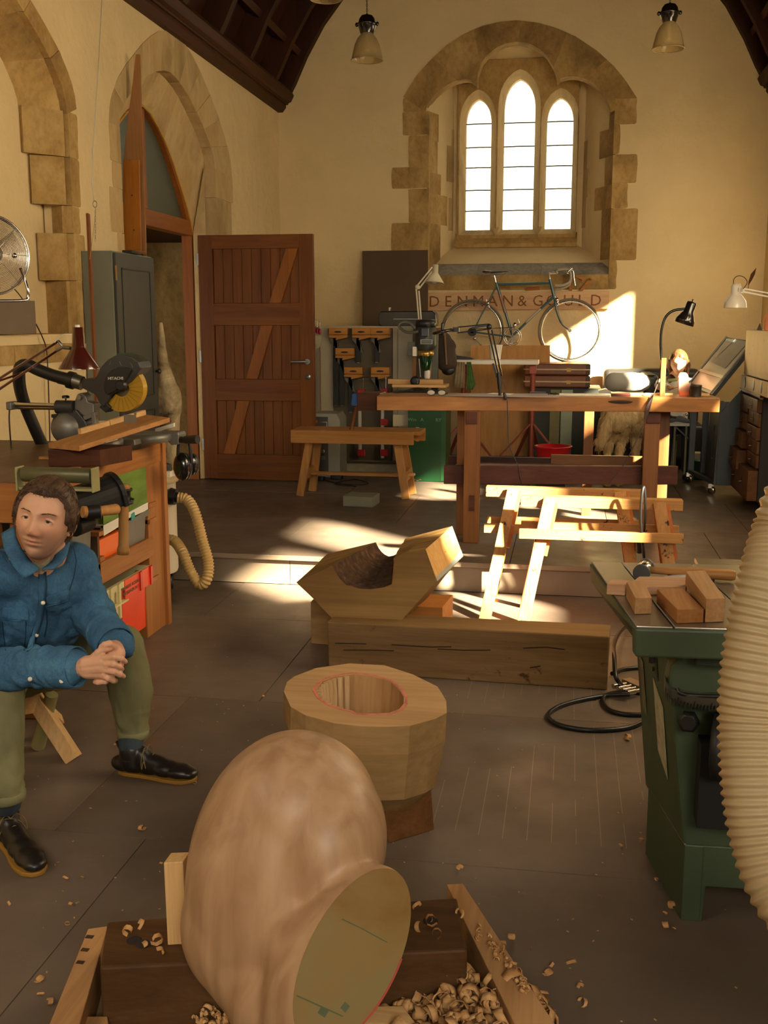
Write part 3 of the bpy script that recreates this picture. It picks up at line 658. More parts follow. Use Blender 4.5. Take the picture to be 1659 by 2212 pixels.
obj('leg',MB().box(BX-.08,BX,BY0,BY0+.1,0,.86),BOZ,be,bevel=.003)
for y in (BY0,5.04): obj('leg',MB().box(XL+.05,XL+.13,y,y+.09,0,.92),BOZ,be,bevel=.003)
obj('middle_rail',MB().box(BX-.04,BX,BY0+.1,4.98,.40,.50),BO,be,bevel=.004)
obj('green_panel',MB().box(BX-.03,BX-.006,4.42,4.985,.66,.885),pbr('green_paint','#5d7a26',.6,0,.35,4,.1,stretch=(1,1,4)),be)
obj('shelf_board',MB().box(XL+.1,BX-.05,BY0+.05,5.05,.38,.40),BOX_,be)
for z in (.66,.58,.28): obj('runner',MB().box(BX-.07,BX+.004,4.93,5.03,z-.012,z+.012),BOX_,be,bevel=.002)
obj('divider',MB().box(BX-.4,BX-.0,4.335,4.355,.40,.64),pbr('brown_board','#5a3f28',.7),be)
for z in (.635,.52): obj('runner',MB().box(BX-.05,BX+.012,4.33,4.38,z-.01,z+.01),BOX_,be,bevel=.002)
def crate(name,x0,x1,y0,y1,z0,z1,mat,label,cat='crate',group=None,lip=.012,taper=.93,extra=None):
    e=empty(name,((x0+x1)/2,(y0+y1)/2,z0),label,cat,group); cx,cy=(x0+x1)/2,(y0+y1)/2
    mb=MB(); t=.006
    def ring(f,z,o=0): return [(cx+(x-cx)*f+o*(1 if x>cx else -1),cy+(y-cy)*f+o*(1 if y>cy else -1),z) for x,y in ((x0,y0),(x1,y0),(x1,y1),(x0,y1))]
    A=ring(taper,z0); B=ring(1,z1); C=ring(1,z1,-t); D=ring(taper,z0+t,-t)
    vs=A+B+C+D; fs=[(3,2,1,0)]+[(i,(i+1)%4,4+(i+1)%4,4+i) for i in range(4)]+[(4+i,4+(i+1)%4,8+(i+1)%4,8+i) for i in range(4)]+[(8+i,8+(i+1)%4,12+(i+1)%4,12+i) for i in range(4)]+[(12,13,14,15)]
    mb.add(vs,fs); obj('body',mb,mat,e,bevel=.003)
    if lip:
        mb=MB(); R0=ring(1,z1-.03,lip); R1=ring(1,z1,lip); I0=ring(1,z1-.03,-.002); I1=ring(1,z1,-.002)
        mb.add(R0+R1+I0+I1,[(i,(i+1)%4,4+(i+1)%4,4+i) for i in range(4)]+[(4+i,4+(i+1)%4,12+(i+1)%4,12+i) for i in range(4)]+[(8+i,8+(i+1)%4,(i+1)%4,i) for i in range(4)]); obj('rim',mb,mat,e)
    return e
GREY=pbr('grey_plastic','#6e6a62',.5,0,.1); ORG=pbr('orange_plastic','#f06a18',.45,0,.06); RED=pbr('red_orange_plastic','#ef4a26',.45,0,.1); CRM=pbr('pale_yellow_plastic','#d9cd96',.5,0,.06); DRED=pbr('deep_red_tape','#d3200f',.4)
crate('storage_bin',-2.5,BX-.012,3.93,4.31,.402,.70,GREY,'large grey plastic bin on the bench shelf behind the seated man','bin')
crate('plastic_crate',-2.45,BX-.02,4.38,4.62,.402,.60,ORG,'bright orange plastic crate on the bench shelf')
crate('plastic_crate',-2.45,BX-.01,4.63,4.92,.402,.645,GREY,'small grey plastic crate right of the orange crate')
e=crate('stacking_box',-2.45,BX-.012,4.40,4.93,.05,.36,CRM,'pale yellow and red two-tone crate under the bench shelf')
obj('red_face',MB().prism([(BX-.013,4.60,.352),(BX-.013,4.935,.352),(BX-.02,4.925,.06),(BX-.02,4.58,.06)],(.006,0,0)),RED,e,'red half of the side')
obj('red_face_rim',MB().prism([(BX,4.60,.362),(BX,4.945,.362),(BX,4.945,.27),(BX,4.60,.27)],(.004,0,0)),RED,e)
for y in (4.77,4.9): obj('rib',MB().box(BX+.003,BX+.012,y,y+.025,.27,.362),DRED,e)
for y in (4.43,4.52): obj('rib',MB().box(BX,BX+.010,y,y+.02,.2,.362),CRM,e)
obj('lower_ledge',MB().box(BX-.01,BX+.012,4.41,4.62,.262,.27),CRM,e)
TXTD=pbr('printed_ink','#7a6450',.7)
text('VERENIGDE ALZAMEO',.023,TXTD,e,facing((BX+.0055,4.665,.325),(1,0,0))); text('VISVEILINGEN 2ATT',.023,TXTD,e,facing((BX+.0055,4.665,.298),(1,0,0)))
e=empty('tray_lid',(BX-.1,4.66,.66),'white plastic tray lid resting on the orange and grey crates','lid')
obj('lid_panel',MB().hexa([(BX-.3,4.4,.652),(BX+.0,4.4,.652),(BX+.0,4.92,.672),(BX-.3,4.92,.672),(BX-.3,4.4,.662),(BX+.0,4.4,.662),(BX+.0,4.92,.682),(BX-.3,4.92,.682)]),WHITE,e)
obj('lid_skirt',MB().hexa([(BX-.012,4.4,.615),(BX+.002,4.4,.615),(BX+.002,4.92,.648),(BX-.012,4.92,.648),(BX-.012,4.4,.662),(BX+.002,4.4,.662),(BX+.002,4.92,.682),(BX-.012,4.92,.682)]),WHITE,e)
solo=lambda name,mb,mat,label,cat,**k: obj(name,mb,mat,None,label,cat,**k)
solo('plastic_tag',MB().prism([(BX+.004,4.71,.66),(BX+.004,4.74,.665),(BX+.004,4.745,.635),(BX+.004,4.70,.63)],(.003,0,0)),pbr('teal_plastic','#1d9183',.5),'small teal plastic tag poking out below the white tray lid','tag')
VCI=pbr('black_vise_iron','#191715',.5,.1,.15,spec=.35)
# ---- pattern vise at the bench corner
vi=empty('bench_vise',(-1.95,3.95,.8),'black half-round patternmaker vise on the bench corner beside the man','vise')
VC=Vector((-1.90,3.92,.865)); ax=(P(245,1062,x=-1.8)-P(170,1100,x=-1.88)); 
a0=P(150,1098,y=3.72); a1=P(243,1066,y=3.86); d=(a1-a0).normalized()
mb=MB(); M=zto(a0,d); L_=(a1-a0).length; n=16; prof=[]
sec=[(-.085*math.cos(math.pi*i/12) , .075*math.sin(math.pi*i/12)) for i in range(13)]
sd=d.cross(Vector((0,0,1))).normalized(); up_=sd.cross(d)
def secp(o,f=1): return [o+sd*(x*f*.9)+up_*(y*f+.0) for x,y in [(q[0],q[1]) for q in sec]+[(.085,-.04),(-.085,-.04)]]
mb.prism(secp(a0),a1-a0); obj('jaw_housing',mb,VCI,vi,bevel=.006)
mb=MB().prism(secp(a1,1.12),d*.02); mb.prism(secp(a0-d*.02,1.12),d*.02); obj('end_flange',mb,VCI,vi,bevel=.004)
s0=P(252,1067,y=4.0); s1=P(268,1072,y=3.86)
obj('screw_boss',MB().tube([a1,s0],[.03,.025],14).tube([s0,s1],.017,12),VCI,vi)
hc=P(268,1072,y=3.85); ht=P(268,1046,y=3.85); hb=P(266,1198,y=3.83)
h=obj('t_socket',MB().lathe([(.026,-.03),(.034,-.03),(.034,-.022),(.026,-.018),(.026,.018),(.034,.022),(.034,.03),(.026,.03)],tf(hc),20).tube([hc,hc+V(.04,0,-.012)],.005,6),VCI,vi)
HWD=wood('handle_ash','#8c6132','#ad8049',2,1,.4,.08); HWX=wood('handle_ash_x','#a06c3a','#bd8a52',0,1,.4,.08)
obj('wooden_handle',MB().lathe([(.0,0),(.022,0),(.024,.02),(.019,.04),(.019,(ht-hb).length-.03),(.024,(ht-hb).length-.015),(.022,(ht-hb).length),(0,(ht-hb).length)],zto(hb,ht-hb),16),HWD,vi)
c2=P(206,1105,y=3.62); l2=P(180,1106,y=3.6); r2=P(250,1100,y=3.78)
obj('t_socket',MB().tube([P(183,1107,y=3.6),P(218,1104,y=3.62)],[.027,.027],16).tube([P(165,1100,y=3.8),c2],.02,10),VCI,vi)
obj('wooden_handle',MB().tube([P(178,1106,y=3.58),P(186,1106,y=3.59)],.022,14).tube([P(210,1105,y=3.63),r2],[.018,.021],14),HWX,vi)
obj('lower_jaw',MB().tube([P(160,1140,y=3.62),P(190,1128,y=3.72)],.035,12),VCI,vi)
# ---- roller stand in front of the bench
rs=empty('roller_stand',(-1.9,3.6,0),'olive green roller stand in front of the workbench behind the man','stand')
RG=pbr('olive_metal','#5d5a3e',.4,.4,.15); RG2=pbr('olive_painted_bracket','#8b8456',.5,.1,.15)
y_=3.62; A=P(50,1024,y=y_); B=P(200,1028,y=y_)
obj('roller',MB().tube([A,B],.028,20),RG,rs,bevel=.003)
for q in (P(43,1030,y=y_),P(206,1033,y=y_)): obj('bracket',MB().box(q.x-.004,q.x+.004,y_-.03,y_+.03,q.z-.05,q.z+.04),RG2,rs,bevel=.003)
c_=P(43,1050,y=y_); obj('cross_bar',MB().box(c_.x,P(206,1050,y=y_).x,y_-.02,y_+.02,c_.z-.01,c_.z),RG2,rs)
px_=P(146,1345,y=3.55); obj('post',MB().tube([V(px_.x,3.55,.22),V(px_.x,3.58,.9)],.024,14),RG,rs)
ft=P(82,1612,z=0.01); kn=P(112,1500,y=3.42)
obj('leg',MB().tube([ft,kn],[.026,.023],14),RG2,rs); obj('leg',MB().tube([V(px_.x,3.55,.24),V(-2.3,3.6,.02)],.022,12),RG2,rs); obj('leg',MB().tube([V(px_.x,3.55,.3),V(-2.2,3.95,.02)],.022,12),RG2,rs)
obj('knob',MB().lathe([(.02,0),(.02,.02)],zto(P(160,1370,y=3.5),(1,-.3,0)),10),BLACK,rs)
# ---- plank on its block, block, chips on the bench
DKW=wood('dark_red_hardwood','#3f1f10','#56301c',0,1,.5,.12)
q0=P(105,1008,z=.953); q1=P(218,1008,z=.953); bz=.953+(P(105,972,y=q0.y).z-.953)
solo('wood_block',MB().hexa([(q0.x,q0.y,.953),(q1.x,q1.y,.953),(q1.x+.05,q1.y+.22,.953),(q0.x+.03,q0.y+.22,.953),(q0.x,q0.y,bz),(q1.x,q1.y,bz),(q1.x+.05,q1.y+.22,bz),(q0.x+.03,q0.y+.22,bz)]),DKW,'dark reddish hardwood block on the workbench under the sloping plank','block',bevel=.003)
pk=empty('plank',(-2.0,4.3,1.03),'long pale plank sloping across the mitre saw bed with a thin batten along it','plank')
zA,zB=bz+.004,1.10
A0=P(105,968,z=zA); A1=P(172,975,z=zA); B1=P(367,912,z=zB); B0=P(312,905,z=zB)
PLW=wood('pale_plank','#9c6a3a','#bd8a55',1,1,.6,.12); up=Vector((0,0,1))
mb=MB().hexa([A0,A1,B1,B0,A0+up*.022,A1+up*.022,B1+up*.022,B0+up*.022]); obj('board',mb,PLW,pk,bevel=.002)
C0=A0+(B0-A0)*.28+up*.022; C1=A0+(B0-A0)*.98+up*.022; mb=MB(); 
for a,b_ in ((0,.42),(.43,1)): p=C0+(C1-C0)*a; q=C0+(C1-C0)*b_; mb.bar(p+up*.012+V(.01,0,0),q+up*.012+V(.01,0,0),.018,.024)
obj('batten',mb,PINEY,pk)
mb=MB(); p=P(172,952,z=1.045); q=P(228,957,z=1.048); mb.hexa([p,q,q+V(.03,.06,.008),p+V(.03,.06,.008),p+up*.004,q+up*.004,q+V(.03,.06,.012),p+V(.03,.06,.012)])
solo('paper_offcut',mb,pbr('brown_paper','#a48763',.8),'curled brown paper offcut on the sloping plank','paper')
mb=MB(); p=P(84,992,z=.954); mb.prism([p,p+V(.07,.0,0),p+V(.07,.1,0),p+V(.03,.1,0)],(0,0,.012)); solo('wood_offcut',mb,PLW,'triangular pale offcut on the bench left of the dark block','offcut')
p=P(247,900,z=1.14); pp=P(247,925,y=p.y)
mb=MB().box(p.x-.001,p.x+.06,4.62,4.622,1.08,1.14).box(p.x+.05,p.x+.062,4.62,4.622,1.14,1.15); solo('metal_plate',mb,METAL,'small thin grey metal plate standing behind the plank','plate')
# ---- mitre saw
SY=4.82
def S(px,py,dy=0): return P(px,py,y=SY+dy)
ms=empty('mitre_saw',(-2.35,SY,.953),'dark grey sliding mitre saw with yellow blade guard on the workbench','saw')
SG=pbr('dark_grey_cast_body','#3c3a37',.45,.3,.1); SG2=pbr('light_grey_cast_alloy','#77736a',.45,.5,.1); YG=glassy('yellow_guard_plastic','#c99a28',.25,.3); BLD=pbr('steel_blade','#85827a',.35,.9,.05)
c=S(267,838); R_=(S(308,838)-c).x+.012
def disc(cx_,r,th,a0=0,a1=360,dy=0,r0=0,n=28):
    pts=[(cx_.x+r*math.cos(math.radians(a0+(a1-a0)*i/n)),cx_.z+r*math.sin(math.radians(a0+(a1-a0)*i/n))) for i in range(n+(0 if a1-a0>=360 else 1))]
    hole=[]
    if r0 and a1-a0<360: pts+=[(cx_.x+r0*math.cos(math.radians(a1-(a1-a0)*i/n)),cx_.z+r0*math.sin(math.radians(a1-(a1-a0)*i/n))) for i in range(n+1)]
    return MB().plate(pts,[],lambda u,v,w:(u,cx_.y+dy+w*th,v),1)
obj('blade',disc(c,R_-.012,.004),BLD,ms); 
g=obj('blade_guard',disc(c,R_+.004,.05,-135,48,-.03,r0=.04),YG,ms,bevel=.004)
mb=MB()
for i in range(12):
    a=math.radians(-130+i*15); mb.bar((c.x+.045*math.cos(a),c.y-.031,c.z+.045*math.sin(a)),(c.x+(R_)*math.cos(a),c.y-.031,c.z+(R_)*math.sin(a)),.002,.003,up=(0,1,0))
obj('guard_ribs',mb,pbr('amber_rib','#8f6f20',.5),ms)
# upper housing outline
hp=[(306,795),(300,782),(286,772),(265,766),(248,768),(232,777),(218,792),(208,812),(200,822),(178,818),(176,838),(190,845),(205,852),(214,870),(222,880),(232,868),(238,853),(262,838),(280,825),(296,808)]
mb=MB().prism([S(a,b_,-.06) for a,b_ in hp],(0,.13,0)); obj('upper_housing',mb,SG,ms,bevel=.006)
dp=[(284,799),(272,793),(256,793),(240,800),(229,812),(224,828),(224,842),(232,853),(246,846),(256,838),(265,830),(274,818)]
obj('cover_plate',MB().prism([S(a,b_,-.075) for a,b_ in dp],(0,.02,0)),BLACK,ms,bevel=.003)
text('HITACHI',.0195,pbr('white_print','#e6e2d6',.5),ms,facing(S(249.5,817.5,-.0765),(0,-1,0),(-.02,0,1)))
mb=MB()
for a,b_ in (((236,788),(240,780)),((258,780),(262,790)),((282,784),(287,794))): mb.bar(S(*a,-.062),S(*b_,-.062),.002,.004,up=(0,1,0))
obj('housing_ribs',mb,SG2,ms)
obj('green_handle_cover',MB().prism([S(a,b_,-.02) for a,b_ in [(252,765),(262,763),(285,769),(300,780),(307,790),(304,801),(298,796),(290,784),(270,772)]],(0,.12,0)),pbr('dark_green_plastic','#1f4a25',.5),ms,bevel=.004)
obj('black_boot',MB().prism([S(a,b_,-.05) for a,b_ in [(214,880),(226,867),(239,880),(228,892)]],(0,.08,0)),BLACK,ms,bevel=.003)
obj('hub',MB().lathe([(.03,0),(.03,.02),(.02,.03)],zto(S(264,832,-.05),(0,-1,0)),16),BLACK,ms)
obj('dust_collar',MB().tube([S(158,822),S(178,828)],[.036,.034],18),METAL,ms); obj('hose_cuff',MB().tube([S(148,820),S(160,823)],.042,18).tube([S(128,816),S(150,821)],.03,16),BLACK,ms)
obj('slide_tube',MB().tube([S(24,873,.02),S(130,876,.02)],.0115,12).tube([S(24,879,.06),S(130,881,.06)],.0115,12),CHROME,ms)
obj('tube_end_cap',MB().bar(S(20,876,.02),S(32,876,.02),.07,.04),SG2,ms,bevel=.006)
obj('slide_bearing',MB().tube([S(123,879),S(161,880)],.033,16),SG,ms); obj('lock_knob',MB().tube([S(142,868),S(142,858)],.004,8).lathe([(.018,0),(.018,.01),(.01,.014)],tf(S(142,860))),BLACK,ms)
obj('pivot_arm',MB().prism([S(a,b_,-.02) for a,b_ in [(130,883),(165,886),(186,912),(190,925),(172,932),(128,905)]],(0,.1,0)),SG,ms,bevel=.006)
obj('pivot_yoke',MB().prism([S(a,b_,.0) for a,b_ in [(160,868),(166,852),(176,848),(186,856),(190,868),(203,872),(203,892),(192,905),(170,893),(160,888)]],(0,.07,0)),SG2,ms,bevel=.006)
obj('pivot_bolt',MB().lathe([(.012,0),(.012,.01)],zto(S(172,858,-.005),(0,-1,0)),12),METAL,ms)
obj('turntable_housing',MB().ball(S(148,924,.02),(.085,.08,.085),20,12),SG2,ms); obj('bevel_lever',MB().prism([S(a,b_,-.03) for a,b_ in [(110,895),(122,895),(123,920),(115,921),(114,903),(110,902)]],(0,.03,0)),BLACK,ms,bevel=.003)
obj('base_arm',MB().prism([S(a,b_,-.02) for a,b_ in [(130,938),(190,930),(250,948),(265,975),(220,985),(165,950)]],(0,.16,0)),SG,ms,bevel=.006)
obj('holding_clamp',MB().bar(S(183,903),S(209,894),.03,.022).box(S(205,895).x-.01,S(205,895).x+.01,SY-.02,SY+.02,S(205,930).z,S(205,890).z),SG2,ms,bevel=.003)
obj('table_extension',MB().prism([S(a,b_,.1) for a,b_ in [(295,934),(384,934),(387,940),(386,960),(370,962),(360,952),(295,952)]],(0,.1,0)),SG2,ms,bevel=.005)
obj('fence',MB().box(S(200,930).x,S(232,930).x,SY+.06,SY+.09,S(200,932).z,S(200,912).z).prism([S(335,926,.15),S(375,914,.15),S(375,922,.15),S(335,935,.15)],(0,.02,0)),WHITE,ms)
obj('base_casting',MB().lathe([(.06,0),(.075,.02),(.08,.06),(.06,.075)],tf((S(245,975,-.05).x,SY-.12,.953)),20).lathe([(.10,0),(.105,.012),(.105,.03),(.095,.036)],tf((S(310,962,.0).x,SY+.08,.99)),24),SG2,ms)
obj('foot',MB().prism([S(a,b_,-.1) for a,b_ in [(225,960),(255,950),(290,950),(292,962),(270,968),(268,982),(248,984)]],(0,.2,0)),SG2,ms,bevel=.005)
g0=P(385,948,y=SY+.2); obj('front_handle',MB().tube([P(388,950,y=SY+.12),P(402,950,y=SY+.1)],.016,12).tube([P(400,950,y=SY+.1),P(427,949,y=SY+.08)],[.019,.022],14),BLACK,ms)
hs=spline([S(146,819),S(118,812),S(85,800),S(60,789),S(43,795),S(42,830,.04),(S(52,870,.1)),S(75,925,.15),S(92,962,.2)],6)
solo('dust_hose',MB().tube(hs,[.03]*len(hs),16),BLACK,'black rubber dust hose looping down from the mitre saw to the bench','hose')
cb=lambda pts,r,name,mat,label,cat='cable',**k: solo(name,MB().tube(spline(pts,6),r,6),mat,label,cat,**k)
cb([P(78,700,x=XL+.03),P(98,745,x=XL+.03),P(103,790,x=XL+.03),P(106,880,x=XL+.03),P(108,965,x=XL+.03)],.004,'power_cable',pbr('brown_cable','#35221a',.6),'thin brown cable hanging down the left wall behind the lamp arms')
cb([S(21,880),S(20,910),S(25,978)],.004,'power_cable',_mc['brown_cable'],'short dark cable hanging from the end of the saw slide tubes')
# ---- maroon desk lamp
LM=pbr('maroon_enamel','#43180f',.18,0,.04,bump=.02,coat=.8); LYy=4.25
def D(px,py,dy=0): return P(px,py,y=LYy+dy)
dl=empty('desk_lamp',(D(172,800).x,LYy,1.36),'glossy maroon desk lamp with conical shade hanging above the mitre saw','lamp')
r1=(D(213,800)-D(131,800)).x/2; hN=D(172,757).z-D(172,802).z; hT=D(172,712).z-D(172,757).z
cM=tf((D(172,800).x,LYy,D(172,797).z))
obj('shade',MB().lathe([(r1,0),(r1*1.0,.004),(.029,hN)],cM,36,False,False).lathe([(.029,hN),(.0265,hN+.004),(.021,hN+hT),(.017,hN+hT),(.022,hN+.01)],cM,36,False,False).lathe([(r1-.004,.004),(.026,hN-.002)],cM,36,False,False),LM,dl)
obj('bulb_holder',MB().lathe([(.01,0),(.01,.02)],cM@Matrix.Translation((0,0,hN+hT-.01)),10),WHITE,dl)
mb=MB()
for a,b_ in (((126,737),(-90,874)),((122,758),(-90,900))): mb.bar(D(*a,.02),D(*b_,-.4),.007,.009)
mb.bar(D(55,803,-.1),D(-80,850,-.3),.006,.008); obj('spring_arm',mb,LM,dl)
obj('arm_joint',MB().tube([D(126,737,.02),D(137,750,.01),D(122,757,.02)],.007,8).tube([D(137,750,.01),D(152,752,0)],.008,10),METAL,dl)
obj('flex',MB().tube(spline([D(118,740),D(128,728),D(140,722),D(156,722)],5),.0018,5),WHITE,dl)
# ---- fan on grey box
fb=P(76,650,x=-2.98); BXy=5.71
fbox=solo('grey_box',MB().box(-3.22,-2.98,4.85,BXy,1.497,fb.z),pbr('taupe_box','#6f5e4b',.75,0,.06),'plain taupe box on the sill of the near arch under the fan','box',bevel=.003)
FC=P(-22,550,y=5.2); RFn=(P(0,463,y=5.2).z-P(0,637,y=5.2).z)/2
fa=empty('floor_fan',(FC.x,5.2,fb.z),'chrome wire floor fan standing on the taupe box at the left edge','fan')
nrm=Vector((.72,-.69,.0)).normalized(); QM=zto(FC,nrm)
def circ(r,z=0,n=40): return [QM@Vector((r*math.cos(2*math.pi*i/n),r*math.sin(2*math.pi*i/n),z)) for i in range(n)]
obj('rim',MB().tube(circ(RFn,0,48),.006,8,closed=True).tube(circ(RFn,-.03,48),.006,8,closed=True),CHROME,fa)
mb=MB()
for i in range(1,26): r=RFn*i/26; mb.tube(circ(r,.055*(1-(i/26)**2.2)),.0016,4,closed=True)
for i in range(8):
    a=math.pi*i/4; mb.tube([QM@Vector((RFn*t*math.cos(a),RFn*t*math.sin(a),.055*(1-t**2.2)+.001)) for t in [k/8 for k in range(9)]],.0018,4)
obj('wire_grille',mb,CHROME,fa,kind='stuff')
obj('badge',MB().lathe([(.045,0),(.045,.006),(.03,.01)],zto(QM@Vector((0,0,.055)),nrm),20),METAL,fa)
for i in range(3):
    a=2*math.pi*i/3+.5; mb=MB(); u_=Vector((math.cos(a),math.sin(a),0)); v_=Vector((-math.sin(a),math.cos(a),0))
    pts=[u_*.03-v_*.02,u_*RFn*.82-v_*.07,u_*RFn*.85+v_*.05,u_*.04+v_*.03]
    mb.prism([QM@(p+Vector((0,0,-.012))) for p in pts],(QM.to_3x3()@Vector((0,0,.003)))); obj('fan_blade',mb,pbr('tan_fan_blade','#8c7247',.4,.4),fa)
obj('motor',MB().lathe([(.05,-.1),(.055,-.09),(.055,-.02),(.03,-.015)],QM,20),BLACK,fa)
q=[P(44,580,y=5.25),P(52,600,y=5.28),P(60,625,y=5.28),P(60,640,y=5.28),P(50,649,y=5.26),P(-40,650,y=5.1)]
obj('tubular_stand',MB().tube(spline(q,6),.0085,10),CHROME,fa); obj('pivot_knob',MB().ball(P(31,552,y=5.22),.014),CHROME,fa)
cb([P(25,618,y=5.3),P(38,632,y=5.4),P(50,648,y=5.45)],.003,'power_cable',BLACK,'thin black fan cable dropping to the top of the taupe box')
# ---- tall grey cabinet, laths and boards
CBP=pbr('sage_grey_paint','#6d6f5e',.55,0,.08); CBD=pbr('dark_slate_paint','#35342f',.45,0,.12,3)
cx0,cx1,cy0,cy1,cz=XL+.01,-2.80,6.42,7.07,2.0
ca=empty('tall_cupboard',((cx0+cx1)/2,6.7,PZ),'tall grey cupboard with dark panelled door between the two arches','cupboard')
obj('carcase',MB().box(cx0,cx1-.02,cy0,cy1,PZ,cz),CBP,ca,bevel=.003)
dw=empty
dr=obj('door',MB().box(cx1-.02,cx1,cy0+.01,cy1-.01,PZ+.03,cz-.01),CBD,ca,bevel=.002)
zz=[PZ+.1,PZ+.62,PZ+.72,1.02,1.12,cz-.1]
for a,b_ in ((PZ+.1,.98),(1.07,cz-.1)):
    mb=MB()
    for r in ((cy0+.09,cy0+.1,a,b_),(cy1-.1,cy1-.09,a,b_),(cy0+.09,cy1-.09,a,a+.01),(cy0+.09,cy1-.09,b_-.01,b_)): mb.box(cx1,cx1+.004,r[0],r[1],r[2],r[3])
    obj('panel_moulding',mb,pbr('black_line_paint','#171613',.5),dr)
obj('knob',MB().lathe([(.008,0),(.008,.015),(.018,.02),(.018,.032),(.008,.038)],zto((cx1,cy1-.045,P(335,802,x=cx1).z),(1,0,0)),14),BLACK,dr)
for z in (1.82,.6): obj('hinge',MB().box(cx1-.002,cx1+.003,cy0,cy0+.014,z,z+.09),BRASS,dr)
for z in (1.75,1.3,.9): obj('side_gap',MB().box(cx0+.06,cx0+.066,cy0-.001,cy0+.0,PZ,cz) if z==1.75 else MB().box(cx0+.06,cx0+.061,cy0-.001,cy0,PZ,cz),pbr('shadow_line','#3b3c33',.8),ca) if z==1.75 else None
LATH=wood('reddish_lath','#6f3e1c','#8a542b',2,1,.5,.1)
t0=P(190,462,y=6.15); t1=P(212,935,y=5.9); t1=t0+(t1-t0)*(t0.z/(t0.z-t1.z)); solo('wooden_lath',MB().bar(t1,t0,.028,.014,up=(1,0,0)),LATH,'slim reddish lath leaning in front of the grey cupboard','lath')
def Z(px,py): return P(px,py,y=7.22)
mb=MB().prism([Z(293,117),Z(301,117),Z(304,230),Z(308,300),Z(315,555),Z(318,900),Z(272,900),Z(268,540),Z(266,400),Z(267,345),Z(276,250),Z(283,205)],(0,.022,0))
solo('tapered_board',mb,wood('pale_cedar_board','#8d5f35','#a8794a',2,1,.6,.1),'tall tapered pale board standing in the doorway arch','board',bevel=.002)
Z2=lambda a,b_:P(a,b_,y=7.17)
bd=empty('panel_board',(Z2(285,600).x,7.17,PZ),'orange-brown board in front of the tapered board behind the cupboard','board')
obj('panel',MB().prism([Z2(265,345),Z2(300,345),Z2(312,900),Z2(272,900)],(0,.02,0)),wood('amber_board','#8f5518','#ab6b22',2,1,.45,.1),bd,bevel=.002)
for a,b_ in ((285,422),(289,497)): obj('screw_hole',MB().lathe([(.006,0),(.006,.002)],zto(Z2(a,b_)-V(0,.0,0),(0,-1,0)),10),BLACK,bd)
solo('black_case',MB().box(P(270,541,y=6.75).x,P(292,541,y=6.75).x,6.7,6.85,cz+.001,cz+.022),BLACK,'flat black case lying on top of the grey cupboard','case',bevel=.003)
mb=MB()
for i,(a,b_) in enumerate((((290,541),(314,545)),((293,544),(315,549)),((300,540),(311,552)))): mb.tube([P(*a,z=cz+.012+.006*i),P(*b_,z=cz+.012+.006*i)],.007,6)
solo('twig_bundle',mb,wood('twig','#6b4526','#8a6038',0,1,.8),'few short sticks beside the black case on the cupboard','sticks')
# hanging wire with snap hook and chain
wi=empty('hanging_wire',P(206,520,y=6.0),'thin hanging wire with snap hook and short chain left of the doorway','wire')
obj('wire',MB().tube([P(222,-40,y=6.0),P(212,150,y=6.0),P(200,330,y=6.0),P(199,400,y=6.0),P(203,437,y=6.0)],.0022,5),METAL,wi)
mb=MB(); q=P(205,441,y=6.0); mb.tube([q+V(.012*math.sin(t),0,.018*math.cos(t)) for t in [2*math.pi*i/14 for i in range(14)]],.0028,6,closed=True); obj('snap_hook',mb,METAL,wi)
mb=MB()
for i in range(12):
    q=P(206,452+i*6,y=6.0); r_=Vector((.004,0,0)) if i%2 else Vector((0,.004,0)); mb.tube([q+r_*math.sin(t)+V(0,0,.011*math.cos(t)) for t in [2*math.pi*k/8 for k in range(8)]],.0011,4,closed=True)
obj('chain',mb,METAL,wi)
cb([P(207,452,y=6.0),P(202,500,y=6.0),P(194,560,y=6.05)],.0016,'string',pbr('twine','#b79c6a',.8),'pale string from the chain tied to the reddish lath','string')
# ---- work coat hanging by the cupboard
cp=MB(); 
def Kp(a,b_,dy=0): return P(a,b_,y=7.35+dy)
cp.cap(Kp(347,700),Kp(352,800),.02,.05); cp.cap(Kp(352,790),Kp(368,870),.05,.08); cp.cap(Kp(366,860),Kp(366,960),.075,.07); cp.cap(Kp(366,960),Kp(370,1010,),.07,.06); cp.cap(Kp(350,850),Kp(352,1000),.07,.07)
cp.ball(Kp(380,868),(.04,.06,.12))
mc,nt_,N_,L_2,b2=newmat('stained_cream_canvas'); v_=coords(nt_); cc=ramp(nt_,nz(nt_,v_,3.2,6,.65,.5),[(.36,lin('#3a2b1c')),(.46,lin('#8d7a58')),(.6,lin('#c0ac85'))]); L_2.new(cc,b2.inputs['Base Color']); b2.inputs['Roughness'].default_value=.95; bumpn(nt_,nz(nt_,coords(nt_,(1,1,.3)),9,4),b2,.9,.03)
solo('canvas_coat',organic(cp,'coat',.012,5,lambda c,n:fbm(c,9,2,(1,1,.35))*.012),mc,'stained cream canvas coat hanging beside the grey cupboard','coat')
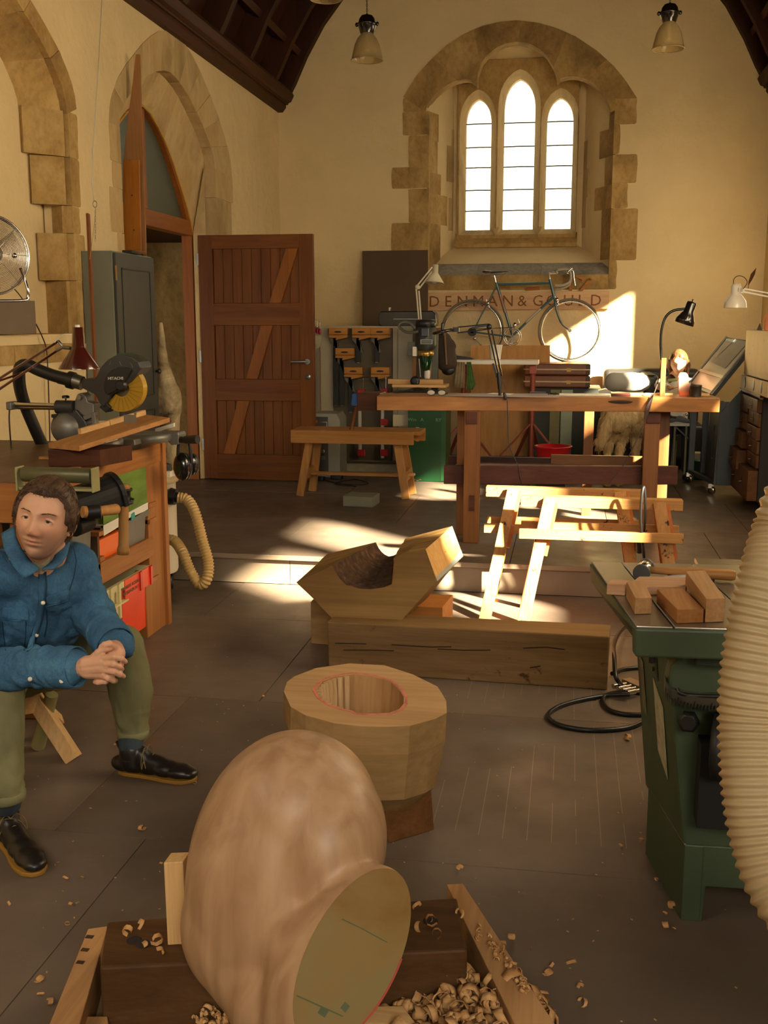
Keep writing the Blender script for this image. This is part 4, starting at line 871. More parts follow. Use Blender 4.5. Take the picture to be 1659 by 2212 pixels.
# ---- dust extractor with hose, ear defenders
ex=empty('dust_extractor',(-2.30,5.75,0),'white upright cylinder dust extractor on castors at the end of the workbench','extractor')
xc_=P(355,1200,y=5.72).x; WH=pbr('cream_enamel_vessel','#ddd2b8',.4,0,.04)
xr_=P(377,1200,y=5.72).x; R0=.16; xo=xr_-R0
obj('vessel',MB().lathe([(R0*.96,.13),(R0,.145),(R0,.66),(R0+.01,.665),(R0+.012,.70),(R0,.705),(R0*.9,.72)],tf((xo,5.75,0)),32),WH,ex)
obj('clamp_band',MB().lathe([(R0+.004,.655),(R0+.016,.66),(R0+.016,.695),(R0+.004,.70)],tf((xo,5.75,0)),32,False,False),pbr('tan_band','#b9a27c',.5),ex)
obj('motor_head',MB().lathe([(R0*.9,.7),(R0*.88,.75),(R0*.6,.77),(.03,.775)],tf((xo,5.75,0)),24),BLACK,ex)
obj('latch',MB().box(P(360,1030,y=5.6).x,P(370,1030,y=5.6).x,5.58,5.62,P(360,1030,y=5.6).z,P(360,1018,y=5.6).z),WHITE,ex)
for a,r in ((-.6,.13),(.9,.13),(3.4,.13)):
    q=V(xo+r*math.cos(a),5.75+r*math.sin(a),0); obj('castor',MB().lathe([(.01,-.012),(.042,-.012),(.045,0),(.042,.012),(.01,.012)],zto(q+V(0,0,.045),(math.sin(a),math.cos(a)*.3,0)),18).box(q.x-.02,q.x+.02,q.y-.02,q.y+.02,.085,.135),BLACK,ex)
HQ=lambda a,b_,dy=0:P(a,b_,y=5.7+dy)
obj('hose_port',MB().tube([HQ(368,1072),HQ(380,1074)],[.05,.045],18).tube([HQ(380,1074),HQ(386,1075)],[.03,.03],16),BLACK,ex)
def corrug(pts,r,pitch,mat,name,label,cat='hose',n=20,amp=.12,dens=6,parent=None,step=5):
    sp=spline(pts,40); L=[0]
    for a,b_ in zip(sp,sp[1:]): L.append(L[-1]+(b_-a).length)
    tot=L[-1]; m=int(tot/pitch*step); path=[];rr=[]; k=0
    for i in range(m+1):
        s_=tot*i/m
        while k<len(L)-2 and L[k+1]<s_: k+=1
        t=(s_-L[k])/(L[k+1]-L[k]+1e-9); path.append(sp[k]+(sp[k+1]-sp[k])*t); rr.append(r*(1+amp*math.cos(2*math.pi*s_/pitch)))
    mb=MB().tube(path,rr,n,cap=False)
    return obj(name,mb,mat,parent,label,cat)
HOS=pbr('amber_ribbed_hose','#bd9a5a',.35,0,.1,spec=.6)
HQ2=lambda a,b_,y=5.62:P(a,b_,y=y)
corrug([HQ2(386,1075),HQ2(405,1080),HQ2(422,1110,5.58),HQ2(438,1170,5.55),HQ2(450,1215,5.53),HQ2(447,1250,5.5),HQ2(432,1262,5.5),HQ2(412,1235,5.5),HQ2(395,1195,5.52),HQ2(378,1170,5.6),HQ2(360,1165,5.62)],.0285,.017,HOS,'suction_hose','amber ribbed suction hose looping beside the white extractor')
ed=empty('ear_defenders',HQ(404,1000,-.5),'black ear defenders hanging from the mitre saw handle','ear defenders')
E_=lambda a,b_,dy=0:P(a,b_,y=5.0+dy)
obj('headband',MB().tube(spline([E_(384,1000),E_(385,965),E_(391,948),E_(400,946),E_(409,958),E_(414,1000)],6),.008,8),BLACK,ed)
for a,b_,s_ in ((393,1008,1),(412,1003,.8)):
    M=zto(E_(a,b_,.03*(1-s_)),(-.5,-1,0)).to_3x3(); obj('ear_cup',MB().ball(E_(a,b_,.05 if s_<1 else 0),(.048*s_,.072*s_,.038),18,12,M),BLKM,ed); obj('cushion',MB().ball(E_(a+6*s_,b_,.06 if s_<1 else .015),(.046*s_,.070*s_,.032),18,12,M),BLACK,ed)
solo('white_post',MB().bar(HQ(357,1040,-.1),HQ(345,955,-.3),.02,.035).bar(HQ(345,1075,-.2),HQ(342,960,-.3),.012,.02),WHITE,'white painted post behind the end of the workbench','post')
cb([P(352,1290,y=5.45),P(345,1325,y=5.3),P(330,1350,z=.005),P(300,1375,z=.005),P(285,1385,z=.005)],.0035,'power_cable',BLACK,'thin black cable running over the floor from the workbench end')
# ================================================================ MIDDLE AND FOREGROUND
OAK=wood('oak_beam','#6b4f2f','#8d7049',0,1,.65,.35,grain=9,stain=('#4c3318',5,.62)); OAKT=wood('sawn_oak_orange','#a4682f','#bf8346',0,1,.6,.2)
OAKE=wood('end_grain_oak','#9a6e3b','#bd9159',1,1,.65,.3,rings=9)
FRESH=wood('fresh_green_oak','#8a6b42','#b08e5e',0,.8,.6,.3,grain=10,stain=('#7b5228',3.5,.60)); FRESHL=wood('bright_cut_face','#c08f50','#d9ad6c',2,1,.6,.2)
LIME=wood('pale_limewood','#a07a52','#bf996f',0,1,.55,.18,grain=9); LIMEZ=wood('hewn_limewood','#8f7048','#ae8b5c',0,1,.6,.35,grain=5)
# ---- long beam
bm_=empty('oak_beam',(-.4,4.58,0),'long heavy oak beam lying on the floor under the hollowed log','beam')
zt=.232
def jit(mb,amt,cut=0):
    return mb
obj('timber',MB().hexa([(-1.03,4.52,0),(.205,4.47,0),(.215,4.66,0),(-1.02,4.70,0),(-1.035,4.52,zt),(.208,4.47,zt+.008),(.22,4.66,zt+.008),(-1.02,4.70,zt)]),OAK,bm_,bevel=.006)
CRK=pbr('crack_shadow','#241708',.95)
for pts in ([(722,1392),(790,1393)],[(845,1394),(930,1398),(975,1397)],[(945,1402),(1000,1404),(1060,1403)],[(740,1407),(800,1406),(850,1407)],[(1130,1398),(1180,1395),(1220,1400)],[(1145,1440),(1168,1436)]):
    q=[P(a,b_,y=4.497-.0*i) for i,(a,b_) in enumerate(pts)]
    for p in q: p.y=4.52-.05*(p.x+1.03)/1.235-.0005
    obj('drying_crack',MB().tube(q,.0028,4),CRK,bm_)
def prism_block(name,pts_bottom,h,mat,label,cat='block',bevel=.003,parent=None,group=None,dz=0):
    p=[Vector(q) for q in pts_bottom]; mb=MB().hexa(p+[q+V(0,0,h) for q in p]); return obj(name,mb,mat,parent,label,cat,group,bevel=bevel)
a=P(672,1390,z=0); b_=P(722,1396,z=0); h=P(673,1300,y=a.y).z
prism_block('oak_block',[(a.x,a.y,0),(b_.x+.1,a.y-.03,0),(b_.x+.1,a.y+.1,0),(a.x,a.y+.12,0)],h,FRESH,'upright pale oak block behind the left end of the long beam')
a=P(880,1358,z=0); b2_=P(956,1360,z=0); h=P(956,1312,y=b2_.y-.0).z
prism_block('oak_block',[(a.x-.15,5.0,0),(P(956,1330,y=5.0).x,5.0,0),(P(978,1330,y=5.25).x,5.25,0),(a.x-.15,5.25,0)],P(956,1312,y=5.0).z,OAKT,'short orange oak block behind the beam right of the hollowed log')
# ---- hollowed log with notch
YF_,YRr=4.60,4.98
Fp=[(640,1258),(717,1222),(733,1249),(748,1264),(775,1271),(800,1273),(830,1269),(846,1262),(852,1235),(850,1206),(880,1193),(918,1187),(930,1220),(943,1256),(905,1298),(860,1348),(722,1341),(680,1296)]
Rp=[(708,1196),(812,1171),(818,1184),(824,1192),(831,1198),(840,1202),(850,1200),(858,1196),(867,1182),(875,1163),(925,1150),(975,1137),(988,1168),(999,1202),(965,1240),(925,1290),(790,1292),(742,1245)]
Fv=[P(a,b_,y=YF_) for a,b_ in Fp]; Rv=[P(a,b_,y=YRr) for a,b_ in Rp]
lg=empty('hollowed_log',(-.9,4.8,.235),'notched green oak log with a dark hewn hollow resting on the long beam','log')
n=len(Fv); K=6; mb=MB()
def nzv(p,s=22,a=.004): return Vector((noise.noise(p*s),noise.noise(p*s+V(9,0,0)),noise.noise(p*s+V(0,9,0))))*a
vs=[]
for k in range(K+1):
    t=k/K
    for f_,r_ in zip(Fv,Rv):
        p=f_.lerp(r_,t); vs.append(p+nzv(p,18,.005 if 0<k<K else .001))
fs=[]; hol=[]
for k in range(K):
    for i in range(n):
        j=(i+1)%n; q=(k*n+i,k*n+j,(k+1)*n+j,(k+1)*n+i)
        (hol if 1<=i<=8 else fs).append(q)
m1=MB().add(vs,fs); fr_t=tessellate_polygon([[Vector((p.x,p.z,0)) for p in Fv]]); m1.add(vs[:n],[tuple(t) for t in fr_t]); rt=tessellate_polygon([[Vector((p.x,p.z,0)) for p in Rv]]); m1.add(vs[-n:],[tuple(t) for t in rt])
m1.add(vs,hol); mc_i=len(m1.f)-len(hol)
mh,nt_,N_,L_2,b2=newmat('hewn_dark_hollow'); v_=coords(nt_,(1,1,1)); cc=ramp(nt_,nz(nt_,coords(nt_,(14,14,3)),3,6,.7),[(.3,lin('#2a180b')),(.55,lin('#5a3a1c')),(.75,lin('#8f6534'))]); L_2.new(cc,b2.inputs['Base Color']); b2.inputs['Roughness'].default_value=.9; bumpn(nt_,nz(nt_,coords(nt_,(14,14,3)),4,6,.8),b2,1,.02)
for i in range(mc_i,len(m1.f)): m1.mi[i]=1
FACE=wood('log_end_grain','#74582f','#a07e4c',0,1,.65,.3,grain=4,rings=6,stain=('#5d4322',4,.63))
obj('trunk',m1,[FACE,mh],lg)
# bright sawn end with its blue waxed edge
q=[P(918,1187,y=YF_),P(975,1137,y=YRr),P(999,1202,y=YRr),P(943,1256,y=YF_)]
nn=(q[1]-q[0]).cross(q[2]-q[0]).normalized(); nn=nn if nn.dot(V(1,0,0))>0 else -nn
obj('sawn_end',MB().prism([p+nn*.001 for p in q],nn*.003),FRESHL,lg)
bl=[q[3].lerp(q[2],t) for t in (0,.15,.4,.7,1)]; bl2=[q[2].lerp(q[1],.25),q[3].lerp(q[2],.62)+(q[1]-q[2])*.12,q[3].lerp(q[2],.3)+(q[1]-q[2])*.10,q[3].lerp(q[0],.05)]
obj('blue_wax',MB().prism([p+nn*.0045 for p in [q[3],q[2],q[2].lerp(q[1],.22),q[3].lerp(q[2],.6)+(q[1]-q[2])*.13,q[3].lerp(q[2],.25)+(q[0]-q[3])*.12,q[3].lerp(q[0],.12)]],nn*.0006),pbr('blue_grey_wax','#7f8f8e',.5),lg)
obj('hewn_wall',MB().prism([P(*c_,y=YF_-.0)+V(0,(.01 if i<2 else .26),0) for i,c_ in enumerate([(846,1262),(851,1206),(868,1204),(862,1240)])],(0.003,0,.0)),wood('pink_fresh_cut','#a0603a','#b97a4c',2,1,.6,.3),lg)
# ---- hewn bowl
bw=empty('hewn_bowl',P(790,1500,z=.0),'large faceted hewn wooden bowl blank with a deep oval hollow','bowl')
RZ=.42
rim=[(613,1493),(620,1473),(636,1461),(683,1443),(755,1433),(830,1437),(890,1456),(945,1483),(956,1500),(964,1514),(965,1540),(940,1553),(885,1568),(830,1570),(780,1569),(720,1562),(660,1545),(628,1527)]
hol_=[(683,1490),(697,1472),(722,1462),(765,1456),(800,1460),(826,1466),(845,1474),(862,1489),(872,1505),(872,1520),(862,1532),(840,1540),(800,1541),(770,1540),(762,1535),(740,1531),(715,1522),(693,1508)]
R_=[P(a,b_,z=RZ) for a,b_ in rim]; Hh=[P(a,b_,z=RZ) for a,b_ in hol_]; cen=sum(R_,Vector())/len(R_); hc=sum(Hh,Vector())/len(Hh)
def lvl(f,z,c=cen,pts=R_,sh=V(0,0,0)): return [V(c.x+(p.x-c.x)*f+sh.x,c.y+(p.y-c.y)*f+sh.y,z) for p in pts]
L0=lvl(1,RZ); L1=lvl(1.0,.33,sh=V(-.005,.01,0)); L2=lvl(.86,.17,sh=V(.0,.02,0)); L3=lvl(.60,.10,sh=V(.01,.03,0)); n=len(R_)
mb=MB(); vs=L0+L1+L2+L3; fs=[]
for k in range(3):
    for i in range(n): fs.append((k*n+i,k*n+(i+1)%n,(k+1)*n+(i+1)%n,(k+1)*n+i))
mb.add(vs,fs); mb.add(L3,[tuple(range(n))])
# rim annulus
tri=tessellate_polygon([[Vector((p.x,p.y,0)) for p in R_],[Vector((p.x,p.y,0)) for p in Hh]]); 
mb.add([p for p in L0]+[V(p.x,p.y,RZ) for p in Hh],[tuple(t) for t in tri])
for i in range(len(mb.f)-len(tri),len(mb.f)): mb.mi[i]=1
hl=[[V(hc.x+(p.x-hc.x)*f,hc.y+(p.y-hc.y)*f,z) for p in Hh] for f,z in ((1,RZ),(.97,.34),(.93,.25),(.8,.19),(.45,.165))]; m_=len(Hh); vs=[p+nzv(p,30,.006 if 0<k else 0) for k,l in enumerate(hl) for p in l]
fs=[(k*m_+i,k*m_+(i+1)%m_,(k+1)*m_+(i+1)%m_,(k+1)*m_+i) for k in range(4) for i in range(m_)]; st=len(mb.f); mb.add(vs,fs); mb.add(vs[-m_:],[tuple(range(m_))])
for i in range(st,len(mb.f)): mb.mi[i]=2
RIMM=wood('bowl_rim_wood','#ab865a','#c59f74',0,.9,.6,.3,grain=7,stain=('#a9694a',7,.66)); 
HOLM=wood('gouged_hollow','#8f6840','#b98f5f',2,1,.65,.6,grain=5)
obj('body',mb,[LIMEZ,RIMM,HOLM],bw)
PNK=pbr('pink_pencil','#c06a58',.8,var=.3,vs=30)
mb=MB()
for i in range(m_): 
    a=hc+(Hh[i]-hc)*1.06; b_=hc+(Hh[(i+1)%m_]-hc)*1.06; mb.bar(V(a.x,a.y,RZ+.0008),V(b_.x,b_.y,RZ+.0008),.008,.001)
obj('pencil_line',mb,PNK,bw)
mb=MB()
for q_ in range(16):
    fi=(15.2+q_*.36)%m_; i0=int(fi); i1=(i0+1)%m_; hp=Hh[i0].lerp(Hh[i1],fi-i0)
    mb.tube([V(hc.x+(hp.x-hc.x)*f,hc.y+(hp.y-hc.y)*f,z) for f,z in ((.975,RZ-.004),(.955,.36),(.94,.29),(.90,.22))],[.009,.0105,.010,.008],8)
obj('gouge_ridges',mb,wood('gouged_pale','#b18c62','#cba97c',2,1,.6,.3),bw)
solo('dried_fly_husk',MB().ball(P(818,1483,z=.35),(.008,.006,.006)).tube([P(810,1487,z=.35),P(828,1478,z=.36)],.0015,4),BLACK,'tiny black dried scrap inside the bowl hollow','scrap')
CH=wood('dark_chock_wood','#5d3b1d','#77502b',0,1,.65,.25)
def chock(pts,y0,dy,mat,label,nm='chock'):
    f_=[P(a,b_,y=y0) for a,b_ in pts]; return obj(nm,MB().prism(f_,(0.02,dy,0)),mat,None,label,'block',bevel=.004)
c0=[P(838,1818,z=.0),P(941,1785,z=.012)]
mb=MB(); A=P(842,1822,z=0); B=P(938,1793,z=0); zt1=P(833,1712,y=A.y).z; zt2=P(925,1694,y=B.y).z; bk=V(-.08,.16,0)
mb.hexa([A,B,B+bk,A+bk-V(.1,0,0),V(A.x-.02,A.y,zt1-.01),V(B.x-.01,B.y,zt2-.01),V(B.x-.01,B.y,zt2-.01)+bk,V(A.x-.12,A.y,zt1-.01)+bk])
solo('chock_block',mb,CH,'dark wooden chock block under the right side of the hewn bowl','block',bevel=.004)
solo('chock_block',MB().box(cen.x-.24,cen.x-.05,cen.y-.02,cen.y+.16,0,.10),CH,'lower hidden chock block under the left of the hewn bowl','block',bevel=.004)
mb=MB()
for i in range(14):
    t=i/13; p=A.lerp(B,t*.7)+V(-.03,.02,0); p.z=zt1+.0+.0*t; mb.cap(p,p+V(random.uniform(-.02,.03),random.uniform(-.02,.02),.004),.005,.003,6)
solo('bark_splinters',mb,LIME,'ragged splinters on top of the chock block','splinters',kind='stuff')
# ---- trestles
TM=wood('paint_spattered_trestle','#8f6236','#bf8d55',0,1,.6,.2,stain=('#2e2013',16,.60)); TMZ=wood('paint_spattered_trestle_leg','#8f6236','#bf8d55',2,1,.6,.2,stain=('#2e2013',16,.60)); TMO=wood('trestle_inner_leg','#9c5524','#b96d33',2,1,.5,.15)
def trestle(x0,x1,yr,zr_,yf,ybk,sx,label,hz,zst):
    e=empty('trestle',((x0+x1)/2,yr,0),label,'trestle','paint spattered trestles by the stage')
    obj('top_rail',MB().box(x0,x1,yr-.035,yr+.035,zr_-.055,zr_),TM,e,bevel=.003)
    for s_,xx in ((1,x0+.13),(-1,x1-.10)):
        for yy,nm in ((yf,'front'),(ybk,'rear')):
            top=V(xx+.02*s_,yr+(.03 if yy>yr else -.045),zr_-.01); ft=V(xx-.10*s_,yy,0 if yy<6.03 else 0.0)
            obj('leg',MB().bar(ft,top,.062,.032,up=(0,1,0)),TMZ if nm=='front' else TMO,e,bevel=.002)
            obj('leg_cleat',MB().bar(ft.lerp(top,.55)+V(.02,.022 if nm=='rear' else .024,0),top+V(.02,.024,-.0),.06,.022,up=(0,1,0)),TMO,e,bevel=.002)
    obj('stretcher',MB().box(x0+.0,x1+.0,yr-.13,yr-.105,zst-.05,zst),TM,e,bevel=.002)
    obj('stretcher',MB().box(x0+.0,x1+.0,yr+.10,yr+.125,zst-.05,zst),TM,e,bevel=.002)
    return e
trestle(-.428,.415,5.86,.665,5.47,5.99,0,'rear paint spattered wooden trestle, partly behind the front one',0,.475)
trestle(-.225,.60,5.58,.662,5.43,5.78,0,'front paint spattered wooden trestle standing nearest the long beam',0,.505)
# black cable over the trestle
cb([P(1391,1205,y=5.5),P(1384,1130,y=5.45),P(1386,1075,y=5.42),P(1391,1052,y=5.43),P(1394,1090,y=5.45),P(1391,1150,y=5.5)],.008,'air_hose',BLACK,'black air hose looped over the front trestle rail','hose')
solo('cable_plug',MB().cap(P(1381,1175,y=5.55),P(1381,1188,y=5.55),.022,.02),BLACK,'black round plug hanging behind the trestle legs','plug')
# ---- saw bench
GRN=pbr('machine_green','#414f37',.5,.1,.16,4,.1,dirt=('#2b2a1a',9,.66)); GRND=pbr('dark_machine_green','#2b3325',.55,.1,.2,4,.1); CAST=pbr('planed_cast_iron_table','#9a9384',.28,.75,.14,5,.05,stretch=(4,.5,1))
tb=empty('saw_bench',(.7,2.9,0),'green cast-iron saw bench with a planed grey table at the right','machine')
TZ=.85; a=P(1374,1352,z=TZ); b_=P(1278,1213,z=TZ); X1=1.05
e0=V(a.x+.0,a.y,TZ); e1=V(b_.x,b_.y,TZ)
dirx=V(1,.06,0).normalized()
def TP(u_,v_,z=TZ): return e0+(e1-e0)*v_+dirx*u_+V(0,0,z-TZ)
def strip(u0,u1,z0,z1,mat,nm,v0=0,v1=1): return obj(nm,MB().hexa([TP(u0,v0,z0),TP(u1,v0,z0),TP(u1,v1,z0),TP(u0,v1,z0),TP(u0,v0,z1),TP(u1,v0,z1),TP(u1,v1,z1),TP(u0,v1,z1)]),mat,tb,bevel=.002)
strip(0,.085,TZ-.012,TZ,CAST,'table_plate'); strip(.089,.29,TZ-.012,TZ,CAST,'table_plate'); strip(.294,X1,TZ-.012,TZ,CAST,'table_plate')
strip(.0,X1,TZ-.03,TZ-.012,pbr('slot_shadow','#2a2824',.6,.3),'table_web')
obj('apron',MB().hexa([TP(-.0,-.012,TZ-.075),TP(X1,-.012,TZ-.075),TP(X1,.05,TZ-.075),TP(0,.05,TZ-.075),TP(-.004,-.012,TZ-.004),TP(X1,-.012,TZ-.004),TP(X1,.05,TZ-.004),TP(-.004,.05,TZ-.004)]),GRN,tb,bevel=.006)
obj('side_apron',MB().hexa([TP(.03,.02,TZ-.075),TP(.06,.02,TZ-.075),TP(.03,1,TZ-.065),TP(-.0,1,TZ-.065),TP(-.006,0,TZ-.006),TP(.02,0,TZ-.006),TP(.02,1,TZ-.006),TP(-.006,1,TZ-.006)]),GRN,tb,bevel=.004)
for vv in (.03,.8): obj('adjusting_screw',MB().tube([TP(.045,vv,TZ-.075),TP(.045,vv,TZ-.095)],.008,8),DARKM,tb)
cN=P(1487,1540,y=2.62)
def G(px,py,y=2.7): return P(px,py,y=y)
y0,y1=2.66,3.12; xl_=.235
obj('column',MB().hexa([V(.335,2.68,.20),V(1.1,2.72,.20),V(1.1,3.1,.20),V(.262,3.06,.20),V(.26,2.66,.79),V(1.1,2.7,.79),V(1.1,3.05,.79),V(.20,3.02,.79)]),GRN,tb,bevel=.008)
obj('plinth',MB().prism([(.336,2.676,.0),(.336,2.676,.215),(.268,3.03,.215),(.268,3.03,.0)],(.05,.0,0)),GRN,tb,bevel=.004)
obj('plinth_front',MB().plate([(.336,0.0),(.336,.215),(1.1,.215),(1.1,.0),(.95,0),(.95,.10),(.395,.10),(.39,0)],[],lambda u,v,w:(u,2.676+.04*(u-.336)+w*.35,v),1),GRN,tb,bevel=.003)
obj('plinth_trim',MB().tube([V(.336,2.674,.217),V(.268,3.03,.217)],.003,6),CHROME,tb)
# side details: flange plate, door outline, label, rivets
def onside(v,z,o=.003):  # on the left face of the column
    t=(z-.20)/.59; A=V(.335,2.68,.2).lerp(V(.26,2.66,.79),t); B=V(.262,3.06,.2).lerp(V(.20,3.02,.79),t); p=A.lerp(B,v); p.x-=o; return p
obj('label',MB().prism([onside(.22,.56),onside(.45,.61),onside(.47,.40),onside(.25,.35)],(-.001,0,0)),pbr('aged_paper_label','#a8a082',.8,0,.25,30),tb)
obj('label_small',MB().prism([onside(.75,.62),onside(.86,.63),onside(.86,.47),onside(.75,.46)],(-.001,0,0)),pbr('aged_paper_label2','#6a6248',.8,0,.25,30),tb)
for v,z in ((.7,.72),(.5,.70),(.42,.64),(.8,.75)): obj('bolt',MB().lathe([(.006,0),(.006,.004)],zto(onside(v,z),(-1,0,0)),8),DARKM,tb)
obj('slot',MB().prism([onside(.3,.70),onside(.36,.70),onside(.36,.64),onside(.3,.62)],(-.001,0,0)),BLACK,tb)
# front: trunnion housing, protractor scale, hand knob, wheel
fc=P(1520,1460,y=2.64)
obj('trunnion_housing',MB().prism([G(1440,1500,2.6),G(1448,1440,2.6),G(1475,1412,2.6),G(1600,1412,2.6),G(1640,1500,2.6)],(0,.1,0)),GRN,tb,bevel=.01)
sp_=[G(1438,1488,2.585),G(1450,1505,2.58),G(1490,1518,2.57),G(1540,1523,2.57),G(1600,1522,2.57),G(1650,1515,2.57)]
mb=MB()
for a,b_ in zip(sp_,sp_[1:]): mb.hexa([a+V(0,.02,-.018),b_+V(0,.02,-.018),b_+V(0,.05,-.018),a+V(0,.05,-.018),a+V(0,0,.018),b_+V(0,0,.018),b_+V(0,.05,.02),a+V(0,.05,.02)])
obj('protractor_scale',mb,pbr('worn_aluminium','#6d6857',.5,.5,.15),tb)
mb=MB(); sp2=resample([(p.x,p.z) for p in sp_],30)
for i,(u_,z_) in enumerate(sp2): mb.box(u_-.0008,u_+.0008,2.575,2.588,z_-.018,z_-.006 if i%5 else z_+.002)
obj('scale_marks',mb,BLACK,tb,kind='stuff')
obj('curved_slot',MB().tube(spline([G(1462,1486,2.585),G(1470,1498,2.58),G(1510,1503,2.575),G(1560,1504,2.57)],4),.005,6),BLACK,tb)
obj('clamp_knob',MB().lathe([(.012,0),(.026,.01),(.028,.03),(.02,.036)],zto(G(1489,1552,2.64),(-.2,-1,0)),6),BLACK,tb)
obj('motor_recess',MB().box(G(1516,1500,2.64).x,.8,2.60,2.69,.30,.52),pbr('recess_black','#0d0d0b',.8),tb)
obj('drive_pulley',MB().lathe([(.05,0),(.085,.005),(.085,.03),(.05,.04)],zto(G(1535,1610,2.6),(1,-.2,0)),24).lathe([(.05,0),(.07,.005),(.07,.03),(.04,.04)],zto(G(1560,1600,2.6),(1,-.2,0)),24),DARKM,tb)
obj('under_bracket',MB().box(G(1500,1430,2.58).x,.8,2.55,2.6,TZ-.11,TZ-.07),GRND,tb,bevel=.003)
# second machine table behind
m2=empty('machine_table',(1.0,3.6,.0),'brown-grey steel machine table behind the saw bench at the right','table')
a=P(1500,1205,z=.80)
obj('table_plate',MB().box(a.x,1.45,a.y-.32,a.y,.785,.80),pbr('tarnished_steel_table','#6e6350',.35,.6,.15),m2,bevel=.003)
obj('stand',MB().box(a.x+.06,1.4,a.y-.28,a.y-.03,0,.785),GRND,m2,bevel=.004)
# things on the table
def onT(px,py,z=TZ): return P(px,py,z=z)
def tblock(f0,f1,b0,b1,h,label,mat=LIME,nm='wood_block',z0=TZ+.0006,g='offcuts on the saw bench'):
    q=[P(*f0,z=z0),P(*f1,z=z0),P(*b1,z=z0),P(*b0,z=z0)]
    return obj(nm,MB().hexa(q+[v+V(0,0,h) for v in q]),mat,None,label,'block',g,bevel=.0015)
LIMY=wood('pale_block_y','#ae8052','#cfa374',1,1,.55,.15); DGL=wood('pale_pink_block','#b98a68','#d6ab86',0,1,.55,.12)
tblock((1371,1327),(1407,1326),(1352,1290),(1388,1286),.041,'small pale block with a knot in its end, nearest the table edge',LIMY)
tblock((1462,1347),(1519,1345),(1418,1300),(1474,1298),.034,'low reddish block with a dark knot, middle of the saw bench',wood('reddish_block','#a56d3c','#c08a55',1,1,.55,.15))
tblock((1523,1345),(1564,1343),(1479,1280),(1520,1278),.058,'tallest pale grooved block nearest the big hose',LIMY)
tblock((1310,1284),(1350,1287),(1318,1275),(1358,1277),.03,'short pinkish block at the left edge of the saw bench table',DGL)
tblock((1352,1284),(1480,1286),(1380,1262),(1500,1264),.022,'long pink board lying across the saw bench behind the blocks',DGL,'wood_board')
for nm,pts in (('knot',[(1385,1298),(1396,1310),(1402,1324),(1390,1316)]),):
    pass
DK=pbr('dark_knot','#2c1609',.8)
kn=P(1471,1326,z=TZ+.01); 
solo('knot_plug',MB().ball(P(1470,1322,z=TZ+.016)+V(0,-.002,0),(.006,.0015,.013),12,8),DK,'dark oval knot showing in the end of the low reddish block','knot')
# paper and mallet
mb=MB(); q=[P(1395,1262,z=TZ+.002),P(1440,1244,z=TZ+.012),P(1475,1268,z=TZ+.002),P(1490,1240,z=TZ+.02),P(1420,1283,z=TZ+.001)]
mb.add([q[0],q[4],q[2],q[1],q[3]],[(0,1,2,3),(3,2,4)]); o=solo('paper_sheet',mb,pbr('white_paper','#d8d4cc',.8,0,.06),'crumpled white paper under the mallet on the saw bench','paper'); s_=o.modifiers.new('s','SOLIDIFY'); s_.thickness=.0006
ml=empty('mallet',P(1390,1232,z=TZ),'mallet with silver head, dark rubber face and long wooden handle','mallet')
h0=P(1387,1236,z=TZ+.026); h1=P(1402,1216,z=TZ+.026)
hd_=(h1-h0).normalized(); 
obj('head',MB().tube([h0,h0+hd_*.065],.0215,24),CHROME,ml,bevel=.002); obj('rubber_face',MB().tube([h0-hd_*.016,h0],.0235,24),pbr('grey_rubber','#3c3c3c',.6),ml,bevel=.003); obj('rubber_face',MB().tube([h0+hd_*.065,h0+hd_*.08],.0225,24),_mc['grey_rubber'],ml,bevel=.003)
m0=h0+hd_*.033; mE=P(1588,1243,z=TZ+.018); dd=(mE-m0)
obj('handle',MB().lathe([(.0,0),(.010,0),(.010,dd.length*.3),(.0145,dd.length*.6),(.0155,dd.length-.01),(.013,dd.length)],zto(m0,dd),14),HWX,ml)
solo('black_bracket',MB().tube(spline([P(1445,1243,z=TZ+.01),P(1470,1236,z=TZ+.012),P(1500,1240,z=TZ+.01),P(1540,1255,z=TZ+.01)],4),.006,6),BLACK,'black curved guard strip on the saw bench behind the blocks','guard')
# big suction hose at the right edge
mt,nt_,N_,L_2,b2=newmat('translucent_beige_hose'); b2.inputs['Base Color'].default_value=lin('#cfbd96'); b2.inputs['Roughness'].default_value=.28
tr=N_.new('ShaderNodeBsdfTranslucent'); tr.inputs[0].default_value=lin('#c9ad78'); mx=N_.new('ShaderNodeMixShader'); mx.inputs[0].default_value=.45; L_2.new(b2.outputs[0],mx.inputs[1]); L_2.new(tr.outputs[0],mx.inputs[2]); L_2.new(mx.outputs[0],N_['Material Output'].inputs[0])
yh=1.85; rh=.088; ox=rh*2300/1.9
cpts=[(2250,760,1.95),(1990,850,1.94),(1850,950,1.93),(1765,1090,1.92),(1738,1165,1.91),(1712,1255,1.88),(1688,1355,1.86),(1672,1455,1.84),(1667,1560,1.82),(1675,1695,1.78),(1693,1800,1.75),(1724,1890,1.72),(1775,1960,1.69),(1880,2050,1.65),(2150,2130,1.55)]
corrug([P(a,b_,y=c_) for a,b_,c_ in cpts],rh,.0145,mt,'extraction_hose','large translucent beige ribbed extraction hose at the right edge',n=48,amp=.034,step=8)
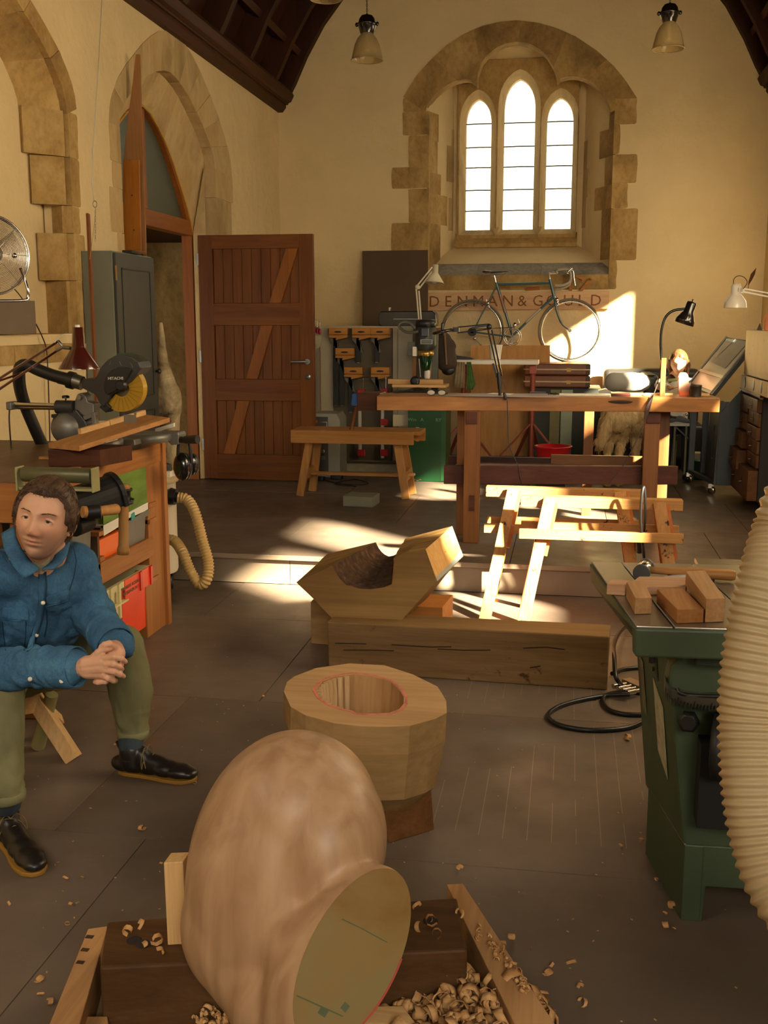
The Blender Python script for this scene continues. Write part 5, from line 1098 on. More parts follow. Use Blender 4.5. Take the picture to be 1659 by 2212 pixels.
# pneumatic hoses and manifold
mf=empty('air_manifold',P(1385,1490,z=0),'aluminium air manifold block with chrome couplings on the floor','manifold')
a=P(1345,1480,z=.0);A_=P(1352,1472,z=0);B_=P(1398,1495,z=0)
obj('block',MB().bar(P(1352,1473,z=.022),P(1392,1490,z=.022),.05,.035),pbr('brushed_aluminium','#a09788',.35,.8,.05),mf,bevel=.003)
for i in range(4):
    p=P(1352+i*10,1477+i*4.5,z=.03); q=p+V(-.055,-.045,0); obj('coupling',MB().tube([p,p.lerp(q,.4)],.008,10).tube([p.lerp(q,.4),q],.0115,10),CHROME,mf)
AH=pbr('black_air_hose','#1a1917',.35,0,.1)
def fl_h(pts,label): solo('air_hose',MB().tube(spline([P(a,b_,z=c_) for a,b_,c_ in pts],8),.0095,10),AH,label,'hose')
fl_h([(1360,1500,.03),(1315,1502,.015),(1260,1511,.01),(1210,1525,.01),(1184,1545,.01),(1205,1565,.01),(1270,1577,.01),(1350,1573,.01),(1395,1556,.01),(1420,1545,.01)],'black air hose in the wide loop on the floor left of the machine')
fl_h([(1352,1494,.03),(1322,1498,.02),(1303,1508,.01),(1312,1530,.01),(1345,1542,.01),(1400,1544,.01),(1440,1542,.01)],'black air hose in the inner smaller loop beside the manifold')
fl_h([(1345,1482,.03),(1330,1462,.08),(1327,1420,.12),(1326,1395,.10),(1333,1375,.06),(1345,1358,.03),(1375,1330,.01)],'black air hose rising beside the end of the oak beam')
fl_h([(1322,1455,.02),(1350,1445,.01),(1400,1441,.01),(1440,1440,.01)],'black air hose running straight from the beam under the machine')
# ---- foreground cradle, timber and carved log
RW=wood('knotty_pine_rail','#a87a4c','#c79a6a',1,1,.6,.2,grain=9,stain=('#8a5a34',8,.66))
cr=empty('pine_cradle',(-.5,2.1,0),'pine cradle frame of notched rails around the carved log in the foreground','frame')
rt_=.15
def railq(a,b_,c_,d_,z1,z0,nm,mat=RW):
    q=[P(*a,z=z1),P(*b_,z=z1),P(*c_,z=z1),P(*d_,z=z1)]; return obj(nm,MB().hexa([V(p.x,p.y,z0) for p in q]+q),mat,cr,bevel=.002)
railq((1150,2290),(1250,2290),(1000,1908),(965,1910),.15,.05,'rail')
railq((75,2290),(150,2290),(233,2000),(190,2006),.15,.05,'rail')
for i,(a,b_) in enumerate(((186,2022),(176,2050),(166,2077),)): obj('dovetail_slot',MB().box(P(a,b_,z=.151).x-.0,P(a+17,b_,z=.151).x,P(a,b_+4,z=.151).y,P(a,b_-3,z=.151).y,.1502,.1512),pbr('slot_dark_brown','#3b2110',.8),cr)
railq((600,2212),(900,2212),(870,2172),(560,2180),.12,.04,'cross_rail',PINE)
railq((110,2250),(240,2250),(232,2195),(150,2195),.11,.04,'cross_rail')
tm=empty('timber_support',(-.55,2.05,0),'dark squared timber lying across the cradle behind the carved log','beam')
q=[P(216,2090,z=.22),P(1010,2051,z=.22),P(987,1938,z=.22),P(232,1990,z=.22)]
DT=wood('dark_weathered_timber','#49301a','#614428',0,1,.6,.2)
obj('timber',MB().hexa([V(p.x,p.y,0) for p in q]+q),DT,tm,bevel=.006)
for a,b_ in ((290,2032),(310,2040),(930,1990)): obj('bored_hole',MB().lathe([(.016,0),(.017,.0008),(.012,.0012)],tf(P(a,b_,z=.2201)),18),pbr('hole_dark','#1e1008',.9),tm)
a=P(362,2042,z=.221); b_=P(405,2040,z=.221); ht=P(380,1866,y=a.y).z
solo('pine_post',MB().hexa([a,b_,b_+V(0,.045,0),a+V(0,.045,0),V(a.x-.002,a.y,ht),V(b_.x-.004,b_.y,ht),V(b_.x-.004,b_.y+.045,ht),V(a.x-.002,a.y+.045,ht)]),PINEZ,'short upright pine post wedged against the left of the carved log','post',bevel=.002)
# carved log
vl=Vector(ray(640,1880)).normalized(); sr=right; su=upv
YC=2.02
def Cq(px,py,y=YC): return P(px,py,y=y)
mb=MB()
def blob(px,py,y,rx,ry,rz,ang=0):  # rx across, ry along screen up, rz in depth
    c_=P(px,py,y=y); a=math.radians(ang); e1=sr*math.cos(a)+su*math.sin(a); e2=-sr*math.sin(a)+su*math.cos(a); e3=e1.cross(e2)
    M=Matrix((e1,e2,e3)).transposed(); mb.ball(c_,(rx,ry,rz),40,24,M)
pxm=2.25/2300
blob(614,1905,2.02,213*pxm,322*pxm,.20,-3)
blob(640,1760,2.04,178*pxm,182*pxm,.17,-10)
blob(555,1990,2.0,165*pxm,170*pxm,.17,0)
blob(700,1830,2.0,132*pxm,180*pxm,.16,-12)
mb.cap(P(640,1985,y=1.98),P(712,2070,y=1.82),.15,.10,40)
blob(728,2072,1.83,122*.00092,222*.00092,.13,-34)
blob(600,2140,1.88,100*.00092,130*.00092,.12,-30)
mb.cap(P(560,2020,y=1.98),P(650,2175,y=1.87),.15,.12,40)
body=organic(mb,'log',.006,40)
bmz=bmesh.new(); me_=bpy.data.meshes.new('t'); me_.from_pydata(body.v,[],body.f); bmz.from_mesh(me_)
C=P(715,2090,y=1.765); e2p=(sr*.82-su*.57).normalized(); nrm=(-Vector(ray(735,2075)).normalized()*math.cos(math.radians(32))+e2p*math.sin(math.radians(32))).normalized()
r=bmesh.ops.bisect_plane(bmz,geom=bmz.verts[:]+bmz.edges[:]+bmz.faces[:],plane_co=C,plane_no=nrm,clear_outer=True)
edges=[g for g in r['geom_cut'] if isinstance(g,bmesh.types.BMEdge)]
# ordered rim loop
bmz.verts.ensure_lookup_table(); loops=[]
es=set(edges)
while es:
    e=es.pop(); loop=[e.verts[0],e.verts[1]]
    while True:
        nx=[x for x in loop[-1].link_edges if x in es]
        if not nx: break
        es.discard(nx[0]); loop.append(nx[0].other_vert(loop[-1]))
    loops.append([v.co.copy() for v in loop])
rimloop=max(loops,key=len)
bmz.verts.index_update(); bv=[tuple(v.co) for v in bmz.verts]; bf=[[v.index for v in f.verts] for f in bmz.faces]; bmz.free()
cl=empty('carved_log',(-.55,2.0,.2),'big smooth rounded carved log with a waxed oval sawn end in the foreground','sculpture')
bd_=MB(); bd_.add(bv,bf,True)
ms_,nt_,N_,L_2,b2=newmat('smooth_carved_sycamore'); v_=coords(nt_,(1,1,1))
wv=N_.new('ShaderNodeTexNoise'); wv.inputs['Scale'].default_value=1; wv.inputs['Detail'].default_value=7; wv.inputs['Distortion'].default_value=.5; mpp=coords(nt_,(22,22,2.2)); L_2.new(mpp,wv.inputs['Vector'])
cc=ramp(nt_,wv.outputs['Fac'],[(.3,lin('#8f6c4c')),(.5,lin('#a17f5e')),(.7,lin('#ad8b69'))]); kn_=ramp(nt_,nz(nt_,v_,2.6,4,.6,.6),[(.3,(.86,.80,.75,1)),(.55,(1,1,1,1))]); cc=mixc(nt_,.6,cc,kn_,'MULTIPLY'); L_2.new(cc,b2.inputs['Base Color']); b2.inputs['Roughness'].default_value=.42; b2.inputs['Specular IOR Level'].default_value=.35; bumpn(nt_,wv.outputs['Fac'],b2,.12,.004)
obj('body',bd_,ms_,cl)
mw,nt_,N_,L_2,b2=newmat('waxed_sawn_end'); v_=coords(nt_); cc=ramp(nt_,nz(nt_,v_,5,5,.6,.4),[(.3,lin('#7d5a2c')),(.5,lin('#8d7346')),(.7,lin('#857a56'))]); L_2.new(cc,b2.inputs['Base Color']); b2.inputs['Roughness'].default_value=.38; bumpn(nt_,nz(nt_,v_,12,3),b2,.15,.004)
cc_=sum(rimloop,Vector())/len(rimloop)
mf_=MB(); rl=rimloop[:-1] if (rimloop[0]-rimloop[-1]).length<1e-5 else rimloop
mf_.add([p+nrm*.0006 for p in rl],[tuple(range(len(rl)))]); mf_.add([p-nrm*.01-(p-cc_).normalized()*.004 for p in rl],[tuple(range(len(rl)))[::-1]])
obj('sawn_end',mf_,mw,cl)
def onface(px,py,o=.0014):
    r_=ray(px,py); o0=V(0,0,CZ); t=(C-o0).dot(nrm)/r_.dot(nrm); return o0+r_*t+nrm*o
BLP=pbr('blue_green_pencil','#565f44',.8); RDP=pbr('red_pencil','#a8463a',.8)
def mark(pts,w_,mat,nm): 
    m_=MB(); q=[onface(*p) for p in pts]
    for a,b_ in zip(q,q[1:]): m_.bar(a,b_,w_,.0006,up=nrm)
    obj(nm,m_,mat,cl)
mark([(738,1985),(780,2005),(835,2035)],.002,BLP,'pencil_line'); mark([(640,2150),(680,2168),(740,2195)],.0025,BLP,'pencil_line')
mark([(690,2180),(705,2190)],.014,BLP,'smudge'); mark([(740,2170),(750,2180)],.014,BLP,'smudge')
r0=rl
seg=[]
for lo,hi in ((.0,1.0),):
    m_=MB()
    for a,b_ in zip(rl,rl[1:]):
        d2=(a-cc_); s1=d2.dot(sr); s2=d2.dot(su)
        if (s1>0.0 and s2<-.03): m_.bar(a+nrm*.0012,b_+nrm*.0012,.004,.001,up=nrm)
    if m_.v: obj('red_edge_line',m_,RDP,cl)
# ---- shavings
SHM=wood('curled_shaving','#b5824c','#dbb07a',0,2,.6,.2); 
def shaving(c_,size,rnd):
    """one curled strip of wood"""
    w_=size*rnd.uniform(.35,.7); R0=size*rnd.uniform(.25,.5); turns=rnd.uniform(.3,.95); n_=7; M=Matrix.Rotation(rnd.uniform(0,6.3),3,'Z')@Matrix.Rotation(rnd.uniform(-1.0,1.0),3,'X')@Matrix.Rotation(rnd.uniform(-1.2,1.2),3,'Y')
    vs=[]
    for i in range(n_):
        a=turns*2*math.pi*i/(n_-1); r_=R0*(1+.1*i); ww=w_*(1-.4*abs(i/(n_-1)-.5))
        for s_ in (-1,1): vs.append(Vector(c_)+M@Vector((s_*ww/2+.15*size*i/n_,r_*math.cos(a)-R0,r_*math.sin(a))))
    return vs,[(2*i,2*i+1,2*i+3,2*i+2) for i in range(n_-1)]
rnd=random.Random(3); mb=MB()
def heap(px,py,z): return P(px,py,z=z)
base=[P(740,2250,z=.04),P(850,2180,z=.04),P(940,2120,z=.04),P(1060,2110,z=.04),P(1150,2180,z=.04),P(1190,2260,z=.04)]
cen_=P(985,2200,z=.04)
for i in range(1500):
    px_=rnd.uniform(700,1180); py_=rnd.uniform(2105,2300)
    edge=2105+max(0,(950-px_))*.42 if px_<950 else 2105+max(0,(px_-1060))*.55
    if py_<edge: continue
    p=P(px_,py_,z=.10); hgt=.06+.07*math.exp(-((px_-1000)/140)**2); p=P(px_,py_,z=rnd.uniform(.04,hgt+.02)); a,b_=shaving(p,rnd.uniform(.02,.042),rnd); mb.add(a,b_,True)
o=solo('shavings_heap',mb,SHM,'heap of curled wood shavings inside the cradle at the bottom','shavings',kind='stuff'); q_=o.modifiers.new('s','SOLIDIFY'); q_.thickness=.0009
mb=MB()
for i in range(110):
    px_=rnd.uniform(420,760); a,b_=shaving(P(px_,2195+rnd.uniform(-12,22),z=rnd.uniform(.10,.13)),rnd.uniform(.01,.02),rnd); mb.add(a,b_,True)
for i in range(60):
    t=rnd.random(); a,b_=shaving(P(1030+110*t+rnd.uniform(-12,12),1995+150*t,z=.155),rnd.uniform(.008,.016),rnd); mb.add(a,b_,True)
o=solo('fine_shavings',mb,SHM,'small loose shavings caught on the cradle rails','shavings',kind='stuff'); q_=o.modifiers.new('s','SOLIDIFY'); q_.thickness=.0007
protos=[]
for k in range(5):
    a,b_=shaving((0,0,0),.02,random.Random(20+k)); m_=MB(); zmin=min(v.z for v in a); m_.add([v-V(0,0,zmin) for v in a],b_,True); me=bpy.data.meshes.new('wood_shaving'); me.from_pydata([tuple(v) for v in m_.v],[],m_.f); me.materials.append(SHM); me.polygons.foreach_set('use_smooth',m_.sm); protos.append(me)
spots=[(105,2165),(95,2148),(160,1985),(150,1997),(165,1952),(172,1900),(148,1900),(345,1868),(80,2125),(150,1955),(1260,2135),(1240,2080),(1195,2088),(1178,2110),(1090,2040),(1105,2035),(1070,2050),(1145,2055),(1455,1965),(1440,1975),(1440,2010),(1460,2008),(566,1507),(1360,1600),(1345,1830),(1390,1820),(1420,1905),(430,1685),(425,1693),(247,1610),(1015,2060),(1250,2165),(20,1955),(310,1790),(120,1870),(1000,1880),(1290,1940)]
for i,(a,b_) in enumerate(spots):
    me=protos[i%5]; o=bpy.data.objects.new('wood_shaving',me); COL.objects.link(o); o.location=P(a,b_,z=.001); o.rotation_euler=(0,0,rnd.uniform(0,6)); s_=rnd.uniform(.5,1.3); o.scale=(s_,s_,s_*.6)
    setp(o,'small curled pale wood shaving lying loose on the brown floor','shaving','loose shavings scattered on the floor')
for i,(a,b_,z_) in enumerate(((285,2022,.221),(300,2000,.221),(315,2048,.221),(330,2045,.221),(350,2060,.221),(415,2050,.221),(905,1960,.221),(930,1995,.221),(940,1998,.221),(905,2015,.221),(935,2030,.221),(985,1978,.221))):
    me=protos[i%5]; o=bpy.data.objects.new('wood_shaving',me); COL.objects.link(o); o.location=P(a,b_,z=z_); o.rotation_euler=(0,0,rnd.uniform(0,6))
    setp(o,'small curled wood shaving lying on the dark squared timber','shaving','shavings on the dark timber')
SPK=MB()
for i in range(420):
    x_=rnd.uniform(-2.0,1.2); y_=rnd.uniform(1.9,6.0); s_=rnd.uniform(.0015,.005); a=rnd.uniform(0,3.1); SPK.bar((x_,y_,.0016),(x_+s_*math.cos(a)*1.5,y_+s_*math.sin(a)*1.5,.002),s_*.7,.0014)
solo('sawdust_crumbs',SPK,pbr('crumb_pale','#b59a70',.8),'tiny pale wood crumbs sprinkled over the brown floor','crumbs',kind='stuff')
# small grey block on the stage
solo('grey_block',MB().hexa([P(741,1093,z=PZ),P(805,1096,z=PZ),P(820,1086,z=PZ),P(757,1083,z=PZ)]+[p+V(0,0,.077) for p in [P(741,1093,z=PZ),P(805,1096,z=PZ),P(820,1086,z=PZ),P(757,1083,z=PZ)]]),pbr('grey_green_block','#7e7c66',.7,0,.06),'low grey-green rectangular block lying on the stage floor','block',bevel=.002)
# ================================================================ THE STAGE
def Y(yy): return lambda a,b_,dy=0: P(a or 1250,b_,y=yy+dy)
def bx(mb,F_,x0,y0,x1,y1,d0,d1):   # box from its front outline in the photograph, standing between depths d0 and d1
    a=P(x0,y0,y=d0); b_=P(x1,y1,y=d0); return mb.box(a.x,b_.x,d0,d1,b_.z,a.z)
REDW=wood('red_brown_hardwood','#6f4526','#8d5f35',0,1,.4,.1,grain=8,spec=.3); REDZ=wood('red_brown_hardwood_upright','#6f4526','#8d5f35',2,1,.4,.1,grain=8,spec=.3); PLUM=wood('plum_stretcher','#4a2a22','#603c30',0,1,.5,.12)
GLD=wood('golden_bench_top','#86562a','#a97640',0,1,.32,.08,grain=7,spec=.4)
# ---- joiner's bench
f0,f1=6.60,6.80
jb=empty('joiners_bench',(-.1,6.9,PZ),'long hardwood joiners bench with plum stretchers across the stage','workbench')
a=P(815,855,y=6.62); b_=P(1557,853,y=6.78); zt=1.105; zb_=P(1100,888,y=6.68).z
def jx(px,yy): return P(px,900,y=yy).x
xl_,xr_=a.x,b_.x
obj('bench_top',MB().hexa([(xl_,6.60,zb_),(xr_,6.80,zb_),(xr_-.02,7.13,zb_),(xl_-.02,6.93,zb_),(xl_,6.60,zt),(xr_,6.80,zt),(xr_-.02,7.13,zt),(xl_-.02,6.93,zt)]),GLD,jb,bevel=.004)
for (p0,p1,yy) in ((1003,1037,6.60),(1393,1427,6.82)):
    obj('leg',MB().box(jx(p0,yy),jx(p1,yy),yy,yy+.09,PZ,zb_),REDZ,jb,bevel=.004)
    obj('leg_block',MB().box(jx(p0+4,yy)-.0,jx(p1-6 if p0<1100 else p1,yy),yy-.012,yy,zb_-.075,zb_-.002),PLUM,jb,bevel=.003)
    obj('rear_leg',MB().box(jx(p0-12 if p0<1100 else p0+12,yy+.35),jx(p1-18 if p0<1100 else p1+18,yy+.35),yy+.25,yy+.32,PZ,zb_),REDZ,jb,bevel=.003)
    obj('foot_cross_rail',MB().box(jx(p0+6,yy),jx(p1-6,yy),yy+.09,yy+.25,.62,.72),REDW,jb,bevel=.003)
q=P(1019,1087,y=6.6); obj('wedge_mortise',MB().box(q.x-.017,q.x+.017,6.597,6.601,q.z-.05,q.z+.05).box(q.x-.017,q.x+.017,6.592,6.6,q.z+.028,q.z+.036).box(q.x-.017,q.x+.017,6.592,6.6,q.z-.036,q.z-.028),PLUM,jb)
zs1,zs0=P(1100,1008,y=6.72).z,P(1100,1048,y=6.72).z
obj('front_stretcher',MB().hexa([(jx(960,6.70),6.695,zs0),(jx(1470,6.92),6.915,zs0),(jx(1470,6.92),6.95,zs0),(jx(960,6.70),6.73,zs0),(jx(960,6.70),6.695,zs1),(jx(1470,6.92),6.915,zs1),(jx(1470,6.92),6.95,zs1),(jx(960,6.70),6.73,zs1)]),PLUM,jb,bevel=.004)
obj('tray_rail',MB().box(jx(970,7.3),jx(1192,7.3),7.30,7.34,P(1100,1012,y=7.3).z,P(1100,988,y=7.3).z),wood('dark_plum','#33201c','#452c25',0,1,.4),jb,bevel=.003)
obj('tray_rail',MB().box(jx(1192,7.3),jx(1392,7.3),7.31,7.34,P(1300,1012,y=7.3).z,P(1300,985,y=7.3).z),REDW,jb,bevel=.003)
obj('tray_floor',MB().box(jx(985,7.1),jx(1392,7.1),6.96,7.3,P(1300,1012,y=7.1).z-.01,P(1300,1012,y=7.1).z),GLD,jb)
obj('spacer_block',MB().box(jx(1427,7.2),jx(1445,7.2),7.15,7.35,P(1430,1010,y=7.2).z,P(1430,970,y=7.2).z),REDZ,jb,bevel=.003)
obj('bench_slot',MB().ball(P(1340,868,y=6.735),(.075,.003,.010),24,8),pbr('slot_dark','#2f1a0c',.8),jb)
# end vice with cramp
obj('end_vice_jaw',MB().box(P(783,880,y=6.9).x,xl_+.0,6.72,6.95,P(800,886,y=6.8).z,P(800,848,y=6.8).z),wood('very_dark_beech','#3a2015','#4d2d1e',0,1,.4),jb,bevel=.004)
solo('red_post',MB().box(jx(1262,7.75),jx(1283,7.75),7.72,7.79,PZ,.99),REDZ,'dark red-brown square post standing behind the bench','post',bevel=.004)
# ---- things on the bench
BT=zt+.0012
def B_(px,py,yy=6.75): return P(px,py,y=yy)
def onb(px,yy=6.72,z=BT): p=P(px,850,y=yy); return V(p.x,yy,z)
gs=empty('spectacles',onb(945),'pair of folded clear spectacles lying on the left of the joiners bench','glasses')
for px_ in (932,955):
    c_=V(onb(px_).x,6.70,BT+.018); obj('lens_rim',MB().tube([c_+V(.026*math.cos(t),.0,.017*math.sin(t)) for t in [2*math.pi*k/16 for k in range(16)]],.0018,5,closed=True),DARKM,gs); obj('lens',MB().ball(c_,(.024,.002,.015),14,8),glassy('lens_glass','#efe9dc',.6,.03),gs)
obj('temple_arms',MB().tube([onb(920,6.70,BT+.02),onb(925,6.80,BT+.006),onb(965,6.82,BT+.006)],.002,5).tube([onb(968,6.70,BT+.02),onb(966,6.79,BT+.006),onb(930,6.81,BT+.006)],.002,5),DARKM,gs)
cb([B_(850,850,6.9),B_(880,843,6.9),B_(905,838,6.88),B_(925,845,6.8),onb(935,6.75)],.004,'lamp_flex',BLACK,'black flex curling over the left end of the bench')
ML=empty('magnifier_lamp',onb(1080,6.80),'black jointed magnifier lamp clamped to the middle of the joiners bench','lamp')
m=Y(6.80)
obj('post',MB().tube([V(m(1080,852).x,6.8,BT-.0),m(1080,826)],.0105,12).tube([m(1080,840),m(1077,805)],.014,12),BLACK,ML)
obj('lower_arm',MB().bar(m(1076,805),m(1054,712),.008,.010).bar(m(1084,812),m(1062,712),.008,.010),BLKM,ML); obj('joint',MB().ball(m(1057,706),.018),BLACK,ML)
obj('upper_arm',MB().bar(m(1057,700),m(988,707),.008,.008).bar(m(1055,711),m(988,719),.008,.008),BLKM,ML); obj('joint',MB().bar(m(992,712),m(978,712),.03,.03),BLACK,ML)
obj('cover_sheath',MB().bar(m(1020,708),m(1052,703),.02,.012).bar(m(1065,785),m(1074,815),.01,.014),BLACK,ML)
rc=m(958,716); obj('ring_head',MB().tube([rc+V(.062*math.cos(t),.075*math.sin(t),.012*math.cos(t)) for t in [2*math.pi*k/28 for k in range(28)]],.010,8,closed=True).tube([m(978,712),m(972,714)],.008,8),BLKM,ML); obj('lens',MB().lathe([(.058,-.002),(.058,.002)],tf(rc),28),glassy('magnifier_glass','#efe9dc',.7,.03),ML)
obj('head_cap',MB().cap(m(956,722),m(956,700),.012,.010,12),BLACK,ML); obj('flex',MB().tube(spline([m(1079,808),m(1088,825),m(1093,842)],5),.002,5).cap(V(m(1094,846).x,6.59,m(1094,846).z),V(m(1096,856).x,6.59,m(1096,856).z),.010,.010),BLACK,ML)
cb([V(P(1096,858,y=6.585).x,6.585,1.09),P(1097,905,y=6.58),P(1100,960,y=6.56),P(1118,1005,y=6.55),P(1125,1040,y=6.55),P(1150,1080,y=7.2),P(1200,1092,y=7.6),P(1250,1083,y=7.8)],.0028,'lamp_flex',BLACK,'long thin black flex hanging down the front of the joiners bench')
# gooseneck lamp on a stake
gl=empty('gooseneck_lamp',onb(1432,6.95),'black gooseneck lamp fixed to a wooden stake on the right of the bench','lamp'); g=Y(6.95)
obj('wooden_stake',MB().box(g(1427,800).x,g(1438,800).x,6.93,6.96,zt-.01,g(1430,773).z),REDZ,gl,bevel=.002)
obj('gooseneck',MB().tube(spline([g(1429,778),g(1427,745),g(1429,712),g(1438,685),g(1455,671),g(1483,667)],8),.0085,12),BLKM,gl)
hd=(g(1477,700)-g(1494,655)).normalized(); M=zto(g(1495,653),hd); LL=(g(1478,700)-g(1495,653)).length
obj('shade',MB().lathe([(.005,-.004),(.028,0),(.031,.01),(.031,LL*.45),(.045,LL*.6),(.058,LL*.8),(.06,LL),(.056,LL),(.05,LL*.78),(.03,LL*.5)],M,28,True,False),BLKM,gl); obj('switch',MB().tube([g(1495,653),g(1497,646)],.004,8),BLACK,gl)
cb([g(1429,780),g(1425,805),g(1420,830),P(1413,850,y=6.76),P(1400,890,y=6.7),P(1385,930,y=6.66),P(1350,1000,y=6.62),P(1315,1045,y=6.6)],.0035,'lamp_flex',_mc['brown_cable'],'dark flex running from the gooseneck lamp down across the bench front')
solo('leather_strap',MB().prism([P(1407,850,y=6.755),P(1412,850,y=6.755),P(1404,885,y=6.745),P(1396,905,y=6.74),P(1390,905,y=6.74),P(1396,880,y=6.745)],(0,-.004,0)),pbr('brown_leather','#3e2617',.6),'dark leather strap hanging over the front edge of the bench','strap')
def lathe_at(px,yy,prof,mat,nm,label,cat,z=BT,n=24): p=onb(px,yy,z); return solo(nm,MB().lathe(prof,tf(p),n),mat,label,cat)
hC=.068; rC=(P(1515,840,y=6.9).x-P(1489,840,y=6.9).x)/2
lathe_at(1502,6.9,[(rC,0),(rC,.06),(rC+.002,.062),(rC+.002,.07),(rC-.004,.07),(rC-.004,.01),(.001,.008)],pbr('dark_tin','#43403a',.35,.7),'tin_can','dark round metal tin near the right end of the bench','tin')
t_=empty('tape_dispenser',onb(1477,6.92),'pinkish clear tape dispenser beside the dark tin on the bench','dispenser')
obj('body',MB().prism([g(1466,850),g(1489,850),g(1487,812),g(1482,805),g(1470,805),g(1466,815)],(0,.04,0)),glassy('clear_pink_plastic','#d9a48f',.25,.15),t_,bevel=.003); obj('orange_base',MB().box(g(1468,850).x,g(1488,850).x,6.94,6.97,BT,BT+.025),ORG,t_)
solo('paper_strip',MB().box(onb(1208).x,onb(1320).x,6.84,6.97,BT,BT+.006),WHITE,'long white paper strip lying on the bench under the cushion','paper')
solo('pencil_case',MB().box(onb(1322).x,onb(1366).x,6.86,6.92,BT,BT+.013),pbr('maroon_leather','#4a160c',.5),'flat maroon pencil case on the bench next to the white strip','case',bevel=.003)
solo('wooden_ruler',MB().box(onb(1366).x,onb(1462).x,6.96,7.0,BT,BT+.012),PINE,'pale wooden strip lying behind the lamp stake on the bench','ruler')
solo('wooden_wedge',MB().prism([onb(1513,7.05),onb(1532,7.0),onb(1533,6.96),onb(1515,6.97)],(0,0,.014)),PINE,'pale wooden wedge beside the tin at the bench end','wedge')
solo('steel_rule',MB().box(onb(963).x,onb(1208).x,6.64,6.675,BT-.0,BT+.0035),METAL,'long steel rule along the front edge of the bench','ruler')
solo('dark_chisel_roll',MB().box(onb(1143).x,onb(1178).x,6.86,6.9,BT+.01,BT+.018),pbr('dark_brown_handle','#2d1510',.4),'dark brown closed rule beside the keys on the bench','rule')
mb=MB(); r_=random.Random(5)
for i in range(7): p=onb(1185+i*3.6,6.85+r_.uniform(-.03,.03),BT+.006); mb.cap(p,p+V(r_.uniform(-.03,.03),r_.uniform(-.02,.02),r_.uniform(0,.012)),.004,.003,6)
solo('bunch_of_keys',mb,DARKM,'small bunch of dark keys on the middle of the bench','keys')
solo('scrap_paper',MB().prism([onb(1050,6.9),onb(1100,6.84),onb(1110,6.95),onb(1065,7.0)],(0,0,.002)),WHITE,'pale scrap of paper behind the magnifier lamp post','paper')
# ---- clamps on the end vice (wood handle, blue jaw)
bc=empty('blue_clamp',P(772,880,y=6.85),'blue pipe clamp with long wooden handle at the left end of the bench','clamp'); c6=Y(6.85)
obj('blue_jaw',MB().bar(c6(772,851),c6(770,876),.07,.06).bar(c6(772,862),c6(790,862),.045,.04),pbr('blue_cast_iron','#1f4d8c',.4,.1),bc,bevel=.006)
hb=c6(759,929); ht=c6(771,874); dd=ht-hb; obj('handle',MB().lathe([(0,0),(.015,0),(.016,.01),(.0115,.03),(.0105,dd.length)],zto(hb,dd),12),wood('dark_turned_handle','#5e3418','#7a4826',2,1,.4),bc)
# ---- small saw bench stool
sb=empty('small_bench',(-1.6,8.35,PZ),'low pine saw stool with splayed legs in front of the open door','stool')
n8=Y(8.2); zt8=P(760,931,y=8.2).z; z8=P(760,959,y=8.2).z; xa,xb=P(628,940,y=8.2).x,P(893,940,y=8.2).x
GP_=wood('golden_pine','#94622f','#b4834a',0,1,.45,.12,grain=8); GPZ=wood('golden_pine_up','#94622f','#b4834a',2,1,.45,.12,grain=8)
obj('top_board',MB().box(xa,xb+.05,8.23,8.52,zt8-.03,zt8),GP_,sb,bevel=.003)
obj('apron',MB().box(xa,xb,8.195,8.23,z8,zt8),GP_,sb,bevel=.003); obj('apron',MB().box(xa+.05,xb+.05,8.52,8.55,z8,zt8),GP_,sb,bevel=.003)
def lg8(a,b_,yt,yf): p=P(*b_,z=PZ); p.z=PZ; t=P(a[0],a[1],y=yt); return MB().bar(V(p.x,yf,PZ),V(t.x,yt,zt8-.03),.062,.038,up=(0,1,0))
for a_,f_,yt,yf in (((672,962),(647,1072),8.27,8.25),((690,962),(672,1062),8.5,8.52),((856,962),(878,1077),8.27,8.23),((868,962),(893,1066),8.5,8.48)):
    obj('leg',lg8(a_,f_,yt,yf),GPZ,sb,bevel=.003)
q=P(760,1024,y=8.38).z
obj('stretcher',MB().box(P(660,1024,y=8.38).x,P(893,1024,y=8.38).x,8.36,8.42,q-.012,q+.012),GP_,sb,bevel=.003)
for px_ in (668,880): p=P(px_,1015,y=8.38); obj('end_rail',MB().box(p.x-.018,p.x+.018,8.26,8.5,q-.03,q+.05),GP_,sb,bevel=.002)
obj('wedge_peg',MB().cap(P(872,1027,y=8.3),P(894,1025,y=8.3),.012,.012),PINE,sb)
for a_,b_ in ((697,929),(803,926),(848,926)): obj('clamp_dent',MB().ball(V(P(a_,b_,z=zt8).x,P(a_,b_,z=zt8).y,zt8),(.03,.015,.001),12,6),PINE,sb)
# cable coil and plugs on the stage
cb([P(688,1032,z=PZ+.006),P(720,1042,z=PZ+.006),P(760,1047,z=PZ+.006),P(795,1044,z=PZ+.006),P(770,1036,z=PZ+.006),P(735,1040,z=PZ+.006),P(725,1046,z=PZ+.006),P(770,1050,z=PZ+.006)],.005,'extension_cable',BLACK,'black cable lying in a loop on the stage under the saw stool')
solo('extension_socket',MB().bar(P(715,1030,z=PZ+.02),P(740,1031,z=PZ+.02),.05,.035),BLACK,'black trailing socket on the stage by the grey heater','socket',bevel=.006)
solo('plug_adapter',MB().bar(P(682,1033,z=PZ+.02),P(700,1034,z=PZ+.02),.05,.035),BLACK,'second black plug nearest the open door','socket',bevel=.006)
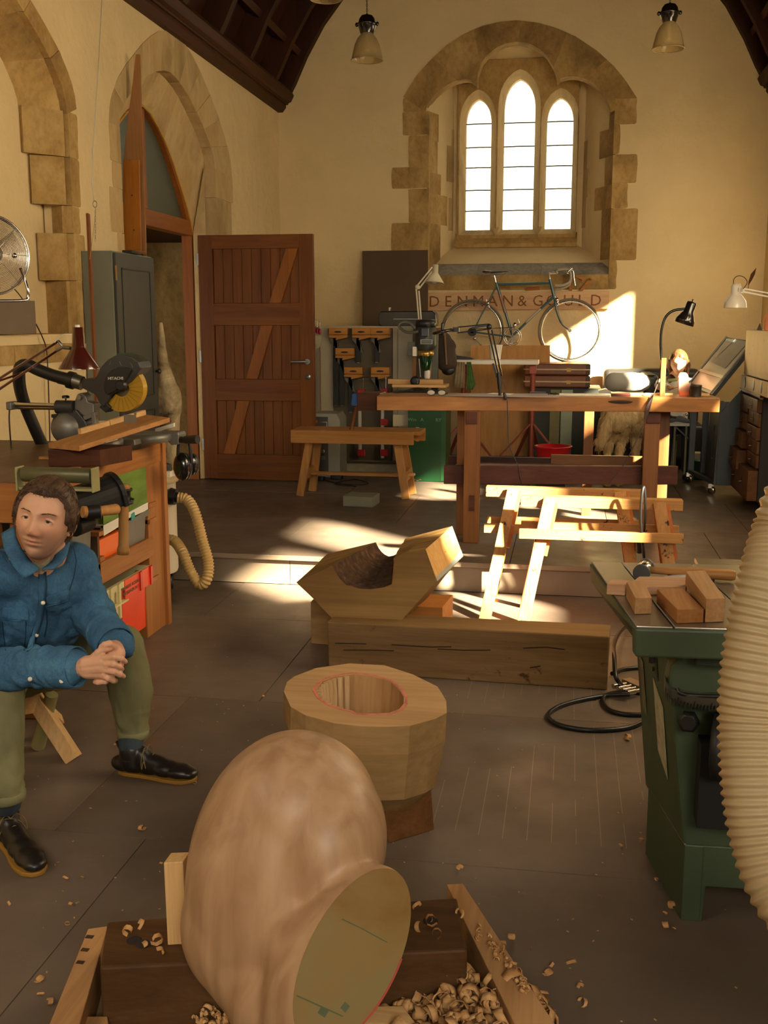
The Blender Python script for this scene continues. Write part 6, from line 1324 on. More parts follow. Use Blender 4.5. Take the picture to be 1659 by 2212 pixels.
# ---- clamp partition with shelf top
pa=empty('clamp_partition',(-1.7,9.8,PZ),'grey-brown boarded partition where the clamps hang','partition')
TAU=pbr('taupe_board_paint','#544a38',.75,0,.08,3,.1); PAL=pbr('pale_grey_paint','#a59a7c',.6,0,.06,3,.1)
x0,x1=P(676,800,y=9.76).x,P(990,800,y=9.76).x; zS=P(800,706,y=9.76).z
for p0,p1,mt_,nm in ((692,720,PAL,'pale_board'),(720,848,TAU,'clamp_board'),(848,892,PAL,'pale_board'),(892,925,TAU,'clamp_board')):
    yo=9.755 if mt_ is PAL else 9.76
    obj(nm,MB().box(P(p0,800,y=yo).x+.002,P(p1,800,y=yo).x-.002,yo,9.80,(P(700,890,y=9.76).z if p0==692 else PZ+.09),zS-.012),mt_,pa,bevel=.002)
obj('groove',MB().box(P(859,800,y=9.754).x-.002,P(859,800,y=9.754).x+.002,9.7535,9.7555,PZ+.2,zS-.02),TAU,pa)
obj('shelf_top',MB().box(x0,P(925,706,y=9.75).x,9.74,YB,zS-.012,zS+.006),PAL,pa)
obj('plinth',MB().box(x0,P(880,1000,y=9.76).x,9.72,9.9,PZ,PZ+.075),pbr('concrete_plinth','#8c8068',.9,0,.15,12,.3),pa,bevel=.004)
obj('plinth_rail',MB().tube([V(x0+.1,9.73,PZ+.10),V(P(860,1000,y=9.73).x,9.73,PZ+.10)],.012,8),TAU,pa)
# wooden bar clamps
CW=wood('clamp_beech','#9d6229','#bf853f',0,1,.5,.2,grain=12)
def bar_clamp(px,py,pb,label,w_=40):
    y0=9.66; a=P(px,py,y=y0); b2=P(px+w_,py+21,y=y0); e=empty('bar_clamp',(a.x,9.74,b2.z),label,'clamp','wooden-jawed bar clamps on the partition')
    L_=b2.x-a.x; H_=a.z-b2.z
    obj('jaw',MB().box(a.x,b2.x,y0,9.755,a.z-H_*.72,a.z),CW,e,bevel=.004); obj('jaw',MB().prism([(a.x,y0,a.z-H_*.76),(b2.x,y0,a.z-H_*.76),(b2.x,y0,a.z-H_*1.0),(a.x+L_*.35,y0,a.z-H_*1.28),(a.x+L_*.4,y0,a.z-H_*1.05),(a.x,y0,a.z-H_*1.0)],(0,.09,0)),CW,e,bevel=.002)
    obj('slot',MB().ball(V(a.x+L_*.5,y0-.001,a.z-H_*.42),(L_*.2,.003,H_*.1),16,6),BLACK,e)
    bxx=a.x+L_*.25; zb2=P(px,pb,y=y0).z; obj('steel_bar',MB().box(bxx-.012,bxx+.03,9.70,9.72,zb2,b2.z+H_*.2),DARKM,e,bevel=.002); obj('bar_end',MB().box(bxx-.005,bxx+.022,9.70,9.722,zb2-.008,zb2),METAL,e)
    obj('sliding_arm',MB().prism([(a.x-.005,9.70,a.z-H_*.75),(bxx+.0,9.70,a.z-H_*.75),(bxx+.055,9.70,a.z-H_*2.6),(bxx+.03,9.70,a.z-H_*2.6),(bxx-.0,9.70,a.z-H_*1.9),(a.x-.005,9.70,a.z-H_*1.3)],(0,.03,0)),pbr('grey_cast_arm','#5a5650',.5,.3),e)
for px,py,pb,lb in ((710,708,876,'wooden-jawed bar clamp at the left end of the top row with a long bar'),(760,708,783,'middle one of the three wooden-jawed bar clamps in the top row'),(800,708,782,'right one of the three wooden-jawed bar clamps in the top row'),(724,752,876,'single wooden-jawed bar clamp in the second row'),(743,793,890,'left wooden-jawed bar clamp in the lowest row with its bar end showing'),(801,793,850,'right wooden-jawed bar clamp in the lowest row beside the bench vice')):
    bar_clamp(px,py,pb,lb)
RC=pbr('red_clamp_paint','#9a1418',.35,.1); ALU=pbr('aluminium_bar','#b5b0a4',.35,.6)
def fclamp(px,y0,y1,label,heads):
    yy=9.62; a=P(px,y0,y=yy); b2=P(px,y1,y=yy); e=empty('sash_clamp',(a.x,9.7,b2.z),label,'clamp','red-headed sash clamps on the partition')
    obj('bar',MB().box(a.x-.014,a.x+.014,yy,yy+.035,b2.z,a.z),ALU,e,bevel=.002)
    for h_ in heads: q=P(px,h_,y=yy); obj('red_head',MB().box(q.x-.02,q.x+.05,yy-.01,yy+.04,q.z-.03,q.z+.03),RC,e,bevel=.004)
    q=P(px+8,heads[0],y=yy); obj('screw',MB().tube([q+V(.0,0,-.02),q+V(0,0,.13)],.006,8).tube([q+V(-.05,0,.115),q+V(.05,0,.125)],.004,6),CHROME,e)
    return e
fclamp(777,848,985,'red-headed sash clamp hanging just left of the bench vice',(848,978)); fclamp(826,846,990,'red-headed sash clamp hanging behind the bench vice, further right',(846,912,978))
fclamp(790,930,980,'thin silver sash clamp between the two red-headed ones',(932,)) if False else None
rb=empty('bar_bundle',P(684,880,y=9.5),'bundle of thin aluminium bar clamps standing beside the open door edge','clamps')
for i in range(4): p=P(678+i*3.6,720,y=9.45); q=P(680+i*3.0,886,y=9.45); obj('rod',MB().bar(q,p,.007,.007),ALU,rb)
for i in range(3): p=P(680+i*5.5,712+i*2,y=9.44); obj('crimson_collar',MB().ball(p,(.014,.014,.03),10,8),pbr('crimson_plastic','#8a1430',.3),rb); obj('screw_tip',MB().tube([p,p+V(0,0,.085)],.004,6).ball(p+V(0,0,.09),.008),CHROME,rb)
obj('pale_sleeve',MB().prism([P(678,725,y=9.44),P(694,726,y=9.44),P(693,745,y=9.44),P(685,755,y=9.44)],(0,.02,0)),PAL,rb)
# heater
ht_=empty('grey_heater',P(712,1020,z=PZ),'grey metal dehumidifier cabinet standing behind the saw stool','heater')
yq=9.30; x0,x1,x2=P(680,950,y=yq).x,P(709,950,y=yq).x,P(734,950,y=yq).x
HG=pbr('machine_grey','#8f8c7c',.5,.1,.06); HD=pbr('machine_dark_front','#3c3a31',.5)
ztop=P(700,893,y=yq).z; obj('body',MB().prism([(x0,yq,PZ),(x2,yq,PZ),(x2,yq,ztop-.05),(x2-.03,yq,ztop),(x0,yq,ztop)],(0,.3,0)),HG,ht_,bevel=.008)
obj('control_panel',MB().box(x0,x1,yq-.008,yq,PZ+.03,ztop-.03),HD,ht_); obj('gauge',MB().lathe([(.02,0),(.02,.006),(.012,.008)],zto(P(697,975,y=yq-.008),(0,-1,0)),14),METAL,ht_)
obj('badge',MB().box(P(692,0,y=yq).x,P(701,0,y=yq).x,yq-.011,yq-.008,P(692,992,y=yq).z,P(692,985,y=yq).z),METAL,ht_); obj('handle_slot',MB().tube([P(684,912,y=yq-.012),P(706,912,y=yq-.012),P(706,924,y=yq-.012)],.005,6),METAL,ht_)
obj('badge',MB().box(P(681,0,y=yq).x,P(685,0,y=yq).x,yq-.011,yq-.008,P(692,914,y=yq).z,P(692,908,y=yq).z),RED,ht_)
# radio and brown panel on the shelf
solo('brown_panel',MB().hexa([P(783,706,y=10.95),P(924,706,y=10.95),P(924,706,y=10.95)+V(0,.03,0),P(783,706,y=10.95)+V(0,.03,0),P(783,542,y=11.15),P(924,540,y=11.15),P(924,540,y=11.15)+V(0,.03,0),P(783,542,y=11.15)+V(0,.03,0)]),pbr('brown_panel_paint','#54402a',.7,0,.1,3,.1),'large plain brown panel leaning on the wall left of the window','panel')
bz_=Y(10.1); ra=empty('radio',bz_(880,706),'black portable stereo lying on the shelf in front of the brown panel','radio')
obj('body',MB().prism([bz_(a,b_) for a,b_ in [(817,702),(816,680),(822,672),(935,671),(942,678),(943,700),(936,705),(824,706)]],(0,.18,0)),BLKM,ra,bevel=.01); obj('trim_line',MB().box(bz_(850,688).x,bz_(905,688).x,10.092,10.1,bz_(850,690).z,bz_(850,688.6).z),METAL,ra)
obj('aerial_knob',MB().tube([bz_(843,671),bz_(845,664)],.006,8),CHROME,ra); obj('tape_key',MB().box(bz_(838,671).x,bz_(842,671).x,10.15,10.17,bz_(838,671).z,bz_(838,664).z),CHROME,ra)
# ---- green cabinet with the drill press
gy=9.2; gz=P(900,862,y=gy).z
gc=empty('green_cabinet',P(920,1041,z=PZ),'dark green steel cabinet under the drill press behind the bench','cabinet')
DG=pbr('bottle_green_enamel','#123f20',.35,.1,.08,4,.05,spec=.5)
gx0,gx1=P(881,950,y=gy).x,P(953,950,y=gy).x
obj('cabinet_body',MB().box(gx0,gx1+.04,gy,gy+.4,PZ,gz),DG,gc,bevel=.006); obj('side_edge',MB().box(gx1+.0,gx1+.04,gy-.003,gy,PZ+.01,gz),pbr('green_edge','#174a26',.4),gc)
GT_=pbr('pale_green_print','#5f8a62',.6); text('Wm   A         RY',.042,GT_,gc,facing(P(917,907,y=gy-.002),(0,-1,0)))
obj('sticker',MB().box(P(899,0,y=gy).x,P(906,0,y=gy).x,gy-.003,gy,P(900,953,y=gy).z,P(900,930,y=gy).z),ORG,gc); obj('sticker',MB().box(P(899,0,y=gy).x,P(906,0,y=gy).x,gy-.003,gy,P(900,929,y=gy).z,P(900,923,y=gy).z),WHITE,gc)
obj('pale_panel',MB().box(P(849,0,y=gy+.1).x,gx0-.005,gy+.1,gy+.12,P(860,923,y=gy).z,P(860,898,y=gy).z),PAL,gc)
for i in range(3): obj('rust_patch',MB().ball(P(895+i*6,1036+i%2*2,y=gy-.001),(.012,.001,.006),10,6),pbr('rust','#6b3a1c',.9),gc)
d=Y(9.35); dp=empty('drill_press',d(915,862),'old dark grey-green pillar drill on the green cabinet','drill')
DGM=pbr('drill_dark_grey','#3a3c33',.45,.2,.12); 
def dz(py): return d(915,py).z
obj('base',MB().box(d(845,850).x,d(955,850).x,9.25,9.6,gz,gz+.05),DGM,dp,bevel=.006)
obj('column',MB().box(d(930,800).x,d(943,800).x,9.42,9.5,gz+.05,dz(722)),pbr('drill_column','#56564c',.45,.3),dp,bevel=.004)
cxm=d(919,730).x; M=tf((cxm,9.38,0)); rm=(d(942,0).x-d(897,0).x)/2
obj('motor_cap',MB().lathe([(rm*.9,dz(707)),(rm*.98,dz(706)),(rm*.98,dz(693)),(rm*.8,dz(690)),(.01,dz(689.5))],M,28),BLACK,dp); obj('motor_housing',MB().lathe([(rm*.7,dz(757)),(rm*.95,dz(750)),(rm,dz(745)),(rm,dz(708)),(rm*.95,dz(707))],M,28),DGM,dp)
obj('collar',MB().lathe([(rm*.75,dz(769)),(rm*.78,dz(766)),(rm*.78,dz(758)),(rm*.6,dz(756))],M,24),BRASS,dp)
obj('quill_casing',MB().lathe([(rm*.25,dz(801)),(rm*.4,dz(798)),(rm*.55,dz(780)),(rm*.6,dz(766))],M,24),pbr('deep_green_enamel','#0f3a1c',.2,.1,.05,coat=.5),dp)
obj('spindle',MB().lathe([(.022,dz(818)),(.026,dz(815)),(.026,dz(802)),(.015,dz(800))],tf((d(922,0).x,9.38,0)),16),WHITE,dp)
npz=d(920,738,-.13); pl_=obj('name_plate',MB().box(d(907,0,-.13).x,d(933,0,-.13).x,9.245,9.25,dz(743),dz(733)),METAL,dp); 
for i in range(2): obj('plate_line',MB().box(d(909,0,-.13).x,d(931,0,-.13).x,9.243,9.245,dz(737+i*4),dz(735+i*4)),BLACK,pl_) if False else obj('plate_line',MB().box(d(909,0,-.13).x,d(931,0,-.13).x,9.243,9.245,dz(737+i*4),dz(735+i*4)),BLACK,dp)
obj('junction_box',MB().box(d(880,0).x,d(899,0).x,9.36,9.42,dz(769),dz(739)),pbr('grey_green_box','#5b5d4e',.5,.1),dp,bevel=.004); obj('switch_block',MB().box(d(910,0,-.12).x,d(925,0,-.12).x,9.22,9.26,dz(726),dz(709)),pbr('slate_switch','#3b4650',.5),dp,bevel=.004)
obj('vent_plate',MB().box(d(893,0).x,d(901,0).x,9.30,9.36,dz(769),dz(749)),WHITE,dp)
obj('conduit',MB().tube(spline([d(905,716,-.05),d(880,718,-.03),d(864,708),d(863,700),d(873,696),d(886,699),d(897,710)],6),.013,10),pbr('grey_conduit','#5c594d',.6),dp)
obj('feed_lever',MB().tube([d(905,775,-.08),d(908,812,-.08)],.005,8).ball(d(908,813,-.08),.008),METAL,dp); obj('hand_wheel',MB().lathe([(.02,0),(.042,.003),(.042,.02),(.02,.025)],zto(d(897,823,-.12),(0,-1,0)),20).lathe([(.01,0),(.016,.04)],zto(d(897,823,-.12),(0,-1,0)),14),BLACK,dp)
obj('brown_strut',MB().prism([d(893,770,.05),d(900,770,.05),d(898,820,.05),d(890,820,.05)],(0,.04,0)),REDZ,dp)
obj('table_board',MB().box(d(849,0,-.1).x,d(965,0,-.1).x,9.2,9.45,dz(835),dz(829)),PINE,dp,bevel=.002); obj('fence_board',MB().box(d(838,0,-.05).x,d(957,0,-.05).x,9.30,9.34,dz(829),dz(819)),PINE,dp,bevel=.002)
# cream anglepoise
an=empty('anglepoise_lamp',d(907,690),'cream anglepoise lamp standing behind the drill press motor','lamp'); CRE=pbr('cream_enamel','#cfc3a0',.3,0,.05,bump=.02,coat=.3)
k=Y(9.5)
obj('lower_arm',MB().bar(k(905,692),k(899,622),.010,.012).bar(k(910,692),k(905,628),.010,.012),CRE,an); obj('upper_arm',MB().bar(k(899,620),k(934,577),.010,.012).bar(k(905,624),k(936,583),.010,.012),CRE,an); obj('pivot',MB().ball(k(902,620),.022),CRE,an)
h1=k(941,571); h2=k(939,612); dd=(h2-h1); M=zto(h1,dd+V(0,-.02,0)); Lh=dd.length
obj('shade',MB().lathe([(.004,0),(.024,.004),(.027,Lh*.45),(.085,Lh),(.081,Lh),(.02,Lh*.45)],M,32,True,False),CRE,an); obj('bulb',MB().ball(M@Vector((0,0,Lh*.85)),.028),WHITE,an)
# brown bag on a stand
bg_=empty('canvas_bag',Y(9.6)(963,790),'dark brown canvas bag hanging beside the drill press','bag'); k=Y(9.62)
mb=MB(); mb.cap(k(958,735),k(962,782),.075,.085); mb.cap(k(970,745),k(975,785),.05,.055); mb.cap(k(975,740),k(979,748),.03,.03)
obj('body',organic(mb,'bag',.012,4),pbr('brown_canvas','#3d3024',.85,0,.2,8,.3),bg_); obj('strap_rod',MB().bar(k(961,720,-.1),k(965,788,-.1),.016,.012),pbr('tan_strap','#7a5a35',.6),bg_); obj('lower_flap',MB().ball(k(968,800),(.06,.03,.045)),BLACK,bg_)
# ---- white shelf board on copper props, with bucket and cloths
sh=empty('trestle_shelf',Y(9.8)(1075,786),'white-edged shelf board carried on two copper prop stands behind the bench','shelf'); s9=Y(9.8)
obj('board',MB().box(s9(973,0).x,s9(1163,0).x,9.7,10.0,s9(1000,786).z,s9(1000,777).z),WHITE,sh,bevel=.003)
COP=pbr('copper_red_primer','#8c4434',.4,.35,.15)
def prop(px,label):
    c_=s9(px,0); e=empty('prop_stand',(c_.x,9.85,PZ),label,'stand','copper prop stands under the white shelf')
    zt_=s9(px,786).z; obj('post',MB().tube([V(c_.x,9.85,PZ+.02),V(c_.x,9.85,zt_-.02)],.024,14),COP,e); obj('head',MB().box(c_.x-.03,c_.x+.03,9.8,9.9,zt_-.09,zt_-.003),COP,e,bevel=.003)
    for dx,dy_ in ((-.42,-.12),(.40,-.12),(.1,.42),(-.2,.3)): obj('leg',MB().bar(V(c_.x+dx,9.85+dy_,PZ+.01),V(c_.x,9.85,PZ+.48),.03,.012),COP,e)
prop(1001,'copper red prop stand under the left end of the white shelf'); prop(1151,'copper red prop stand under the right end of the white shelf')
solo('white_bucket',MB().lathe([(.046,0),(.062,.125),(.066,.13),(.058,.13),(.042,.01)],tf(V(s9(1069,0).x,9.85,s9(1000,776).z)),24,True,False),WHITE,'white plastic cup-shaped bucket on the white shelf behind the lamp','bucket')
solo('black_tray',MB().prism([s9(985,776,.05),s9(1023,776,.05),s9(1015,772,.05),s9(985,768,.05)],(0,.1,0)),BLACK,'flat black tool case lying on the left of the white shelf','case')
def cloth(pts,mat,label,yy=9.68):
    mb=MB(); rows=[]
    for (xl2,xr2,py) in pts:
        rows.append([P(xl2+(xr2-xl2)*i/10,py,y=yy+.012*math.sin(i*2.1+py*.05)) for i in range(11)])
    vs=[p for r in rows for p in r]; fs=[(i*11+j,i*11+j+1,(i+1)*11+j+1,(i+1)*11+j) for i in range(len(rows)-1) for j in range(10)]
    mb.add(vs,fs,True); o=solo('cloth',mb,mat,label,'cloth'); s_=o.modifiers.new('s','SOLIDIFY'); s_.thickness=.006
cloth([(985,1004,782),(984,1004,800),(982,1004,820),(980,1003,838)],pbr('tan_cloth','#8b7a5c',.9,0,.2,20,.4),'grey-tan cloth draped over the left of the white shelf')
cloth([(1008,1016,782),(1008,1020,800),(1007,1024,818),(1008,1028,830),(1010,1022,842)],pbr('green_cloth','#4e6b35',.9,0,.2,20,.4),'faded green cloth hanging beside the tan cloth')
# plywood panel
k=Y(10.6); PLY=wood('birch_plywood','#b98548','#cf9c5c',2,.6,.5,.08,grain=5)
solo('plywood_sheet',MB().hexa([P(1016,985,y=10.55),P(1189,985,y=10.55),P(1189,985,y=10.55)+V(0,.02,0),P(1016,985,y=10.55)+V(0,.02,0),P(1017,746,y=10.75),P(1188,746,y=10.75),P(1188,746,y=10.75)+V(0,.02,0),P(1017,746,y=10.75)+V(0,.02,0)]),PLY,'large pale plywood sheet standing behind the bench under the bicycle','sheet')
solo('floor_board_strip',MB().box(P(960,0,y=10.2).x,P(1190,0,y=10.2).x,10.2,10.5,PZ,PZ+.05),PINE,'pale low board on the stage at the foot of the plywood','board')
# suitcases
LE=pbr('tan_leather','#6e3c1c',.4,0,.2,6,.1,spec=.5)
for z0_,z1_,lb in ((838,812,'lower brown leather suitcase of the stack'),(811,786,'upper brown leather suitcase of the stack under the front wheel')):
    k=Y(10.35); e=empty('suitcase',k(1232,z0_),lb,'suitcase','brown suitcases right of the plywood'); xx0,xx1=k(1189,0).x-.25,k(1275,0).x
    zz0,zz1=k(0,z0_).z,k(0,z1_).z; obj('shell',MB().box(xx0,xx1,10.35,10.95,zz0,zz1),LE,e,bevel=.015,seg=3)
    obj('rim',MB().box(xx0-.003,xx1+.003,10.345,10.955,(zz0+zz1)/2-.006,(zz0+zz1)/2+.006),pbr('pale_rim','#b59468',.4,.3),e)
    obj('corner',MB().box(xx1-.04,xx1+.002,10.347,10.38,zz0+.004,zz1-.004),pbr('dark_leather_corner','#3f2211',.5),e,bevel=.004)
    obj('clasp',MB().box(xx1-.22,xx1-.18,10.34,10.35,(zz0+zz1)/2-.02,(zz0+zz1)/2+.012),BRASS,e)
k=Y(10.35); cbz=k(0,838).z
sc_=empty('low_cupboard',(k(1230,0).x,10.5,PZ),'low olive cupboard with a pale door behind the bench','cupboard')
obj('carcase',MB().box(k(1190,0).x-.2,k(1300,0).x,10.37,10.95,PZ,cbz-.004),pbr('black_green_cupboard','#22261d',.6),sc_,bevel=.004)
obj('olive_door',MB().box(k(1190,0).x,k(1212,0).x,10.355,10.37,PZ+.05,cbz-.02),pbr('olive_paint','#6b6433',.5),sc_,bevel=.003); obj('pale_door',MB().box(k(1214,0).x,k(1239,0).x,10.355,10.37,PZ+.05,cbz-.02),pbr('sage_pale','#8d957c',.5),sc_,bevel=.003)
# ---- sign
k=Y(11.16); sg=empty('name_sign',(k(1118,0).x,11.16,k(0,668).z),'long pale wooden sign board with carved brown capitals on the back wall','sign')
SGW=wood('sign_limewood','#d2a678','#e4bc90',0,1,.6,.08)
obj('board',MB().hexa([k(900,672),k(1316,667),k(1316,667)+V(0,.028,0),k(900,672)+V(0,.028,0),k(900,632),k(1316,629),k(1316,629)+V(0,.028,0),k(900,632)+V(0,.028,0)]),SGW,sg,bevel=.003)
LT=pbr('carved_letter_brown','#7a4f28',.8,0,.15,30)
for ch,px in (('D',938),('E',968),('N',999),('M',1033),('A',1064),('N',1097),('&',1128),('G',1162),('O',1193),('U',1228),('L',1256),('D',1287)):
    text(ch,.158,LT,sg,facing(k(px,652.5-(px-938)*.008,-.001),(0,-1,0)),name='letter',ext=.002)
# carved shapes above the sign
for pts,lb,nm in (([(1135,628),(1166,626),(1166,619),(1140,620),(1135,622)],'small orange-brown wooden block resting on top of the sign','block'),):
    solo('sign_block',MB().prism([k(a,b_,.01) for a,b_ in pts],(0,.03,0)),wood('orange_block','#a0582a','#b97039',0,1,.5),lb,nm)
k2=Y(11.17)
def arcletter(nm,lb,polys):
    e=empty(nm,k2(*polys[0][0]),lb,'ornament','loose wooden shapes above the sign')
    for pl_ in polys: obj('piece',MB().prism([k2(a,b_) for a,b_ in pl_],(0,.022,0)),OAKT,e,bevel=.002)
arcletter('wooden_shape','loose wooden angle leaning above the sign, nearest the handlebars',[[(1229,628),(1236,628),(1233,612),(1240,602),(1236,599),(1229,610)]])
arcletter('wooden_shape','wooden corner piece above the letter L',[[(1240,597),(1246,593),(1266,601),(1262,607)],[(1258,605),(1262,607),(1258,611),(1254,609)]])
arcletter('wooden_shape','straight tilted wooden bar above the last letter of the sign',[[(1251,628),(1274,601),(1279,605),(1258,629)],[(1270,604),(1273,600),(1279,604),(1275,608)]])
# ---- bicycle
k=Y(10.95); bk=empty('bicycle',k(1125,790),'old green-blue racing bicycle with drop handlebars leaning above the bench','bicycle')
TEAL=pbr('teal_frame_enamel','#33524f',.3,.1,.06,bump=.02,coat=.3); TYR=pbr('tan_wall_tyre','#75674f',.7); SIL=CHROME; SPK_=pbr('spoke_steel','#b7b2a8',.3,.9)
for cxp,cyp,r_,nm in ((1020.5,716,68,'rear'),(1231,714,69,'front')):
    c_=k(cxp,cyp); R_=(k(cxp+r_,cyp)-c_).x-.006
    w_=obj('tyre',MB().tube([c_+V(R_*math.cos(t),0,R_*math.sin(t)) for t in [2*math.pi*i/64 for i in range(64)]],.011,10,closed=True),TYR,bk)
    obj('rim',MB().tube([c_+V((R_-.022)*math.cos(t),0,(R_-.022)*math.sin(t)) for t in [2*math.pi*i/64 for i in range(64)]],.009,8,closed=True),SIL,w_)
    mb=MB()
    for i in range(28):
        a=2*math.pi*i/28; t0=a+(.5 if i%2 else -.5)*1.6; mb.tube([c_+V(.02*math.cos(t0),.02*(1 if i%4<2 else -1),.02*math.sin(t0)),c_+V((R_-.024)*math.cos(a),0,(R_-.024)*math.sin(a))],.0011,4)
    obj('spokes',mb,SPK_,w_,kind='stuff'); obj('hub',MB().tube([c_+V(0,-.04,0),c_+V(0,.04,0)],.018,12),SIL,w_)
tb_=lambda pts,r,mat=TEAL,nm='frame_tube': obj(nm,MB().tube([k(a,b_) for a,b_ in pts],r,12),mat,bk)
tb_([(1072,614),(1189,612)],.0135); tb_([(1072,610),(1107,724)],.0145); tb_([(1196,641),(1108,725)],.0145); tb_([(1188,603),(1198,645)],.017); 
for dy_ in (-.03,.03):
    obj('seat_stay',MB().tube([k(1073,617,dy_*.3),k(1022,716,dy_)],.008,8),TEAL,bk); obj('chain_stay',MB().tube([k(1105,728,dy_*.6),k(1022,717,dy_)],.009,8),TEAL,bk)
    obj('fork_blade',MB().tube(spline([k(1198,645,dy_*.6),k(1203,672,dy_),k(1214,700,dy_),k(1230,714,dy_)],5),[.012]*5+[.011]*5+[.007]*6,8),TEAL,bk)
SAD=pbr('brown_saddle_leather','#3b2014',.35,0,.1,coat=.2)
obj('seat_post',MB().tube([k(1072,612),k(1068,595)],.011,10),SIL,bk)
mb=MB(); mb.ball(k(1052,587),(.052,.07,.016),20,10); mb.cap(k(1062,588),k(1096,586),.022,.010,12,flat=((0,0,1),.6)); obj('saddle',organic(mb,'saddle',.006,4),SAD,bk); obj('saddle_rail',MB().tube(spline([k(1046,592),k(1058,598),k(1075,597),k(1093,590)],5),.004,6),SIL,bk)
obj('stem',MB().tube([k(1188,604),k(1187,590),k(1203,589)],.010,10),SIL,bk)
TAPE=pbr('grey_bar_tape','#a39a86',.8,0,.1,60,.3)
for dy_,dx in ((-.19,0),(.19,10)): obj('drop_bar',MB().tube(spline([k(1203,589,dy_*.2),k(1201,586,dy_*.8),k(1208,582,dy_),k(1226,582,dy_),k(1233,593,dy_),k(1230,608+dx*.6,dy_),k(1215,616+dx*.7,dy_),k(1199,616+dx,dy_)],6),.012,10),TAPE,bk); obj('brake_lever',MB().tube(spline([k(1228,581,dy_),k(1238,585,dy_),k(1240,600,dy_),k(1243,617,dy_)],5),.006,8).cap(k(1226,588,dy_),k(1235,580,dy_),.015,.012),SIL,bk)
for nm,a,b_,r in (('front_brake',1203,648,.02),('rear_brake',1054,655,.018)): obj(nm,MB().ball(k(a,b_,-.03),(r,.02,r*1.3),12,8).tube([k(a-4,b_-8,-.03),k(a+4,b_+10,-.03)],.004,6),SIL,bk)
c_=k(1107,727,-.04); mb=MB()
for r in (.088,.070): mb.tube([c_+V(r*math.cos(t),0,r*math.sin(t)) for t in [2*math.pi*i/40 for i in range(40)]],.004,6,closed=True)
for i in range(5): a=2*math.pi*i/5+.3; mb.bar(c_,c_+V(.088*math.cos(a),0,.088*math.sin(a)),.012,.005,up=(0,1,0))
obj('chainset',mb,SIL,bk); obj('crank',MB().bar(c_+V(0,-.01,0),k(1107,775,-.05),.02,.012,up=(0,1,0)),SIL,bk); obj('front_mech',MB().ball(k(1112,703,-.03),(.02,.015,.03),10,8).tube(spline([k(1115,702,-.03),k(1122,698,-.03),k(1119,690,-.03)],4),.003,5),SIL,bk)
obj('sprockets',MB().lathe([(.045,0),(.045,.006),(.03,.012),(.03,.02)],zto(k(1020,717,-.04),(0,1,0)),20),DARKM,bk); obj('rear_mech',MB().ball(k(1025,731,-.04),(.016,.01,.016),10,8).bar(k(1027,733,-.04),k(1037,744,-.04),.014,.008).lathe([(.013,0),(.013,.006)],zto(k(1038,746,-.05),(0,1,0)),12),SIL,bk)
obj('chain',MB().tube([k(1020,711,-.05),k(1107,707,-.05)],.003,5).tube([k(1030,747,-.05),k(1100,745,-.05)],.003,5),DARKM,bk)
DEC=pbr('cream_decal','#b9a08a',.5); obj('seat_tube_band',MB().tube([k(1080,637,-.001),k(1091,675,-.001)],.0152,12),pbr('rust_decal','#8a5a44',.5),bk); obj('down_tube_band',MB().tube([k(1168,667,-.001),k(1136,697,-.001)],.0152,12),DEC,bk)
# ---- sofa, cushion
so=empty('leather_sofa',Y(10.5)(1430,900),'black leather sofa against the back wall behind the child','sofa'); k=Y(10.3)
LB=pbr('black_leather','#23211e',.4,0,.15,6,.15,spec=.5)
sx0,sx1=k(1308,0).x,k(1530,0).x
obj('back_rest',MB().box(sx0,sx1,10.85,11.12,PZ+.1,P(1400,797,y=10.85).z),LB,so,bevel=.05,seg=4); obj('seat',MB().box(sx0,k(1400,0).x,9.95,10.86,PZ+.1,.925),LB,so,bevel=.02,seg=4); obj('seat',MB().box(k(1402,0).x,sx1,10.3,10.86,PZ+.1,.62),LB,so,bevel=.04,seg=4)
mb=MB(); mb.cap(k(1398,815,-.3),k(1402,835,-.3),.07,.07); mb.cap(k(1400,812,-.2),k(1402,812,.5),.09,.09)
obj('arm_rest',MB().box(k(1388,0).x,k(1420,0).x,10.1,10.8,PZ+.1,k(0,806).z),LB,so,bevel=.04,seg=4)
mb=MB(); k=Y(10.0); mb.cap(k(1326,826),k(1385,826),.088,.085,20); mb.ball(k(1356,824),(.19,.08,.085)); 
solo('grey_cushion',organic(mb,'c',.012,6,lambda c,n:fbm(c,9,1)*.008),pbr('silver_grey_fabric','#a9a69a',.7,0,.06,5,.3),'plump silver-grey cushion lying behind the bench near the child','cushion')
solo('open_book',MB().prism([V(k(1296,0).x,9.97,.926),V(k(1322,0).x,9.97,.926),V(k(1320,0).x,9.97,.95),V(k(1309,0).x,9.97,.965),V(k(1294,0).x,9.97,.95)],(0,.16,0)),WHITE,'open white book pages lying left of the grey cushion','book')
# ---- red tub
solo('red_tub',MB().lathe([(.125,0),(.15,.115),(.158,.12),(.158,.128),(.144,.128),(.118,.008),(.001,.006)],tf(V(P(1195,970,y=9.0).x,9.0,P(1195,970,y=9.0).z-.10)),32),pbr('bright_red_plastic','#b81a22',.35),'bright red round plastic tub under the bench','tub')
solo('tub_box',MB().box(P(1165,0,y=9).x,P(1228,0,y=9).x,8.86,9.14,PZ,P(1195,970,y=9.0).z-.101),BLACK,'low dark box under the red tub','box')
